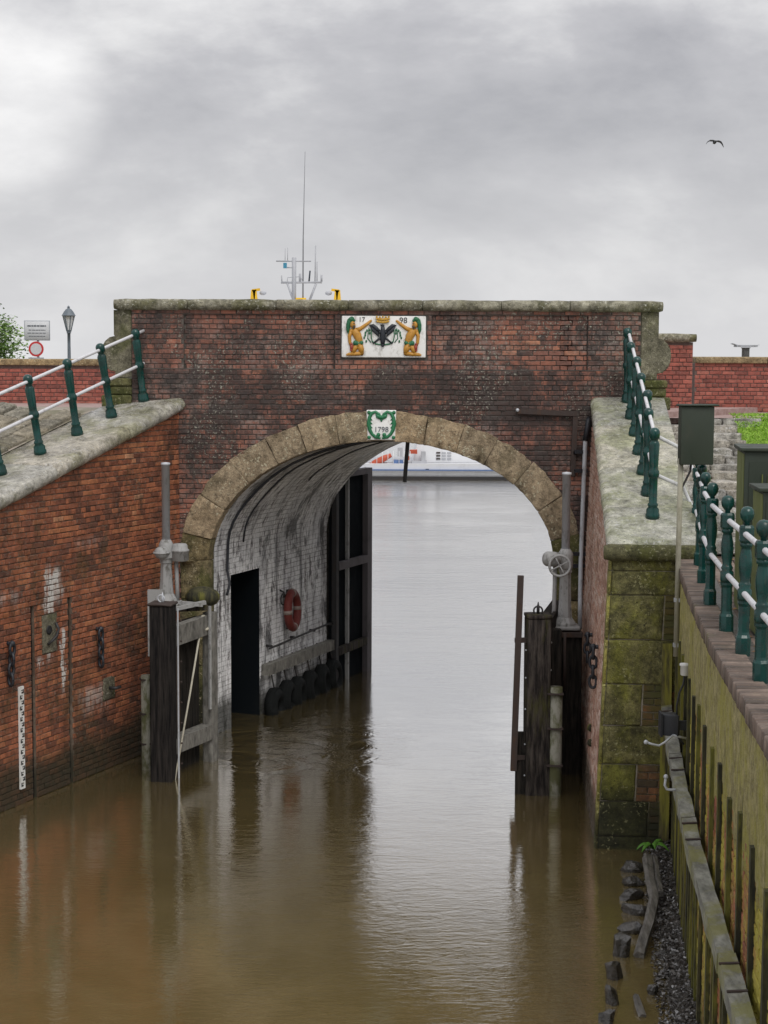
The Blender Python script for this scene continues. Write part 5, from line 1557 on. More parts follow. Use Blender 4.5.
# quay railing with ball tops
qb = [gz(u, v, ZQ) for u, v in ((761.4, 683), (743, 656), (726.7, 632.9), (710, 606.3), (702.7, 584.5), (699, 566.7), (695.3, 550.3))]
qb = [qb[0] * 3 - qb[1] * 2, qb[0] * 2 - qb[1]] + qb
qr = thing('railing', qb[4], 'dark green railing with ball topped posts along the right quay edge', 'railing', 'dark green railings with white rails')
for b in qb: link('post', PB, None, qr, loc=b, rot=(ru(-0.012, 0.012), ru(-0.012, 0.012), ru(-0.15, 0.15) + 0.1))
endp = bases_r[-1]
for h_, hh in ((0.91, 0.965), (0.475, 0.52)):
    m = MB()
    pts = [b + Vector((0, 0, h_)) for b in qb]
    e1 = endp + up_r * hh
    last = pts[-1]
    pts += [Vector((last.x + 0.02, last.y + 0.35, last.z + 0.02)), Vector(((last.x + e1.x) / 2 + 0.18, last.y + 0.40, (last.z + e1.z) / 2 + 0.03)), e1]
    m.tube(pts, 0.022, 10); m.build('rail', 'rail_white', qr)

# ------------------------------------------------------------------ cabinets and control box on the quay
def cabinet(name, label, fl, fr, depth, h_, lid=0.03):
    """fl, fr: front left and front right ground points"""
    fl, fr = Vector(fl), Vector(fr)
    d_ = (fr - fl).normalized(); b = Vector((-d_.y, d_.x, 0)) * depth
    t_ = thing(name, fl, label, 'cabinet')
    up = Vector((0, 0, h_))
    base = [fl, fr, fr + b, fl + b]
    pts = base + [p + up for p in base]
    link('housing', rough_mesh('housing', pts, 0.008, 2, 0.001), 'cabinet_green', t_)
    o = 0.012
    m = MB(); m.hexa([fl - d_ * 0.006 + b * 0.02 + Vector((0, 0, 0.05)), fl - d_ * 0.006 + b * 0.98 + Vector((0, 0, 0.05)), fl - d_ * 0.0 + b * 0.98 + Vector((0, 0, 0.05)), fl + b * 0.02 + Vector((0, 0, 0.05)),
                      fl - d_ * 0.006 + b * 0.02 + up * 0.985, fl - d_ * 0.006 + b * 0.98 + up * 0.985, fl + b * 0.98 + up * 0.985, fl + b * 0.02 + up * 0.985])
    m.build('side_panel', 'cabinet_side', t_)
    e_ = 0.035
    lp = [fl - d_ * e_ - b.normalized() * e_, fr + d_ * e_ - b.normalized() * e_, fr + d_ * e_ + b + b.normalized() * e_, fl - d_ * e_ + b + b.normalized() * e_]
    lp = [p + up + Vector((0, 0, 0.002)) for p in lp]
    link('lid', rough_mesh('lid', lp + [p + Vector((0, 0, lid)) for p in lp], 0.006, 2, 0.001), 'cabinet_green', t_)
    # door with louvres on the front
    f0, f1 = fl.lerp(fr, 0.04), fl.lerp(fr, 0.96); nf = -b.normalized()
    m = MB(); m.hexa([f0 + Vector((0, 0, 0.10)) + nf * 0.010, f1 + Vector((0, 0, 0.10)) + nf * 0.010, f1 + Vector((0, 0, 0.10)), f0 + Vector((0, 0, 0.10)), f0 + up * 0.94 + nf * 0.010, f1 + up * 0.94 + nf * 0.010, f1 + up * 0.94, f0 + up * 0.94])
    dr2 = m.build('door', 'cabinet_green', t_)
    for k in range(6):
        m = MB(); c = f0.lerp(f1, 0.12 + 0.055 * k) + up * 0.82 + nf * 0.016
        m.bar(c - Vector((0, 0, 0.07)), c + Vector((0, 0, 0.07)), 0.010, 0.012, up=nf)
        m.build('louvre', 'cabinet_side', dr2)
    return t_
cfl = at(740, 500, 13.5) + Vector((0.03, 0, 0))
cabinet('utility_cabinet', 'tall dark green utility cabinet behind the quay railing, cut by the right edge', (cfl.x, 13.5, ZQ - 0.03), (cfl.x + 0.98, 13.36, ZQ - 0.03), 0.75, 1.44)
cf2 = at(752, 500, 12.3) + Vector((0.085, 0, 0))
cabinet('utility_cabinet', 'lower dark green utility cabinet in front of the tall one', (cf2.x, 12.3, ZQ - 0.03), (cf2.x + 0.6, 12.25, ZQ - 0.03), 0.5, 1.19)

PYY = 16.7
t_ = thing('control_box', at(680, 650, PYY), 'flat dark green control box on a thin pale pole at the quay edge', 'control box')
pt, pbm = at(680.5, 462, PYY), at(676.5, 655, PYY)
pbm.x = max(pbm.x, wx(PYY) - 0.10)
m = MB(); m.tube([pbm, pt + Vector((0, 0, 0.05))], 0.028, 10); m.build('pole', 'pole_pale', t_)
b0, b1 = at(678.5, 463, PYY), at(713, 405, PYY)
pts = []
for z in (b0.z, b1.z):
    pts += [(b0.x, PYY - 0.10, z), (b1.x, PYY - 0.06, z), (b1.x, PYY + 0.12, z), (b0.x, PYY + 0.08, z)]
link('box', rough_mesh('box', pts, 0.008, 2, 0.001), 'cabinet_green', t_)
pts = []
for z in (b1.z + 0.002, b1.z + 0.022):
    pts += [(b0.x - 0.02, PYY - 0.13, z), (b1.x + 0.045, PYY - 0.09, z), (b1.x + 0.045, PYY + 0.15, z), (b0.x - 0.02, PYY + 0.11, z)]
link('lid', rough_mesh('lid', pts, 0.004, 1, 0.001), 'cabinet_green', t_)
m = MB(); q = at(684, 466, PYY)
m.tube([at(691, 462, PYY), at(690, 470, PYY), at(686, 478, PYY), at(682, 486, PYY), at(681, 495, PYY)], 0.012, 6); m.build('cable', 'dark_steel', t_)
m = MB(); m.box((pbm.x + 0.04, PYY, pbm.z + 0.12), (0.14, 0.05, 0.04)); m.box((pbm.x + 0.04, PYY, pbm.z + 0.6), (0.14, 0.05, 0.04)); m.build('bracket', 'galv', t_)

# floodlight on the quay wall
FY = 15.0
t_ = thing('floodlight', at(671, 723, FY), 'small black floodlight on a cable below the quay edge', 'lamp')
a, b = at(663, 734, FY), at(679, 713, FY)
pts = [(a.x, FY - 0.02, a.z), (b.x, FY - 0.06, a.z), (b.x, FY + 0.10, a.z), (a.x, FY + 0.10, a.z), (a.x, FY - 0.02, b.z), (b.x, FY - 0.06, b.z), (b.x, FY + 0.10, b.z), (a.x, FY + 0.10, b.z)]
link('lamp_body', rough_mesh('lamp_body', pts, 0.012, 2, 0.001), 'black_plastic', t_)
m = MB(); m.box(((a.x) - 0.008, FY + 0.04, (a.z + b.z) / 2), (0.018, 0.16, b.z - a.z + 0.02)); m.build('lens_rim', 'black_plastic', t_)
m = MB(); c = at(682, 724, FY); m.bar(c - Vector((0.04, 0, 0)), (wx(FY) + 0.0, FY, c.z), 0.03, 0.09); m.build('mount', 'black_plastic', t_)
m = MB(); m.tube([at(678, 727, FY), at(677.5, 705, FY), at(680, 692, FY), at(684, 683, FY), at(685.5, 672, FY)], 0.010, 6)
m.tube([at(676, 732, FY), at(680, 737, FY), at(685, 743, FY)], 0.010, 6); m.build('cable', 'black_plastic', t_)
m = MB(); c = at(685.5, 668, FY); m.lathe([(0.03, -0.06), (0.042, -0.05), (0.042, 0.03), (0.05, 0.035), (0.05, 0.055), (0, 0.06)], 12, c); m.build('junction_box', 'gauge_white', t_)
m = MB(); m.tube([at(685.5, 668, FY), (wx(FY) + 0.02, FY + 0.02, c.z)], 0.012, 6); m.build('bracket', 'dark_steel', t_)
t_ = thing('mooring_hook', at(672, 735, FY), 'thin bent iron bar sticking out of the wall under the floodlight', 'hook')
m = MB(); m.tube([at(674, 734, FY - 0.06), at(666, 741, FY - 0.1), at(660, 744.5, FY - 0.1), at(653, 743, FY - 0.12), at(647.5, 741, FY - 0.12)], 0.011, 8); m.ball(at(647, 741, FY - 0.12), 0.022, 8, 6); m.build('bar', 'galv', t_)
m = MB(); m.tube([at(674, 734, FY - 0.06), (wx(FY), FY, at(674, 734, FY).z - 0.03)], 0.011, 8); m.build('stem', 'galv', t_)
HY = 14.0
m = MB(); m.tube([at(667, 776, HY), at(666, 784, HY), at(668, 788, HY), at(672, 788.5, HY), (wx(HY) - 0.1, HY, at(672, 788.5, HY).z)], 0.012, 8); m.ball(at(667, 775.5, HY), 0.022, 8, 6)
m.build('mooring_hook', 'galv', label='small upturned iron hook lower on the quay wall by the waler', cat='hook')

# ------------------------------------------------------------------ mud strip, stones, stumps, driftwood
m = MB(); vs_, fs = [], []
NYm, NXm = 40, 14
random.seed(21)
for i in range(NYm + 1):
    y = 9.5 + (17.95 - 9.5) * i / NYm
    xl_ = 2.35 + (y - 13) * 0.012 - 0.0; xr_ = wx(y) + 0.05
    wdt = 0.44 if y > 14.5 else 0.44 - (14.5 - y) * 0.03
    xl_ = xr_ - max(0.3, wdt)
    for j in range(NXm + 1):
        q = j / NXm
        vs_.append((xl_ + (xr_ - xl_) * q, y, -0.16 + 0.30 * q ** 0.6 + ru(-0.025, 0.025)))
for i in range(NYm):
    for j in range(NXm): fs.append((i * (NXm + 1) + j, i * (NXm + 1) + j + 1, (i + 1) * (NXm + 1) + j + 1, (i + 1) * (NXm + 1) + j))
m.add(vs_, fs, 0, True); m.build('mud_bank', 'mud', kind='structure')
m = MB()
for k in range(5200):
    y = ru(10.5, 17.8); xr_ = wx(y); x = xr_ - ru(0.03, 0.38) ** 1.0
    q = 1 - (xr_ - x) / 0.46
    z = -0.16 + 0.30 * max(0.05, q) ** 0.6
    s_ = ru(0.007, 0.026)
    pts = [Vector((ru(-1, 1), ru(-1, 1), ru(-0.3, 0.9))).normalized() * s_ + Vector((x, y, z + 0.01)) for _ in range(5)]
    m.add(pts, [(0, 1, 2), (0, 2, 3), (0, 3, 4), (1, 2, 4), (2, 3, 4), (0, 1, 4), (1, 3, 4)], rnd())
m.build('rubble', 'gravel', label='wet dark gravel and rubble at the foot of the right quay wall', cat='gravel', kind='stuff')
rocks = [(633, 861, .24, .12, 'flat wet dark stone nearest the mossy pier'), (636, 875, .22, .1, 'second wet dark stone out from the mossy pier'), (634, 889, .24, .11, 'third wet stone at the waterline, long and flat'),
         (637, 903, .24, .13, 'fourth wet stone, dark and lumpy, beside the driftwood'), (633, 922, .22, .14, 'largest black stone at the end of the shore row'), (655, 862, .14, .08, 'small stone under the green leaves at the pier'),
         (668, 966, .16, .07, 'flat slate stone lying on gravel against the quay wall'), (655, 983, .09, .11, 'upright black stone standing in the shallows by the gravel'), (663, 948, .12, .07, 'small dark stone beside the lower end of the driftwood'), (664, 905, .1, .08, 'small rounded stone between driftwood and quay planks')]
for k, (u, v, s_, h_, lab) in enumerate(rocks):
    p = gz(u, v + 4, 0.05)
    me = rock_mesh('rock', (s_ * 0.62, s_ * 0.36, h_ * 0.72), 40 + k, 2, 0.7)
    link('rock', me, 'wet_rock', None, loc=(p.x, p.y, 0.03), rot=(ru(-0.15, 0.15), ru(-0.15, 0.15), ru(-0.6, 0.6)), label=lab, cat='rock', group='wet stones along the shore')
stl = ['nearest of the four black stumps in the water, at the bottom edge', 'second black stump from the bottom, standing in the water', 'third black stump from the bottom, with flat pale top', 'farthest and tallest of the four black stumps in the water']
for k, (u, v, r_, h_) in enumerate(((609, 1022, .085, .07), (614, 1001, .09, .09), (617, 977, .085, .10), (624, 954, .10, .15))):
    p = gz(u, v, 0)
    me = rock_mesh('timber_stump', (r_, r_ * 0.8, 1.0), 80 + k, 2, 0.6)
    for vv in me.vertices:
        rr_ = max(0.55, math.sqrt(max(0.0, 1 - min(0.9, vv.co.z ** 2)))); vv.co.x /= rr_; vv.co.y /= rr_
    for vv in me.vertices: vv.co.z = (vv.co.z + 0.5) * (h_ + 0.5) * 0.62 - 0.35 if vv.co.z < 0.5 else h_ + (vv.co.z - 0.5) * 0.12
    link('timber_stump', me, 'wet_rock', None, loc=(p.x, p.y, 0.0), rot=(ru(-0.1, 0.1), ru(-0.1, 0.1), ru(0, 3)), label=stl[k], cat='stump', group='black stumps in the water')
def log(name, pts, r0, lab, r1=None):
    P_ = [gz(u, v, z) for u, v, z in pts]
    m = MB(); n = len(P_)
    m.tube(P_, [r0 + ((r1 or r0) - r0) * i / (n - 1) + ru(-0.006, 0.006) for i in range(n)], 5)
    m.smooth = [False] * len(m.f)
    m.build(name, 'drift_wood', label=lab, cat='driftwood', group='driftwood on the mud')
log('driftwood', [(649, 857, .18), (652, 880, .17), (656, 898, .15), (651, 922, .13), (645, 940, .09), (641, 955, .02)], 0.055, 'long grey driftwood beam lying along the shore', 0.05)
log('driftwood', [(656, 857, .18), (659, 874, .17), (662, 893, .15)], 0.035, 'shorter driftwood stick beside the long beam')
log('driftwood', [(638, 995, .06), (641, 1005, 0.04), (645, 1016, .0)], 0.03, 'small broken driftwood piece near the bottom edge')
# green leaves at the pier foot
fern = thing('fern', gz(655, 848, 0.15), 'bright green leafy plant growing at the foot of the mossy pier', 'plant')
fp = gz(654, 850, 0.15)
for k in range(11):
    a = ru(0, 2 * PI); l = ru(0.08, 0.24); w = ru(0.022, 0.04)
    d_ = Vector((math.cos(a), math.sin(a) * 0.6 - 0.2, 0)).normalized(); sdv = Vector((-d_.y, d_.x, 0))
    st = [fp + d_ * l * q + Vector((0, 0, 0.30 * q - 0.28 * q * q + 0.02)) for q in (0, 0.25, 0.5, 0.75, 1)]
    m = MB(); vs_ = []
    for q, ww in zip(st, (0.15, 0.8, 1, 0.7, 0.05)): vs_ += [q - sdv * w * ww, q + Vector((0, 0, 0.012)), q + sdv * w * ww]
    m.add(vs_, [f for i in range(4) for f in ((3 * i, 3 * i + 1, 3 * i + 4, 3 * i + 3), (3 * i + 1, 3 * i + 2, 3 * i + 5, 3 * i + 4))], rnd(), True)
    m.build('leaf', 'leaf_fern', fern)

# ------------------------------------------------------------------ left sluice gate with its gear
MY = 20.62
lg = thing('sluice_gate', gz(163, 785), 'timber sluice gate leaf on the left with thick posts and white rope', 'sluice gate')
def post(parent, c, w, d_, z0, z1, mat, name='post', rz=0.35, cap=None):
    R = Matrix.Rotation(rz, 3, 'Z'); pts = []
    for z in (z0, z1):
        for a, b in ((-1, -1), (1, -1), (1, 1), (-1, 1)):
            q = R @ Vector((a * w / 2, b * d_ / 2, 0)); pts.append((c[0] + q.x, c[1] + q.y, z))
    return link(name, rough_mesh(name, pts, 0.015, 2, 0.004, 2), mat, parent, rcol=rnd())
pc = gz(164, 783); PC = Vector((pc.x, pc.y + 0.12, 0))
zt1 = at(163, 606, PC.y).z
RZL = -math.atan(0.43)
post(lg, PC, 0.29, 0.27, -0.9, zt1, 'timber_black', 'main_post', RZL * 0.35)
post(lg, PC, 0.33, 0.31, zt1 + 0.002, zt1 + 0.035, 'rust_steel', 'post_cap', RZL * 0.35)
m = MB(); m.torus(PC + Vector((-0.02, 0, zt1 + 0.085)), 0.045, 0.010, (0.3, 1, 0), 14, 6); m.lathe([(0.02, 0), (0.02, 0.06), (0.006, 0.13), (0, 0.13)], 8, PC + Vector((0, 0, zt1 + 0.035))); m.build('lifting_eye', 'galv', lg)
P2 = gz(210, 762); P2 = Vector((P2.x, P2.y + 0.08, 0)); zt2 = at(210, 612, P2.y).z
post(lg, P2 + Vector((0.02, -0.05, 0)), 0.15, 0.16, -0.9, zt2, 'timber_grey', 'rear_post', RZL)
dv = (P2 - PC); 
def between(q, z, o=0.0):
    n_ = Vector((dv.y, -dv.x, 0)).normalized()
    p = PC + dv * q + n_ * o; return Vector((p.x, p.y, z))
def rail_beam(name, q0, q1, z0, z1, w, h_, mat, o=0.06):
    m = MB(); m.bar(between(q0, z0, o), between(q1, z1, o), w, h_); return m.build(name, mat, lg)
rail_beam('top_rail', 0.10, 1.0, zt1 - 0.44, zt1 - 0.40, 0.12, 0.26, 'timber_grey', 0.02)
rail_beam('bottom_rail', 0.10, 1.0, 0.42, 0.42, 0.18, 0.20, 'timber_grey', 0.02)
for k in range(6):
    m = MB(); q = 0.14 + 0.14 * k
    m.bar(between(q, -0.6, -0.12), between(q, zt1 - 0.30, -0.12), 0.16, 0.05, up=NOR_L); m.build('plank', 'timber_brown' if k < 3 else 'timber_dark', lg)
m = MB(); m.bar(between(0.125, -0.2, 0.135), between(0.125, zt1 - 0.05, 0.135), 0.02, 0.012, up=(1, -1, 0)); m.build('edge_plate', 'galv', lg)
m = MB(); m.bar(between(0.86, 0.75, 0.11), between(0.86, zt2 + 0.10, 0.11), 0.035, 0.03, up=(1, -1, 0)); m.build('guide_bar', 'grey_paint', lg)
m = MB()
for k in range(8): m.ball(between(0.13, 0.2 + k * 0.27, 0.18), 0.014, 6, 5)
m.build('bolts', 'rust_steel', lg)
# rope
ra, rb = at(203, 618, P2.y - 0.25), gz(177, 776, 0.05); rb.y -= 0.02
t_ = thing('rope', rb, 'pale rope stretched down across the left sluice gate', 'rope')
m = MB(); mid = (ra + rb) / 2 + Vector((0.005, 0, -0.005)); m.tube([ra, mid, rb + (rb - mid).normalized() * 0.5], 0.014, 8); m.build('strand', 'rope', t_)
m = MB(); m.torus(at(204, 622, P2.y - 0.2), 0.07, 0.02, (1, -0.5, 0.1), 14, 7); m.torus(at(206, 626, P2.y - 0.2), 0.06, 0.02, (0.6, -0.8, 0.3), 14, 7); m.build('knot', 'rope', t_)
# pale fender post beside the main post
fpz = gz(147, 772); FP = Vector((fpz.x, fpz.y + 0.1, 0))
t_ = thing('guide_post', FP, 'pale grey fender pipe beside the left sluice gate post', 'pipe')
m = MB(); zt3 = at(147, 676, FP.y).z
m.tube([FP + Vector((0, 0, -0.8)), FP + Vector((0, 0, zt3))], 0.07, 14); m.build('pipe', 'pale_pipe', t_)
for q in (0.98, 0.62, 0.30): 
    m = MB(); zq = zt3 * q - 0.03; m.bar(FP + Vector((-0.075, -0.02, zq)), FP + Vector((0.22, 0.10, zq)), 0.15, 0.02); m.build('clamp', 'rust_steel', t_)
# actuator left
def actuator(label, base, z0, wheel, pipe_top, parent_name='gate_actuator', motor_side=1, colh=0.62):
    t_ = thing(parent_name, (base.x, base.y, z0), label, 'gate gear')
    B = Vector((base.x, base.y, 0))
    pts = []
    for z in (z0, z0 + 0.05):
        for a, b in ((-1, -1), (1, -1), (1, 1), (-1, 1)): pts.append((B.x + a * 0.19, B.y + b * 0.16, z))
    link('base_plate', rough_mesh('base_plate', pts, 0.008, 1, 0.001), 'grey_paint', t_)
    m = MB(); m.lathe([(0.16, z0 + 0.05), (0.155, z0 + 0.08), (0.10, z0 + 0.16), (0.085, z0 + 0.35), (0.075, z0 + colh - 0.06), (0.09, z0 + colh - 0.04), (0.09, z0 + colh)], 8, B, smooth=False, ph=PI / 8); m.build('column', 'grey_paint', t_)
    zg = z0 + colh
    m = MB(); m.lathe([(0.09, zg), (0.10, zg + 0.02), (0.10, zg + 0.20), (0.085, zg + 0.23), (0.06, zg + 0.27)], 14, B); m.build('gearbox', 'grey_paint', t_)
    m = MB(); m.lathe([(0.055, zg + 0.25), (0.055, pipe_top), (0.063, pipe_top), (0.063, pipe_top + 0.03), (0.0, pipe_top + 0.04)], 12, B); m.build('stem_cover', 'galv', t_)
    c = B + Vector((0.10 * motor_side, -0.05, zg + 0.13))
    if not wheel: c = B + Vector((0.19, -0.03, zg - 0.02))
    m = MB(); m.lathe([(0.09, 0), (0.118, 0.015), (0.118, 0.13), (0.125, 0.135), (0.125, 0.155), (0.105, 0.165), (0.10, 0.215), (0.085, 0.235), (0, 0.24)], 16, c) if not wheel else m.lathe([(0.07, 0), (0.095, 0.02), (0.10, 0.05), (0.10, 0.17), (0.085, 0.20), (0.05, 0.22), (0, 0.225)], 14, c, (motor_side, -0.5, 0.12)); m.build('motor', 'grey_paint', t_)
    m = MB(); m.tube([B + Vector((0.13 * motor_side, 0.02, zg + 0.1)), B + Vector((0.14 * motor_side, 0.02, z0 + 0.3)), B + Vector((0.15 * motor_side, 0.02, z0 + 0.02))], 0.028, 8); m.build('conduit', 'grey_paint', t_)
    if wheel:
        wc = B + Vector((-0.10, -0.24, zg + 0.07))
        ax = (-0.15, -1, 0.12)
        m = MB(); m.torus(wc, 0.135, 0.018, ax, 24, 8)
        Mx = Vector(ax).to_track_quat('Z', 'Y').to_matrix()
        for k in range(4):
            d_ = Mx @ Vector((math.cos(k * PI / 2 + .5), math.sin(k * PI / 2 + .5), 0)); m.tube([wc, wc + d_ * 0.145], 0.010, 6)
        m.tube([wc, wc - Vector(ax).normalized() * 0.2], 0.022, 8); m.build('handwheel', 'grey_paint', t_)
        m = MB(); m.lathe([(0.06, 0), (0.075, 0.02), (0.075, 0.14), (0.05, 0.17), (0, 0.17)], 12, B + Vector((-0.12, 0.0, zg + 0.10)), (-1, 0.1, 0.25)); m.build('limit_box', 'grey_paint', t_)
    else:
        m = MB(); m.ball(B + Vector((-0.05, -0.10, zg + 0.10)), 0.10, 14, 8, (1, 1, 0.85)); m.torus(B + Vector((-0.05, -0.10, zg + 0.10)), 0.10, 0.016, (0, 0, 1), 18, 6); m.bar(B + Vector((-0.05, -0.05, zg + 0.08)), B + Vector((0.2, -0.03, zg + 0.08)), 0.1, 0.1); m.build('gear_dome', 'grey_paint', t_)
    return t_
AYL = 21.35
ab = at(167, 606, AYL)
actuator('grey gate actuator with two domes and tall pipe beside the left wing wall', ab, ab.z, False, at(165, 466, AYL).z)
m = MB(); m.bar((ab.x - 0.12, AYL - 0.02, ab.z - 0.04), (ab.x + 0.50, AYL + 0.2, ab.z - 0.04), 0.36, 0.07); m.build('gear_platform', 'timber_mossy', lg)
m = MB(); m.bar((ab.x + 0.1, AYL - 0.28, ab.z - 0.02), (ab.x + 0.52, AYL + 0.0, ab.z + 0.04), 0.06, 0.05); m.bar((ab.x + 0.16, AYL - 0.1, ab.z + 0.05), (ab.x + 0.5, AYL - 0.1, ab.z + 0.02), 0.05, 0.05); m.build('brace', 'grey_paint', lg)
m = MB(); m.ball((ab.x + 0.46, AYL + 0.22, ab.z + 0.08), 0.2, 12, 7, (1.2, 0.8, 0.75)); m.build('moss_clump', 'pile_moss', lg)
a_ = at(156, 650, AYL - 0.2)
m = MB(); m.box((a_.x, AYL - 0.1, 1.95), (0.22, 0.06, 0.9)); m.build('backing_plate', 'grey_paint', lg)

# ------------------------------------------------------------------ right sluice gate
rg = thing('sluice_gate', gz(538, 797), 'dark timber sluice gate post on the right with a steel bar beside it', 'sluice gate')
pc = gz(538, 795); QC = Vector((pc.x, pc.y + 0.14, 0)); zt4 = at(538, 617, QC.y).z
post(rg, QC, 0.30, 0.30, -0.9, zt4, 'timber_mossy', 'main_post', 0.06)
post(rg, QC, 0.315, 0.315, zt4 + 0.002, zt4 + 0.05, 'timber_mossy', 'post_cap', 0.06)
m = MB(); m.torus(QC + Vector((0, 0, zt4 + 0.09)), 0.055, 0.011, (0.1, 1, 0), 14, 6); m.lathe([(0.02, 0), (0.02, 0.08), (0.006, 0.15), (0, 0.15)], 8, QC + Vector((0, 0, zt4 + 0.05))); m.build('lifting_eye', 'dark_steel', rg)
# side board low on the left
m = MB(); m.bar(QC + Vector((-0.17, -0.06, -0.6)), QC + Vector((-0.17, -0.06, at(527, 730, QC.y).z)), 0.05, 0.2); m.build('side_board', 'timber_dark', rg)
# gate leaf behind, dark planks back to the bridge
leaf_end = Vector((2.45, 22.3, 0))
dq = leaf_end - QC; dqn = dq.normalized(); nq = Vector((-dqn.y, dqn.x, 0))
m = MB(); m.bar(QC + dqn * 0.1 + Vector((0, 0, zt4 - 0.25)), leaf_end + Vector((0, 0, zt4 - 0.25)), 0.16, 0.26); m.build('top_rail', 'timber_dark', rg)
m = MB(); m.bar(QC + dqn * 0.1 + Vector((0, 0, 0.3)), leaf_end + Vector((0, 0, 0.3)), 0.16, 0.26); m.build('bottom_rail', 'timber_dark', rg)
for k in range(9):
    p = QC + dqn * (0.22 + k * 0.255); m = MB(); m.bar(p - nq * 0.10 + Vector((0, 0, -0.6)), p - nq * 0.10 + Vector((0, 0, zt4 - 0.08)), 0.24, 0.05, up=nq); m.build('plank', 'timber_dark', rg)
ps = at(570, 660, 20.9)
post(rg, (at(556, 700, 20.4).x, 20.45, 0), 0.14, 0.16, -0.9, at(556, 628, 20.45).z, 'timber_dark', 'rear_post', 0.05)
post(rg, (at(570, 700, 20.9).x, 20.95, 0), 0.30, 0.22, -0.9, at(570, 632, 20.95).z, 'timber_dark', 'rear_post', 0.05)
m = MB(); a_ = at(565.5, 632, 20.6); m.tube([a_, Vector((a_.x, 20.6, at(565, 690, 20.6).z))], 0.018, 8); m.build('rod', 'rust_steel', rg)
m = MB()
for z in (0.35, 0.75, 1.2, 1.6, 1.95): 
    m.ball(QC + Vector((0.155, -0.10, z)), 0.016, 6, 5); m.ball(QC + Vector((-0.155, -0.10, z - 0.1)), 0.012, 6, 5)
m.build('bolts', 'galv', rg)
# steel bar standing off the post
ba, bb = at(521, 575, QC.y - 0.1), at(514.5, 770, QC.y - 0.1)
m = MB(); m.bar(bb, ba, 0.075, 0.07, up=(0, 1, 0)); m.build('standoff_bar', 'rust_steel', rg)
for v in (640, 757):
    p = at(516, v, QC.y - 0.1); m = MB(); m.bar(p, (QC.x - 0.14, QC.y - 0.05, p.z), 0.06, 0.06); m.build('bracket', 'rust_steel', rg)
# pale pipe
gp = gz(556.5, 796); GPp = Vector((gp.x, gp.y + 0.1, 0))
t_ = thing('guide_post', GPp, 'pale mossy fender pipe beside the right sluice gate post', 'pipe')
zt5 = at(556.5, 686, GPp.y).z
m = MB(); m.tube([GPp + Vector((0, 0, -0.8)), GPp + Vector((0, 0, zt5))], 0.085, 14); m.build('pipe', 'pale_pipe', t_)
for q in (0.98, 0.66, 0.32):
    m = MB(); zq = zt5 * q - 0.05; m.bar(GPp + Vector((-0.11, -0.02, zq)), GPp + Vector((0.088, -0.02, zq)), 0.18, 0.018); m.build('clamp', 'rust_steel', t_)
AYR = 21.0
ab = at(565, 628, AYR)
actuator('grey gate actuator with round handwheel and tall pipe on the right', ab, ab.z, True, at(567, 474, AYR).z, motor_side=-1, colh=0.80)
m = MB(); m.box((ab.x + 0.0, AYR, ab.z - 0.05), (0.44, 0.42, 0.06)); m.build('gear_platform', 'rust_steel', rg)

# pipes on the bridge front near the right corner
t_ = thing('drain_pipe', at(584, 640, D - 0.3), 'thin grey conduit running up the corner right of the arch', 'pipe')
YC = D - 0.10
pts = [at(588, 420, YC), at(587, 428, YC), at(585, 440, YC), at(583, 500, YC), at(581, 560, YC), at(580.5, 600, YC - 0.2), at(580.5, 628, YC - 0.4)]
m = MB(); m.tube(pts[1:], 0.032, 10); m.build('pipe', 'galv', t_)
m = MB(); m.tube([pts[0] + Vector((0.02, 0.06, 0.03)), pts[0], pts[1], pts[2]], 0.040, 10); m.build('swan_neck', 'black_plastic', t_)
for v in (451, 470, 553, 565):
    p = at(582.5 if v < 500 else 581, v, YC); m = MB(); m.bar(p - Vector((0.12, 0, 0)), p + Vector((0.07, 0.02, 0)), 0.06, 0.05); m.build('clamp', 'black_plastic', t_)
t_ = thing('steel_bracket', at(574, 480, D), 'rusty angle steel bracket on the brick above the right handwheel', 'bracket')
YB = D - 0.06
m = MB(); m.bar(at(517, 410.5, YB), at(577, 413, YB), 0.06, 0.07); m.build('arm', 'rust_steel', t_)
m = MB(); m.bar(at(575, 414, YB), at(572.5, 475, YB), 0.07, 0.05, up=(0, 1, 0)); m.build('upright', 'rust_steel', t_)
m = MB(); m.bar(at(573, 452, YB), at(588, 451.5, YB), 0.05, 0.05); m.build('stay', 'rust_steel', t_)
m = MB(); m.ball(at(517, 409.5, YB - 0.03), 0.026, 8, 6); m.build('bolt_head', 'galv', t_)

# ------------------------------------------------------------------ chains on the walls
def chain(label, top, nor, links, size=0.13, group='black chains on the walls', sway=0.0):
    t_ = thing('chain', top, label, 'chain', group)
    top = Vector(top); nor = Vector(nor).normalized(); tang = Vector((-nor.y, nor.x, 0))
    m = MB(); m.tube([top - nor * 0.05, top + nor * 0.06], 0.025, 8); m.ball(top + nor * 0.06, 0.04, 8, 6); m.build('wall_pin', 'black_plastic', t_)
    for k in range(links):
        c = top + nor * 0.06 - Vector((0, 0, size * (0.45 + 0.78 * k))) + tang * (sway * k)
        ax = nor if k % 2 == 0 else (tang + nor * 0.4)
        m = MB()
        M = Vector(ax).normalized()
        sx = M.cross(Vector((0, 0, 1))).normalized()
        pts = [c + sx * (math.cos(a) * size * 0.30) + Vector((0, 0, math.sin(a) * size * 0.5)) for a in [2 * PI * i / 14 for i in range(15)]]
        m.tube(pts, size * 0.125, 7, caps=False); m.build('link', 'black_plastic', t_)
sA, yA = wall_hit(8, 650); sB, yB = wall_hit(97, 640)
chain('black chain hanging at the left edge of the red wall', pl(sA, at(8, 645, yA).z, 0.01), NOR_L, 4, 0.155, sway=-0.012)
chain('black chain hanging on the red wall near the left sluice gate', pl(sB, at(97, 630, yB).z, 0.01), NOR_L, 4, 0.155)
sR = 3.2
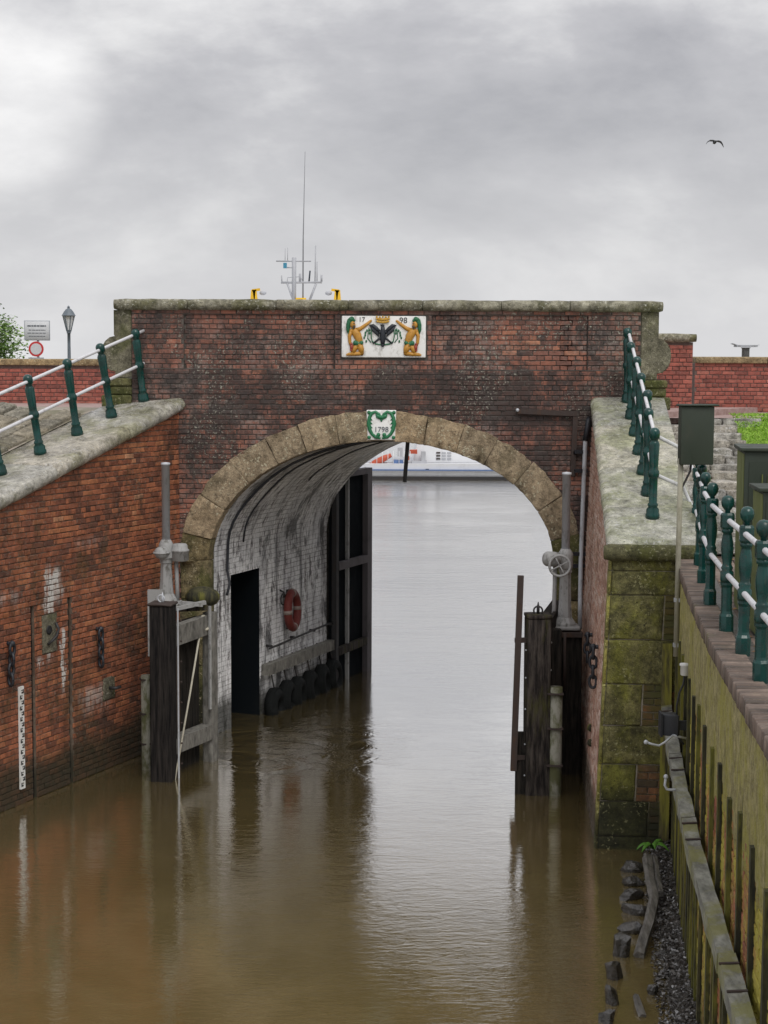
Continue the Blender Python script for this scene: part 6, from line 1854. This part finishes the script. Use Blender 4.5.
pR = pr(sR, 0); 
def rwall_hit(u, v):
    best = None
    for i in range(400):
        s_ = LEN_R * i / 400; 
        z = at(u, v, (CORN_R + DIR_R * s_).y).z
        q = pr(s_, z); uu = project(q)[0]
        if best is None or abs(uu - u) < best[0]: best = (abs(uu - u), q)
    return best[1]
q1 = rwall_hit(599, 646); chain('black chain hanging on the pale brick right of the handwheel', q1, NOR_R, 4, 0.15)
q2 = rwall_hit(593, 634); chain('short dark chain with hook behind the right handwheel', q2, NOR_R, 3, 0.14, sway=0.01)
for v in (727, 742):
    q = rwall_hit(592, v); 
    m = MB(); m.ball(q, 0.05, 10, 6); m.tube([q - NOR_R * 0.05, q + NOR_R * 0.02], 0.03, 8)
    m.build('wall_bolt', 'pile_moss', label=('upper' if v == 727 else 'lower') + ' of two green knobs on the pale brick of the right wing wall', cat='bolt')

# ------------------------------------------------------------------ tide gauge
s_, yg = wall_hit(21.5, 740)
gb = thing('tide_gauge', pl(s_, 0.2), 'white tide gauge board with black marks on the red wall', 'gauge')
zg0, zg1 = at(21, 790, yg).z, at(21, 688, yg).z
m = MB(); m.hexa([pl(s_ + .045, zg0, .005), pl(s_ - .045, zg0, .005), pl(s_ - .045, zg0, .03), pl(s_ + .045, zg0, .03), pl(s_ + .045, zg1, .005), pl(s_ - .045, zg1, .005), pl(s_ - .045, zg1, .03), pl(s_ + .045, zg1, .03)])
m.build('board', 'gauge_white', gb)
z = zg0 + 0.03; k = 0
def gmark(a, b, za, zb):
    m = MB(); m.hexa([pl(s_ - a, za, .03), pl(s_ - b, za, .03), pl(s_ - b, za, .032), pl(s_ - a, za, .032), pl(s_ - a, zb, .03), pl(s_ - b, zb, .03), pl(s_ - b, zb, .032), pl(s_ - a, zb, .032)])
    m.build('mark', 'black_mark', gb)
while z < zg1 - 0.05:
    if k % 2 == 0:
        gmark(-0.038, 0.006, z, z + 0.020); gmark(-0.038, -0.018, z, z + 0.05)
    else:
        gmark(-0.006, 0.038, z, z + 0.020); gmark(0.018, 0.038, z, z + 0.05)
    gmark(-0.01, 0.012, z + 0.034, z + 0.046)
    z += 0.068; k += 1

# ------------------------------------------------------------------ inside the passage
tyl = ['nearest and largest black tyre fender under the arch', 'second black tyre fender from the dark recess', 'third black tyre fender from the dark recess', 'fourth tyre fender, below the lifebuoy wall', 'second to last tyre fender before the open gate', 'farthest tyre fender beside the open steel gate']
for k, kk in enumerate((1.86, 2.27, 2.63, 3.10, 3.52, 3.95)):
    c = tw(kk, 0.09 + 0.02 * k + ru(-0.03, 0.03), 0.12)
    t_ = thing('tyre_fender', c - Vector((0, 0, 0.3)), tyl[k], 'tyre', 'tyre fenders in the passage')
    m = MB(); tax = Vector((1, -0.20 + ru(-0.08, 0.08), ru(0.0, 0.12))).normalized(); m.torus(c, 0.20, 0.098, tax, 24, 12, 1.12); m.build('tyre', 'rubber', t_)
    m = MB(); m.torus(c, 0.289, 0.014, tax, 24, 6, 5.5); m.build('tread', 'rubber', t_)
    m = MB(); m.tube([c + Vector((0, 0, 0.22)), c + Vector((0, 0, 0.42)) - NOR_T * 0.05, tw(kk, 0.80, 0.02)], 0.012, 6); m.build('hanger', 'dark_steel', t_)
bm_ = thing('fender_beam', tw(2.8, 0.6), 'weathered timber beam along the white passage wall above the tyres', 'beam')
for a, b in ((1.62, 2.75), (2.755, 4.05)):
    m = MB(); m.bar(tw(a, 0.70, 0.07), tw(b, 0.70, 0.07), 0.12, 0.17); m.build('timber', 'timber_grey', bm_)
m = MB(); m.tube([tw(1.75, 1.02, 0.08), tw(4.0, 1.08, 0.08)], 0.018, 8)
t_ = thing('hand_pipe', tw(1.9, 1.0), 'thin dark pipe along the passage wall above the timber beam', 'pipe'); m.build('pipe', 'dark_steel', t_)
for kk in (1.8, 2.6, 3.3, 3.95):
    m = MB(); m.tube([tw(kk, 1.05, 0.0), tw(kk, 1.05, 0.10)], 0.022, 6); m.build('bracket', 'dark_steel', t_)
lb = thing('lifebuoy', tw(2.51, 1.2), 'faded red lifebuoy hanging on the white passage wall', 'lifebuoy')
c = tw(2.51, 1.51, 0.09)
m = MB(); bax = Vector((1, -0.22, 0.05)).normalized(); m.torus(c, 0.275, 0.068, bax, 28, 10); m.build('ring', 'buoy_red', lb)
Mx = bax.to_track_quat('Z', 'Y').to_matrix()
for k in range(4):
    a = k * PI / 2; cc = c + Mx @ Vector((0.275 * math.cos(a), 0.275 * math.sin(a), 0)); tn = Mx @ Vector((-math.sin(a), math.cos(a), 0))
    m = MB(); m.tube([cc - tn * 0.03, cc + tn * 0.03], 0.072, 12); m.build('band', 'buoy_band', lb)
m = MB(); m.bar(tw(2.51, 1.2, 0.0), tw(2.51, 1.84, 0.0), 0.10, 0.04); m.build('holder', 'dark_steel', lb)
m = MB(); m.torus(tw(2.25, 1.72, 0.06), 0.09, 0.012, NOR_T, 14, 6); m.tube([tw(2.25, 1.86, 0.0), tw(2.25, 1.83, 0.07), tw(2.25, 1.75, 0.07)], 0.016, 6)
m.build('mooring_ring', 'dark_steel', label='dark iron ring beside the lifebuoy on the passage wall', cat='ring')
def arch_cable(k, t0, t1, rad, lab, off=-0.02, tail=None):
    pts = []
    for i in range(30):
        th = t0 + (t1 - t0) * i / 29
        x, z = ell(th, IO + off - 0.02); kk = k + 0.03 * math.sin(i * 0.9)
        pts.append(Vector((x + SK * kk, D + kk, z)))
    if tail: pts += tail
    m = MB(); m.tube(pts, rad, 7); m.build('cable', 'black_plastic', label=lab, cat='cable', group='cables under the vault')
arch_cable(0.50, 0.5, PI * 0.99, 0.020, 'black cable closest to the arch stones under the vault', tail=[tw(0.50, 2.4, 0.05), tw(0.52, 2.2, 0.08), tw(0.40, 2.05, 0.10)])
arch_cable(0.95, 0.9, PI * 0.97, 0.014, 'second black cable following the whitewashed vault inside the passage')
arch_cable(2.1, 1.3, PI * 0.80, 0.012, 'thin dark cable crossing the middle of the vault')
t_ = thing('hanging_rod', at(405, 450, 24.0), 'thin black rod hanging from the crown of the arch', 'rod')
m = MB(); m.bar(at(407.5, 441, 24.0), at(404.5, 482, 24.0), 0.06, 0.06, up=(0, 1, 0)); m.build('rod', 'dark_steel', t_)
m = MB(); m.box(at(407.5, 441, 24.0) + Vector((0, 0, 0.02)), (0.2, 0.1, 0.06)); m.build('mount', 'dark_steel', t_)
# open steel storm gate beyond the passage
sg = thing('storm_gate', tw(4.8, 0), 'tall dark steel storm gate standing open at the far end', 'gate')
G0, G1 = 3.96, 5.42; GZ = 3.62; GO = 0.10
def gpt(k, z, o=0.0): return tw(k, z, GO + o)
m = MB(); m.hexa([gpt(G0, -1, -0.03), gpt(G1, -1, -0.03), gpt(G1, -1, -0.06), gpt(G0, -1, -0.06), gpt(G0, GZ, -0.03), gpt(G1, GZ, -0.03), gpt(G1, GZ, -0.06), gpt(G0, GZ, -0.06)])
m.build('panel', 'panel_shade_black', sg)
def gbar(a, b, w, h_, mat='gate_frame', nm='frame_member'):
    m = MB(); m.bar(a, b, w, h_, up=NOR_T); m.build(nm, mat, sg)
gbar(gpt(G0 + 0.06, -1, 0.02), gpt(G0 + 0.06, GZ, 0.02), 0.10, 0.09, 'dark_steel')
gbar(gpt(G1 - 0.09, -1, 0.02), gpt(G1 - 0.09, GZ, 0.02), 0.20, 0.10)
gbar(gpt(G0 + 0.58, -1, 0.0), gpt(G0 + 0.58, GZ, 0.0), 0.05, 0.06, 'grey_paint', 'mullion')
for zc, hh in ((GZ - 0.05, 0.10), (2.02, 0.13), (0.56, 0.13), (-0.2, 0.13)):
    m = MB(); m.bar(gpt(G0 + 0.11, zc, 0.03), gpt(G1 - 0.19, zc, 0.03), 0.09, hh, up=(0, 0, 1)); m.build('cross_bar', 'gate_frame' if zc != 0.56 else 'timber_mossy', sg)
# far harbour wall the gate leans on
m = MB(); m.hexa([tw(3.96, -1, -0.02), tw(5.2, -1, -0.02), tw(5.2, -1, -1.4), tw(3.96, -1, -1.4), tw(3.96, 4.4, -0.02), tw(5.2, 4.4, -0.02), tw(5.2, 4.4, -1.4), tw(3.96, 4.4, -1.4)])
hw = m.build('harbour_wall', 'mortar_facade', label='short dark wall behind the open storm gate', cat='wall')

# ------------------------------------------------------------------ street furniture behind the left wall
LY = 46.0
lp = thing('street_lamp', (at(67.5, 300, LY).x, LY, 4.42), 'old style lantern street lamp on a slim grey post', 'street lamp')
lx = at(67.5, 300, LY).x
zA, zB, zC, zT = at(67, 333, LY).z, at(67, 317, LY).z, at(67, 312, LY).z, at(67, 307.5, LY).z
m = MB(); m.lathe([(0.11, 4.40), (0.11, 4.7), (0.07, 4.8), (0.055, 5.0), (0.045, 6.0), (0.045, zA - 0.05), (0.07, zA - 0.04), (0.05, zA)], 10, (lx, LY, 0)); m.build('post', 'lamp_metal', lp)
m = MB(); m.lathe([(0.055, zA + 0.03), (0.16, zB)], 6, (lx, LY, 0), smooth=False); m.build('glass', 'lamp_glass', lp)
m = MB()
for k in range(6):
    a = k * PI / 3; m.bar((lx + 0.06 * math.cos(a), LY + 0.06 * math.sin(a), zA), (lx + 0.17 * math.cos(a), LY + 0.17 * math.sin(a), zB), 0.022, 0.022)
m.lathe([(0.05, zA), (0.075, zA + 0.03), (0.05, zA + 0.05)], 6, (lx, LY, 0), smooth=False)
m.build('lantern_frame', 'lamp_metal', lp)
m = MB(); m.lathe([(0.06, zB - 0.10), (0.09, zB - 0.02), (0.07, zB - 0.005)], 10, (lx, LY, 0)); m.build('bulb', 'lamp_amber', lp)
m = MB(); m.lathe([(0.21, zB), (0.19, zB + 0.02), (0.13, zC - 0.02), (0.11, zC), (0.09, zC + 0.03), (0.04, zC + 0.06), (0.03, zC + 0.09), (0.05, zT - 0.03), (0.0, zT + 0.02)], 8, (lx, LY, 0), smooth=False); m.build('roof', 'lamp_metal', lp)

SY = 38.0
sgn = thing('traffic_sign', (at(36, 300, SY).x, SY, 4.45), 'grey sign board above a round white sign with red border', 'road sign')
sx = at(36, 300, SY).x
m = MB(); m.tube([(sx, SY + 0.05, 4.4), (sx, SY + 0.05, at(36, 323, SY).z)], 0.03, 10); m.build('pole', 'galv', sgn)
a, b = at(23.5, 342, SY), at(49, 322, SY)
pts = []
for z in (a.z, b.z): pts += [(a.x, SY, z), (b.x, SY, z), (b.x, SY + 0.02, z), (a.x, SY + 0.02, z)]
sb = link('board', rough_mesh('board', pts, 0.008, 2, 0.0), 'sign_grey', sgn)
pts = []
for z in (a.z + 0.02, b.z - 0.02): pts += [(a.x + 0.02, SY - 0.006, z), (b.x - 0.02, SY - 0.006, z), (b.x - 0.02, SY - 0.001, z), (a.x + 0.02, SY - 0.001, z)]
link('face', rough_mesh('face', pts, 0.002, 1, 0.0), 'sign_white', sb)
Wb, Hb = b.x - a.x, b.z - a.z
random.seed(5)
for (yy, x_a, x_b, hh) in ((0.27, 0.12, 0.86, 0.075), (0.48, 0.17, 0.83, 0.04), (0.63, 0.12, 0.86, 0.04), (0.79, 0.17, 0.83, 0.04)):
    x = x_a
    while x < x_b - 0.02:
        l = min(ru(0.08, 0.2), x_b - x)
        m = MB(); m.box((a.x + Wb * (x + l / 2), SY - 0.008, b.z - Hb * yy), (Wb * l * 0.86, 0.003, Hb * hh)); m.build('text_line', 'sign_text', sb)
        x += l
c = at(35.5, 350.5, SY)
m = MB(); m.lathe([(0.178, 0), (0.178, 0.012), (0.135, 0.0125), (0, 0.0125)], 28, c, (0, -1, 0), smooth=False); m.build('round_sign', 'sign_red', sgn)
m = MB(); m.lathe([(0.132, 0.012), (0.132, 0.017), (0, 0.0172)], 28, c, (0, -1, 0), smooth=False); m.build('round_face', 'sign_white', sgn)
a, b = at(28, 362, SY), at(43, 359, SY)
m = MB(); m.box(((a.x + b.x) / 2, SY, (a.z + b.z) / 2), (b.x - a.x, 0.05, b.z - a.z)); m.build('lower_plate', 'sign_grey', sgn)

# orientation table beyond the right wall
TY = 31.0
tb = thing('viewing_table', (at(745, 350, TY).x, TY, 4.5), 'small flat plate on a short post behind the right wall', 'viewing table')
p0 = at(745, 346, TY)
m = MB(); m.lathe([(0.075, 4.4), (0.075, p0.z - 0.02), (0.10, p0.z)], 10, (p0.x, TY, 0)); m.build('post', 'grey_paint', tb)
m = MB(); m.box((p0.x, TY, p0.z + 0.03), (0.40, 0.3, 0.035)); m.build('plate', 'galv', tb)
m = MB(); m.bar((p0.x - 0.27, TY, p0.z + 0.075), (p0.x - 0.12, TY, p0.z + 0.03), 0.2, 0.012); m.bar((p0.x + 0.12, TY, p0.z + 0.03), (p0.x + 0.24, TY, p0.z + 0.05), 0.2, 0.012); m.build('wing', 'galv', tb)

# tree at the left edge
TRY = 62.0
tr = thing('tree', (at(-62, 300, TRY).x, TRY, 4.3), 'leafy green tree at the left edge behind the wall', 'tree')
tx = at(-62, 300, TRY).x
random.seed(11)
m = MB(); m.tube([(tx, TRY, 4.2), (tx + 0.1, TRY, 5.2), (tx, TRY + 0.1, 6.4), (tx + 0.2, TRY, 7.6)], [0.22, 0.17, 0.12, 0.05], 8)
for k in range(12):
    a = ru(0, 2 * PI); z = ru(5.0, 7.0); d_ = Vector((math.cos(a), math.sin(a), ru(0.1, 0.5))) * ru(1.2, 2.2)
    m.tube([(tx, TRY, z), Vector((tx, TRY, z)) + d_ * 0.5, Vector((tx, TRY, z)) + d_], [0.07, 0.045, 0.015], 6)
m.build('trunk', 'bark', tr)
m = MB()
for k in range(330):
    th, ph = ru(0, 2 * PI), ru(-0.7, 1.5)
    R = ru(0.45, 1.0) ** 0.6
    c = Vector((tx + 3.15 * R * math.cos(th) * math.cos(ph * 0.8), TRY + 2.8 * R * math.sin(th) * math.cos(ph * 0.8), 6.1 + 1.75 * R * math.sin(ph)))
    tone = rnd()
    for q in range(60):
        p = c + Vector((random.gauss(0, 0.22), random.gauss(0, 0.22), random.gauss(0, 0.16)))
        a, l = ru(0, 2 * PI), ru(0.05, 0.10)
        d1 = Vector((math.cos(a), math.sin(a), ru(-0.7, 0.4))).normalized() * l; d2 = d1.cross(Vector((ru(-1, 1), ru(-1, 1), 1))).normalized() * l * 0.5
        m.add([p - d1, p - d2, p + d1, p + d2], [(0, 1, 2, 3)], min(1, max(0, tone * 0.6 + ru(0, 0.4))))
m.build('crown', 'leaf_tree', tr, fix=False)

# gull
BY = 55.0
gl = thing('gull', at(713, 141, BY), 'dark gull gliding in the grey sky at upper right', 'bird')
def gp_(u, v, dy=0.0): return at(u, v, BY + dy)
m = MB(); m.tube([gp_(711.5, 142.0, 0.12), gp_(712.6, 141.3, 0.05), gp_(713.6, 140.4, -0.05), gp_(714.5, 139.2, -0.2)], [0.012, 0.055, 0.05, 0.012], 8)
m.build('body', 'gull_grey', gl)
for pts in ([(714, 139.6), (711.5, 138.8), (708.5, 138.8), (706, 140.4), (704.6, 142.4)], [(714, 139.6), (717, 139.3), (719.5, 140.2), (721, 142.5), (722, 145.5)]):
    m = MB(); n = len(pts); vs_ = []
    for i, (u, v) in enumerate(pts):
        p = gp_(u, v); ch = (0.16, 0.17, 0.15, 0.10, 0.02)[i]
        for (dy, dz) in ((-ch * 0.5, -0.01), (0, 0.018), (ch, -0.02), (0, -0.012)): vs_.append(p + Vector((0, dy, dz)))
    m.add(vs_, [(i * 4 + k, i * 4 + (k + 1) % 4, (i + 1) * 4 + (k + 1) % 4, (i + 1) * 4 + k) for i in range(n - 1) for k in range(4)] + [(0, 1, 2, 3), tuple((n - 1) * 4 + k for k in range(4))], 0, True)
    m.build('wing', 'gull_grey', gl)

# ------------------------------------------------------------------ vessel in the harbour
VY = gz(430, 479).y
vs0 = at(300, 440, VY).x
ship = thing('harbour_vessel', (0, VY, 0), 'white vessel with blue stripe moored beyond the arch, its mast above the bridge', 'boat')
xa, xb = -17.0, 13.0
def hull_prof(z): return 0.0
m = MB(); vs_, fs = [], []
stn = 24
for i in range(stn + 1):
    x = xa + (xb - xa) * i / stn; q = i / stn
    bw = 3.0 * min(1, (1 - q) * 5 + 0.05) ** 0.7 * min(1, 0.7 + q * 3)
    sheer = 0.15 * max(0, (q - 0.6)) ** 2 * 10
    for (o, z) in ((0.90, -0.4), (1.0, 0.22), (1.03, 0.74 + sheer)):
        vs_.append((x, VY + 3.1 - bw * o, z))
    for (o, z) in ((1.03, 0.74 + sheer), (1.0, 0.22), (0.90, -0.4)):
        vs_.append((x, VY + 3.1 + bw * o, z))
for i in range(stn):
    for k in range(5): fs.append((i * 6 + k, i * 6 + k + 1, (i + 1) * 6 + k + 1, (i + 1) * 6 + k))
fs += [tuple(range(6)), tuple(stn * 6 + k for k in range(6))]
m.add(vs_, fs); m.build('hull', 'ship_white', ship)
m = MB(); m.box(((xa + xb) / 2 - 1.5, VY - 0.02, 0.05), (xb - xa - 7, 0.16, 0.15)); m.build('boot_top', 'dark_steel', ship)
m = MB(); m.box(((xa + xb) / 2 - 1.5, VY - 0.03, 0.44), (xb - xa - 7, 0.14, 0.055)); m.build('blue_stripe', 'ship_blue', ship)
m = MB(); m.box((-1.5, VY + 3.1, 0.75), (24, 5.2, 0.06)); m.build('deck', 'ship_grey', ship)
m = MB()
m.prism([(-9.5, VY + 1.3, 0.75), (-1.0, VY + 1.3, 0.75), (-1.0, VY + 1.3, 3.6), (-9.5, VY + 1.3, 3.6)], (0, 3.8, 0))
m.prism([(1.4, VY + 0.9, 0.75), (7.8, VY + 0.9, 0.75), (7.2, VY + 0.9, 3.3), (2.0, VY + 0.9, 3.3)], (0, 4.2, 0))
m.prism([(-8.0, VY + 1.7, 3.6), (-1.8, VY + 1.7, 3.6), (-2.4, VY + 1.9, 6.2), (-7.2, VY + 1.9, 6.2)], (0, 3.0, 0))
m.prism([(-7.0, VY + 1.9, 6.2), (-2.2, VY + 1.9, 6.2), (-2.6, VY + 2.0, 8.5), (-6.6, VY + 2.0, 8.5)], (0, 2.6, 0))
m.build('superstructure', 'ship_white', ship)
for k in range(5):
    m = MB(); m.box((-6.4 + k * 0.95, VY + 1.88, 7.5), (0.75, 0.08, 0.7)); m.build('window', 'ship_dark', ship)
for r_ in range(3):
    for k in range(3):
        c = at(438 + k * 5.5, 452.5 + r_ * 3, VY + 0.9); m = MB(); m.box((c.x, VY + 0.88, c.z), (0.20, 0.05, 0.07)); m.build('louvre', 'rust_steel' if k == 0 else 'ship_grey', ship)
c = at(427, 469.5, VY); m = MB(); m.box((c.x, VY - 0.04, c.z), (0.16, 0.06, 0.08)); m.build('hawse', 'ship_dark', ship)
# tender, gear on deck
m = MB(); a, b = at(368, 466, VY + 0.4), at(391, 455, VY + 0.4)
m.tube([a, a.lerp(b, 0.3), a.lerp(b, 0.7), b], [0.08, 0.15, 0.16, 0.10], 10); m.build('orange_tender', 'ship_orange', ship)
for (u, v, w, h_, mt) in ((398, 462, 10, 4, 'ship_blue'), (413, 451.5, 8, 4, 'ship_orange'), (400, 452, 5, 9, 'ship_grey'), (419, 462.5, 15, 4, 'ship_grey'), (408, 458, 2, 4, 'ship_orange'), (423, 456, 4, 9, 'ship_grey')):
    c = at(u, v, VY + 0.4); m = MB(); sc_ = VY / FPX
    m.box((c.x, VY + 0.5, c.z), (w * sc_, 0.4, h_ * sc_), jit=0.02); m.build('deck_gear', mt, ship)
for k in range(9):
    x = -0.9 + k * 0.27; m = MB(); m.tube([(x, VY + 0.15, 0.75), (x, VY + 0.15, 1.35)], 0.015, 6); m.build('stanchion', 'ship_white', ship)
# mast
MYY = VY + 3.0
def mp(u, v): return at(u, v, MYY)
def mast_bar(name, pts, r_, mat='ship_grey'):
    m = MB(); m.tube([mp(*p) for p in pts], r_, 8); return m.build(name, mat, ship)
mast_bar('mast', [(293, 306), (293, 258)], 0.11)
mast_bar('antenna', [(302, 306), (302.0, 240), (303.5, 152)], [0.038, 0.028, 0.012], 'mast_grey')
mast_bar('yard', [(275, 261.5), (310, 261.5)], 0.035)
mast_bar('cross_tree', [(280, 283), (321, 282.5)], 0.055)
mast_bar('stay_leg', [(292, 300), (286, 283)], 0.05); mast_bar('stay_leg', [(309, 300), (315, 284)], 0.06)
mast_bar('whip', [(314, 283), (314.5, 246)], 0.03); mast_bar('whip', [(316, 283), (316, 262)], 0.025); mast_bar('whip', [(284, 261), (284, 249)], 0.015); mast_bar('whip', [(286.5, 261), (286.5, 248)], 0.015)
mast_bar('lamp_stem', [(281, 283), (280.5, 276)], 0.03); mast_bar('lamp_stem', [(299, 282), (299, 274)], 0.06); mast_bar('lamp_stem', [(308, 282), (309, 271)], 0.04, 'ship_dark'); mast_bar('lamp_stem', [(320.5, 282), (320.5, 275)], 0.05)
mast_bar('radar_arm', [(286, 268), (293, 268)], 0.03)
mast_bar('bracing', [(286, 284), (286.5, 278), (299, 277), (303, 283)], 0.02)
m = MB(); m.box(mp(284, 266), (0.17, 0.2, 0.26)); m.build('radar_box', 'ship_cyan', ship)
m = MB(); m.box(mp(300, 299.5) , (0.5, 0.3, 0.12)); m.build('amber_light', 'ship_yellow', ship)
m = MB(); m.lathe([(2.4, 0), (2.3, 0.15), (0, 0.2)], 4, (mp(293, 306).x, MYY, 8.45), smooth=False, ph=PI / 4); m.build('roof', 'ship_white', ship)
for s_ in (-1, 1):
    cxp = 253.5 if s_ < 0 else 336
    m = MB(); f = lambda du: cxp + du * (-s_)
    m.bar(mp(f(-2.2), 306), mp(f(-1), 290.5), 0.22, 0.2, up=(0, 1, 0)); m.bar(mp(f(2.0), 306), mp(f(0.2), 290.5), 0.18, 0.2, up=(0, 1, 0)); m.bar(mp(f(-2.2), 291), mp(f(5.5), 290), 0.2, 0.12, up=(0, 0, 1))
    m.build('davit', 'ship_yellow', ship)
    m = MB(); c = mp(f(8.5), 293.5); m.ball(c, 0.14, 10, 6, (1.25, 1, 0.8)); m.build('floodlight', 'ship_grey', ship)
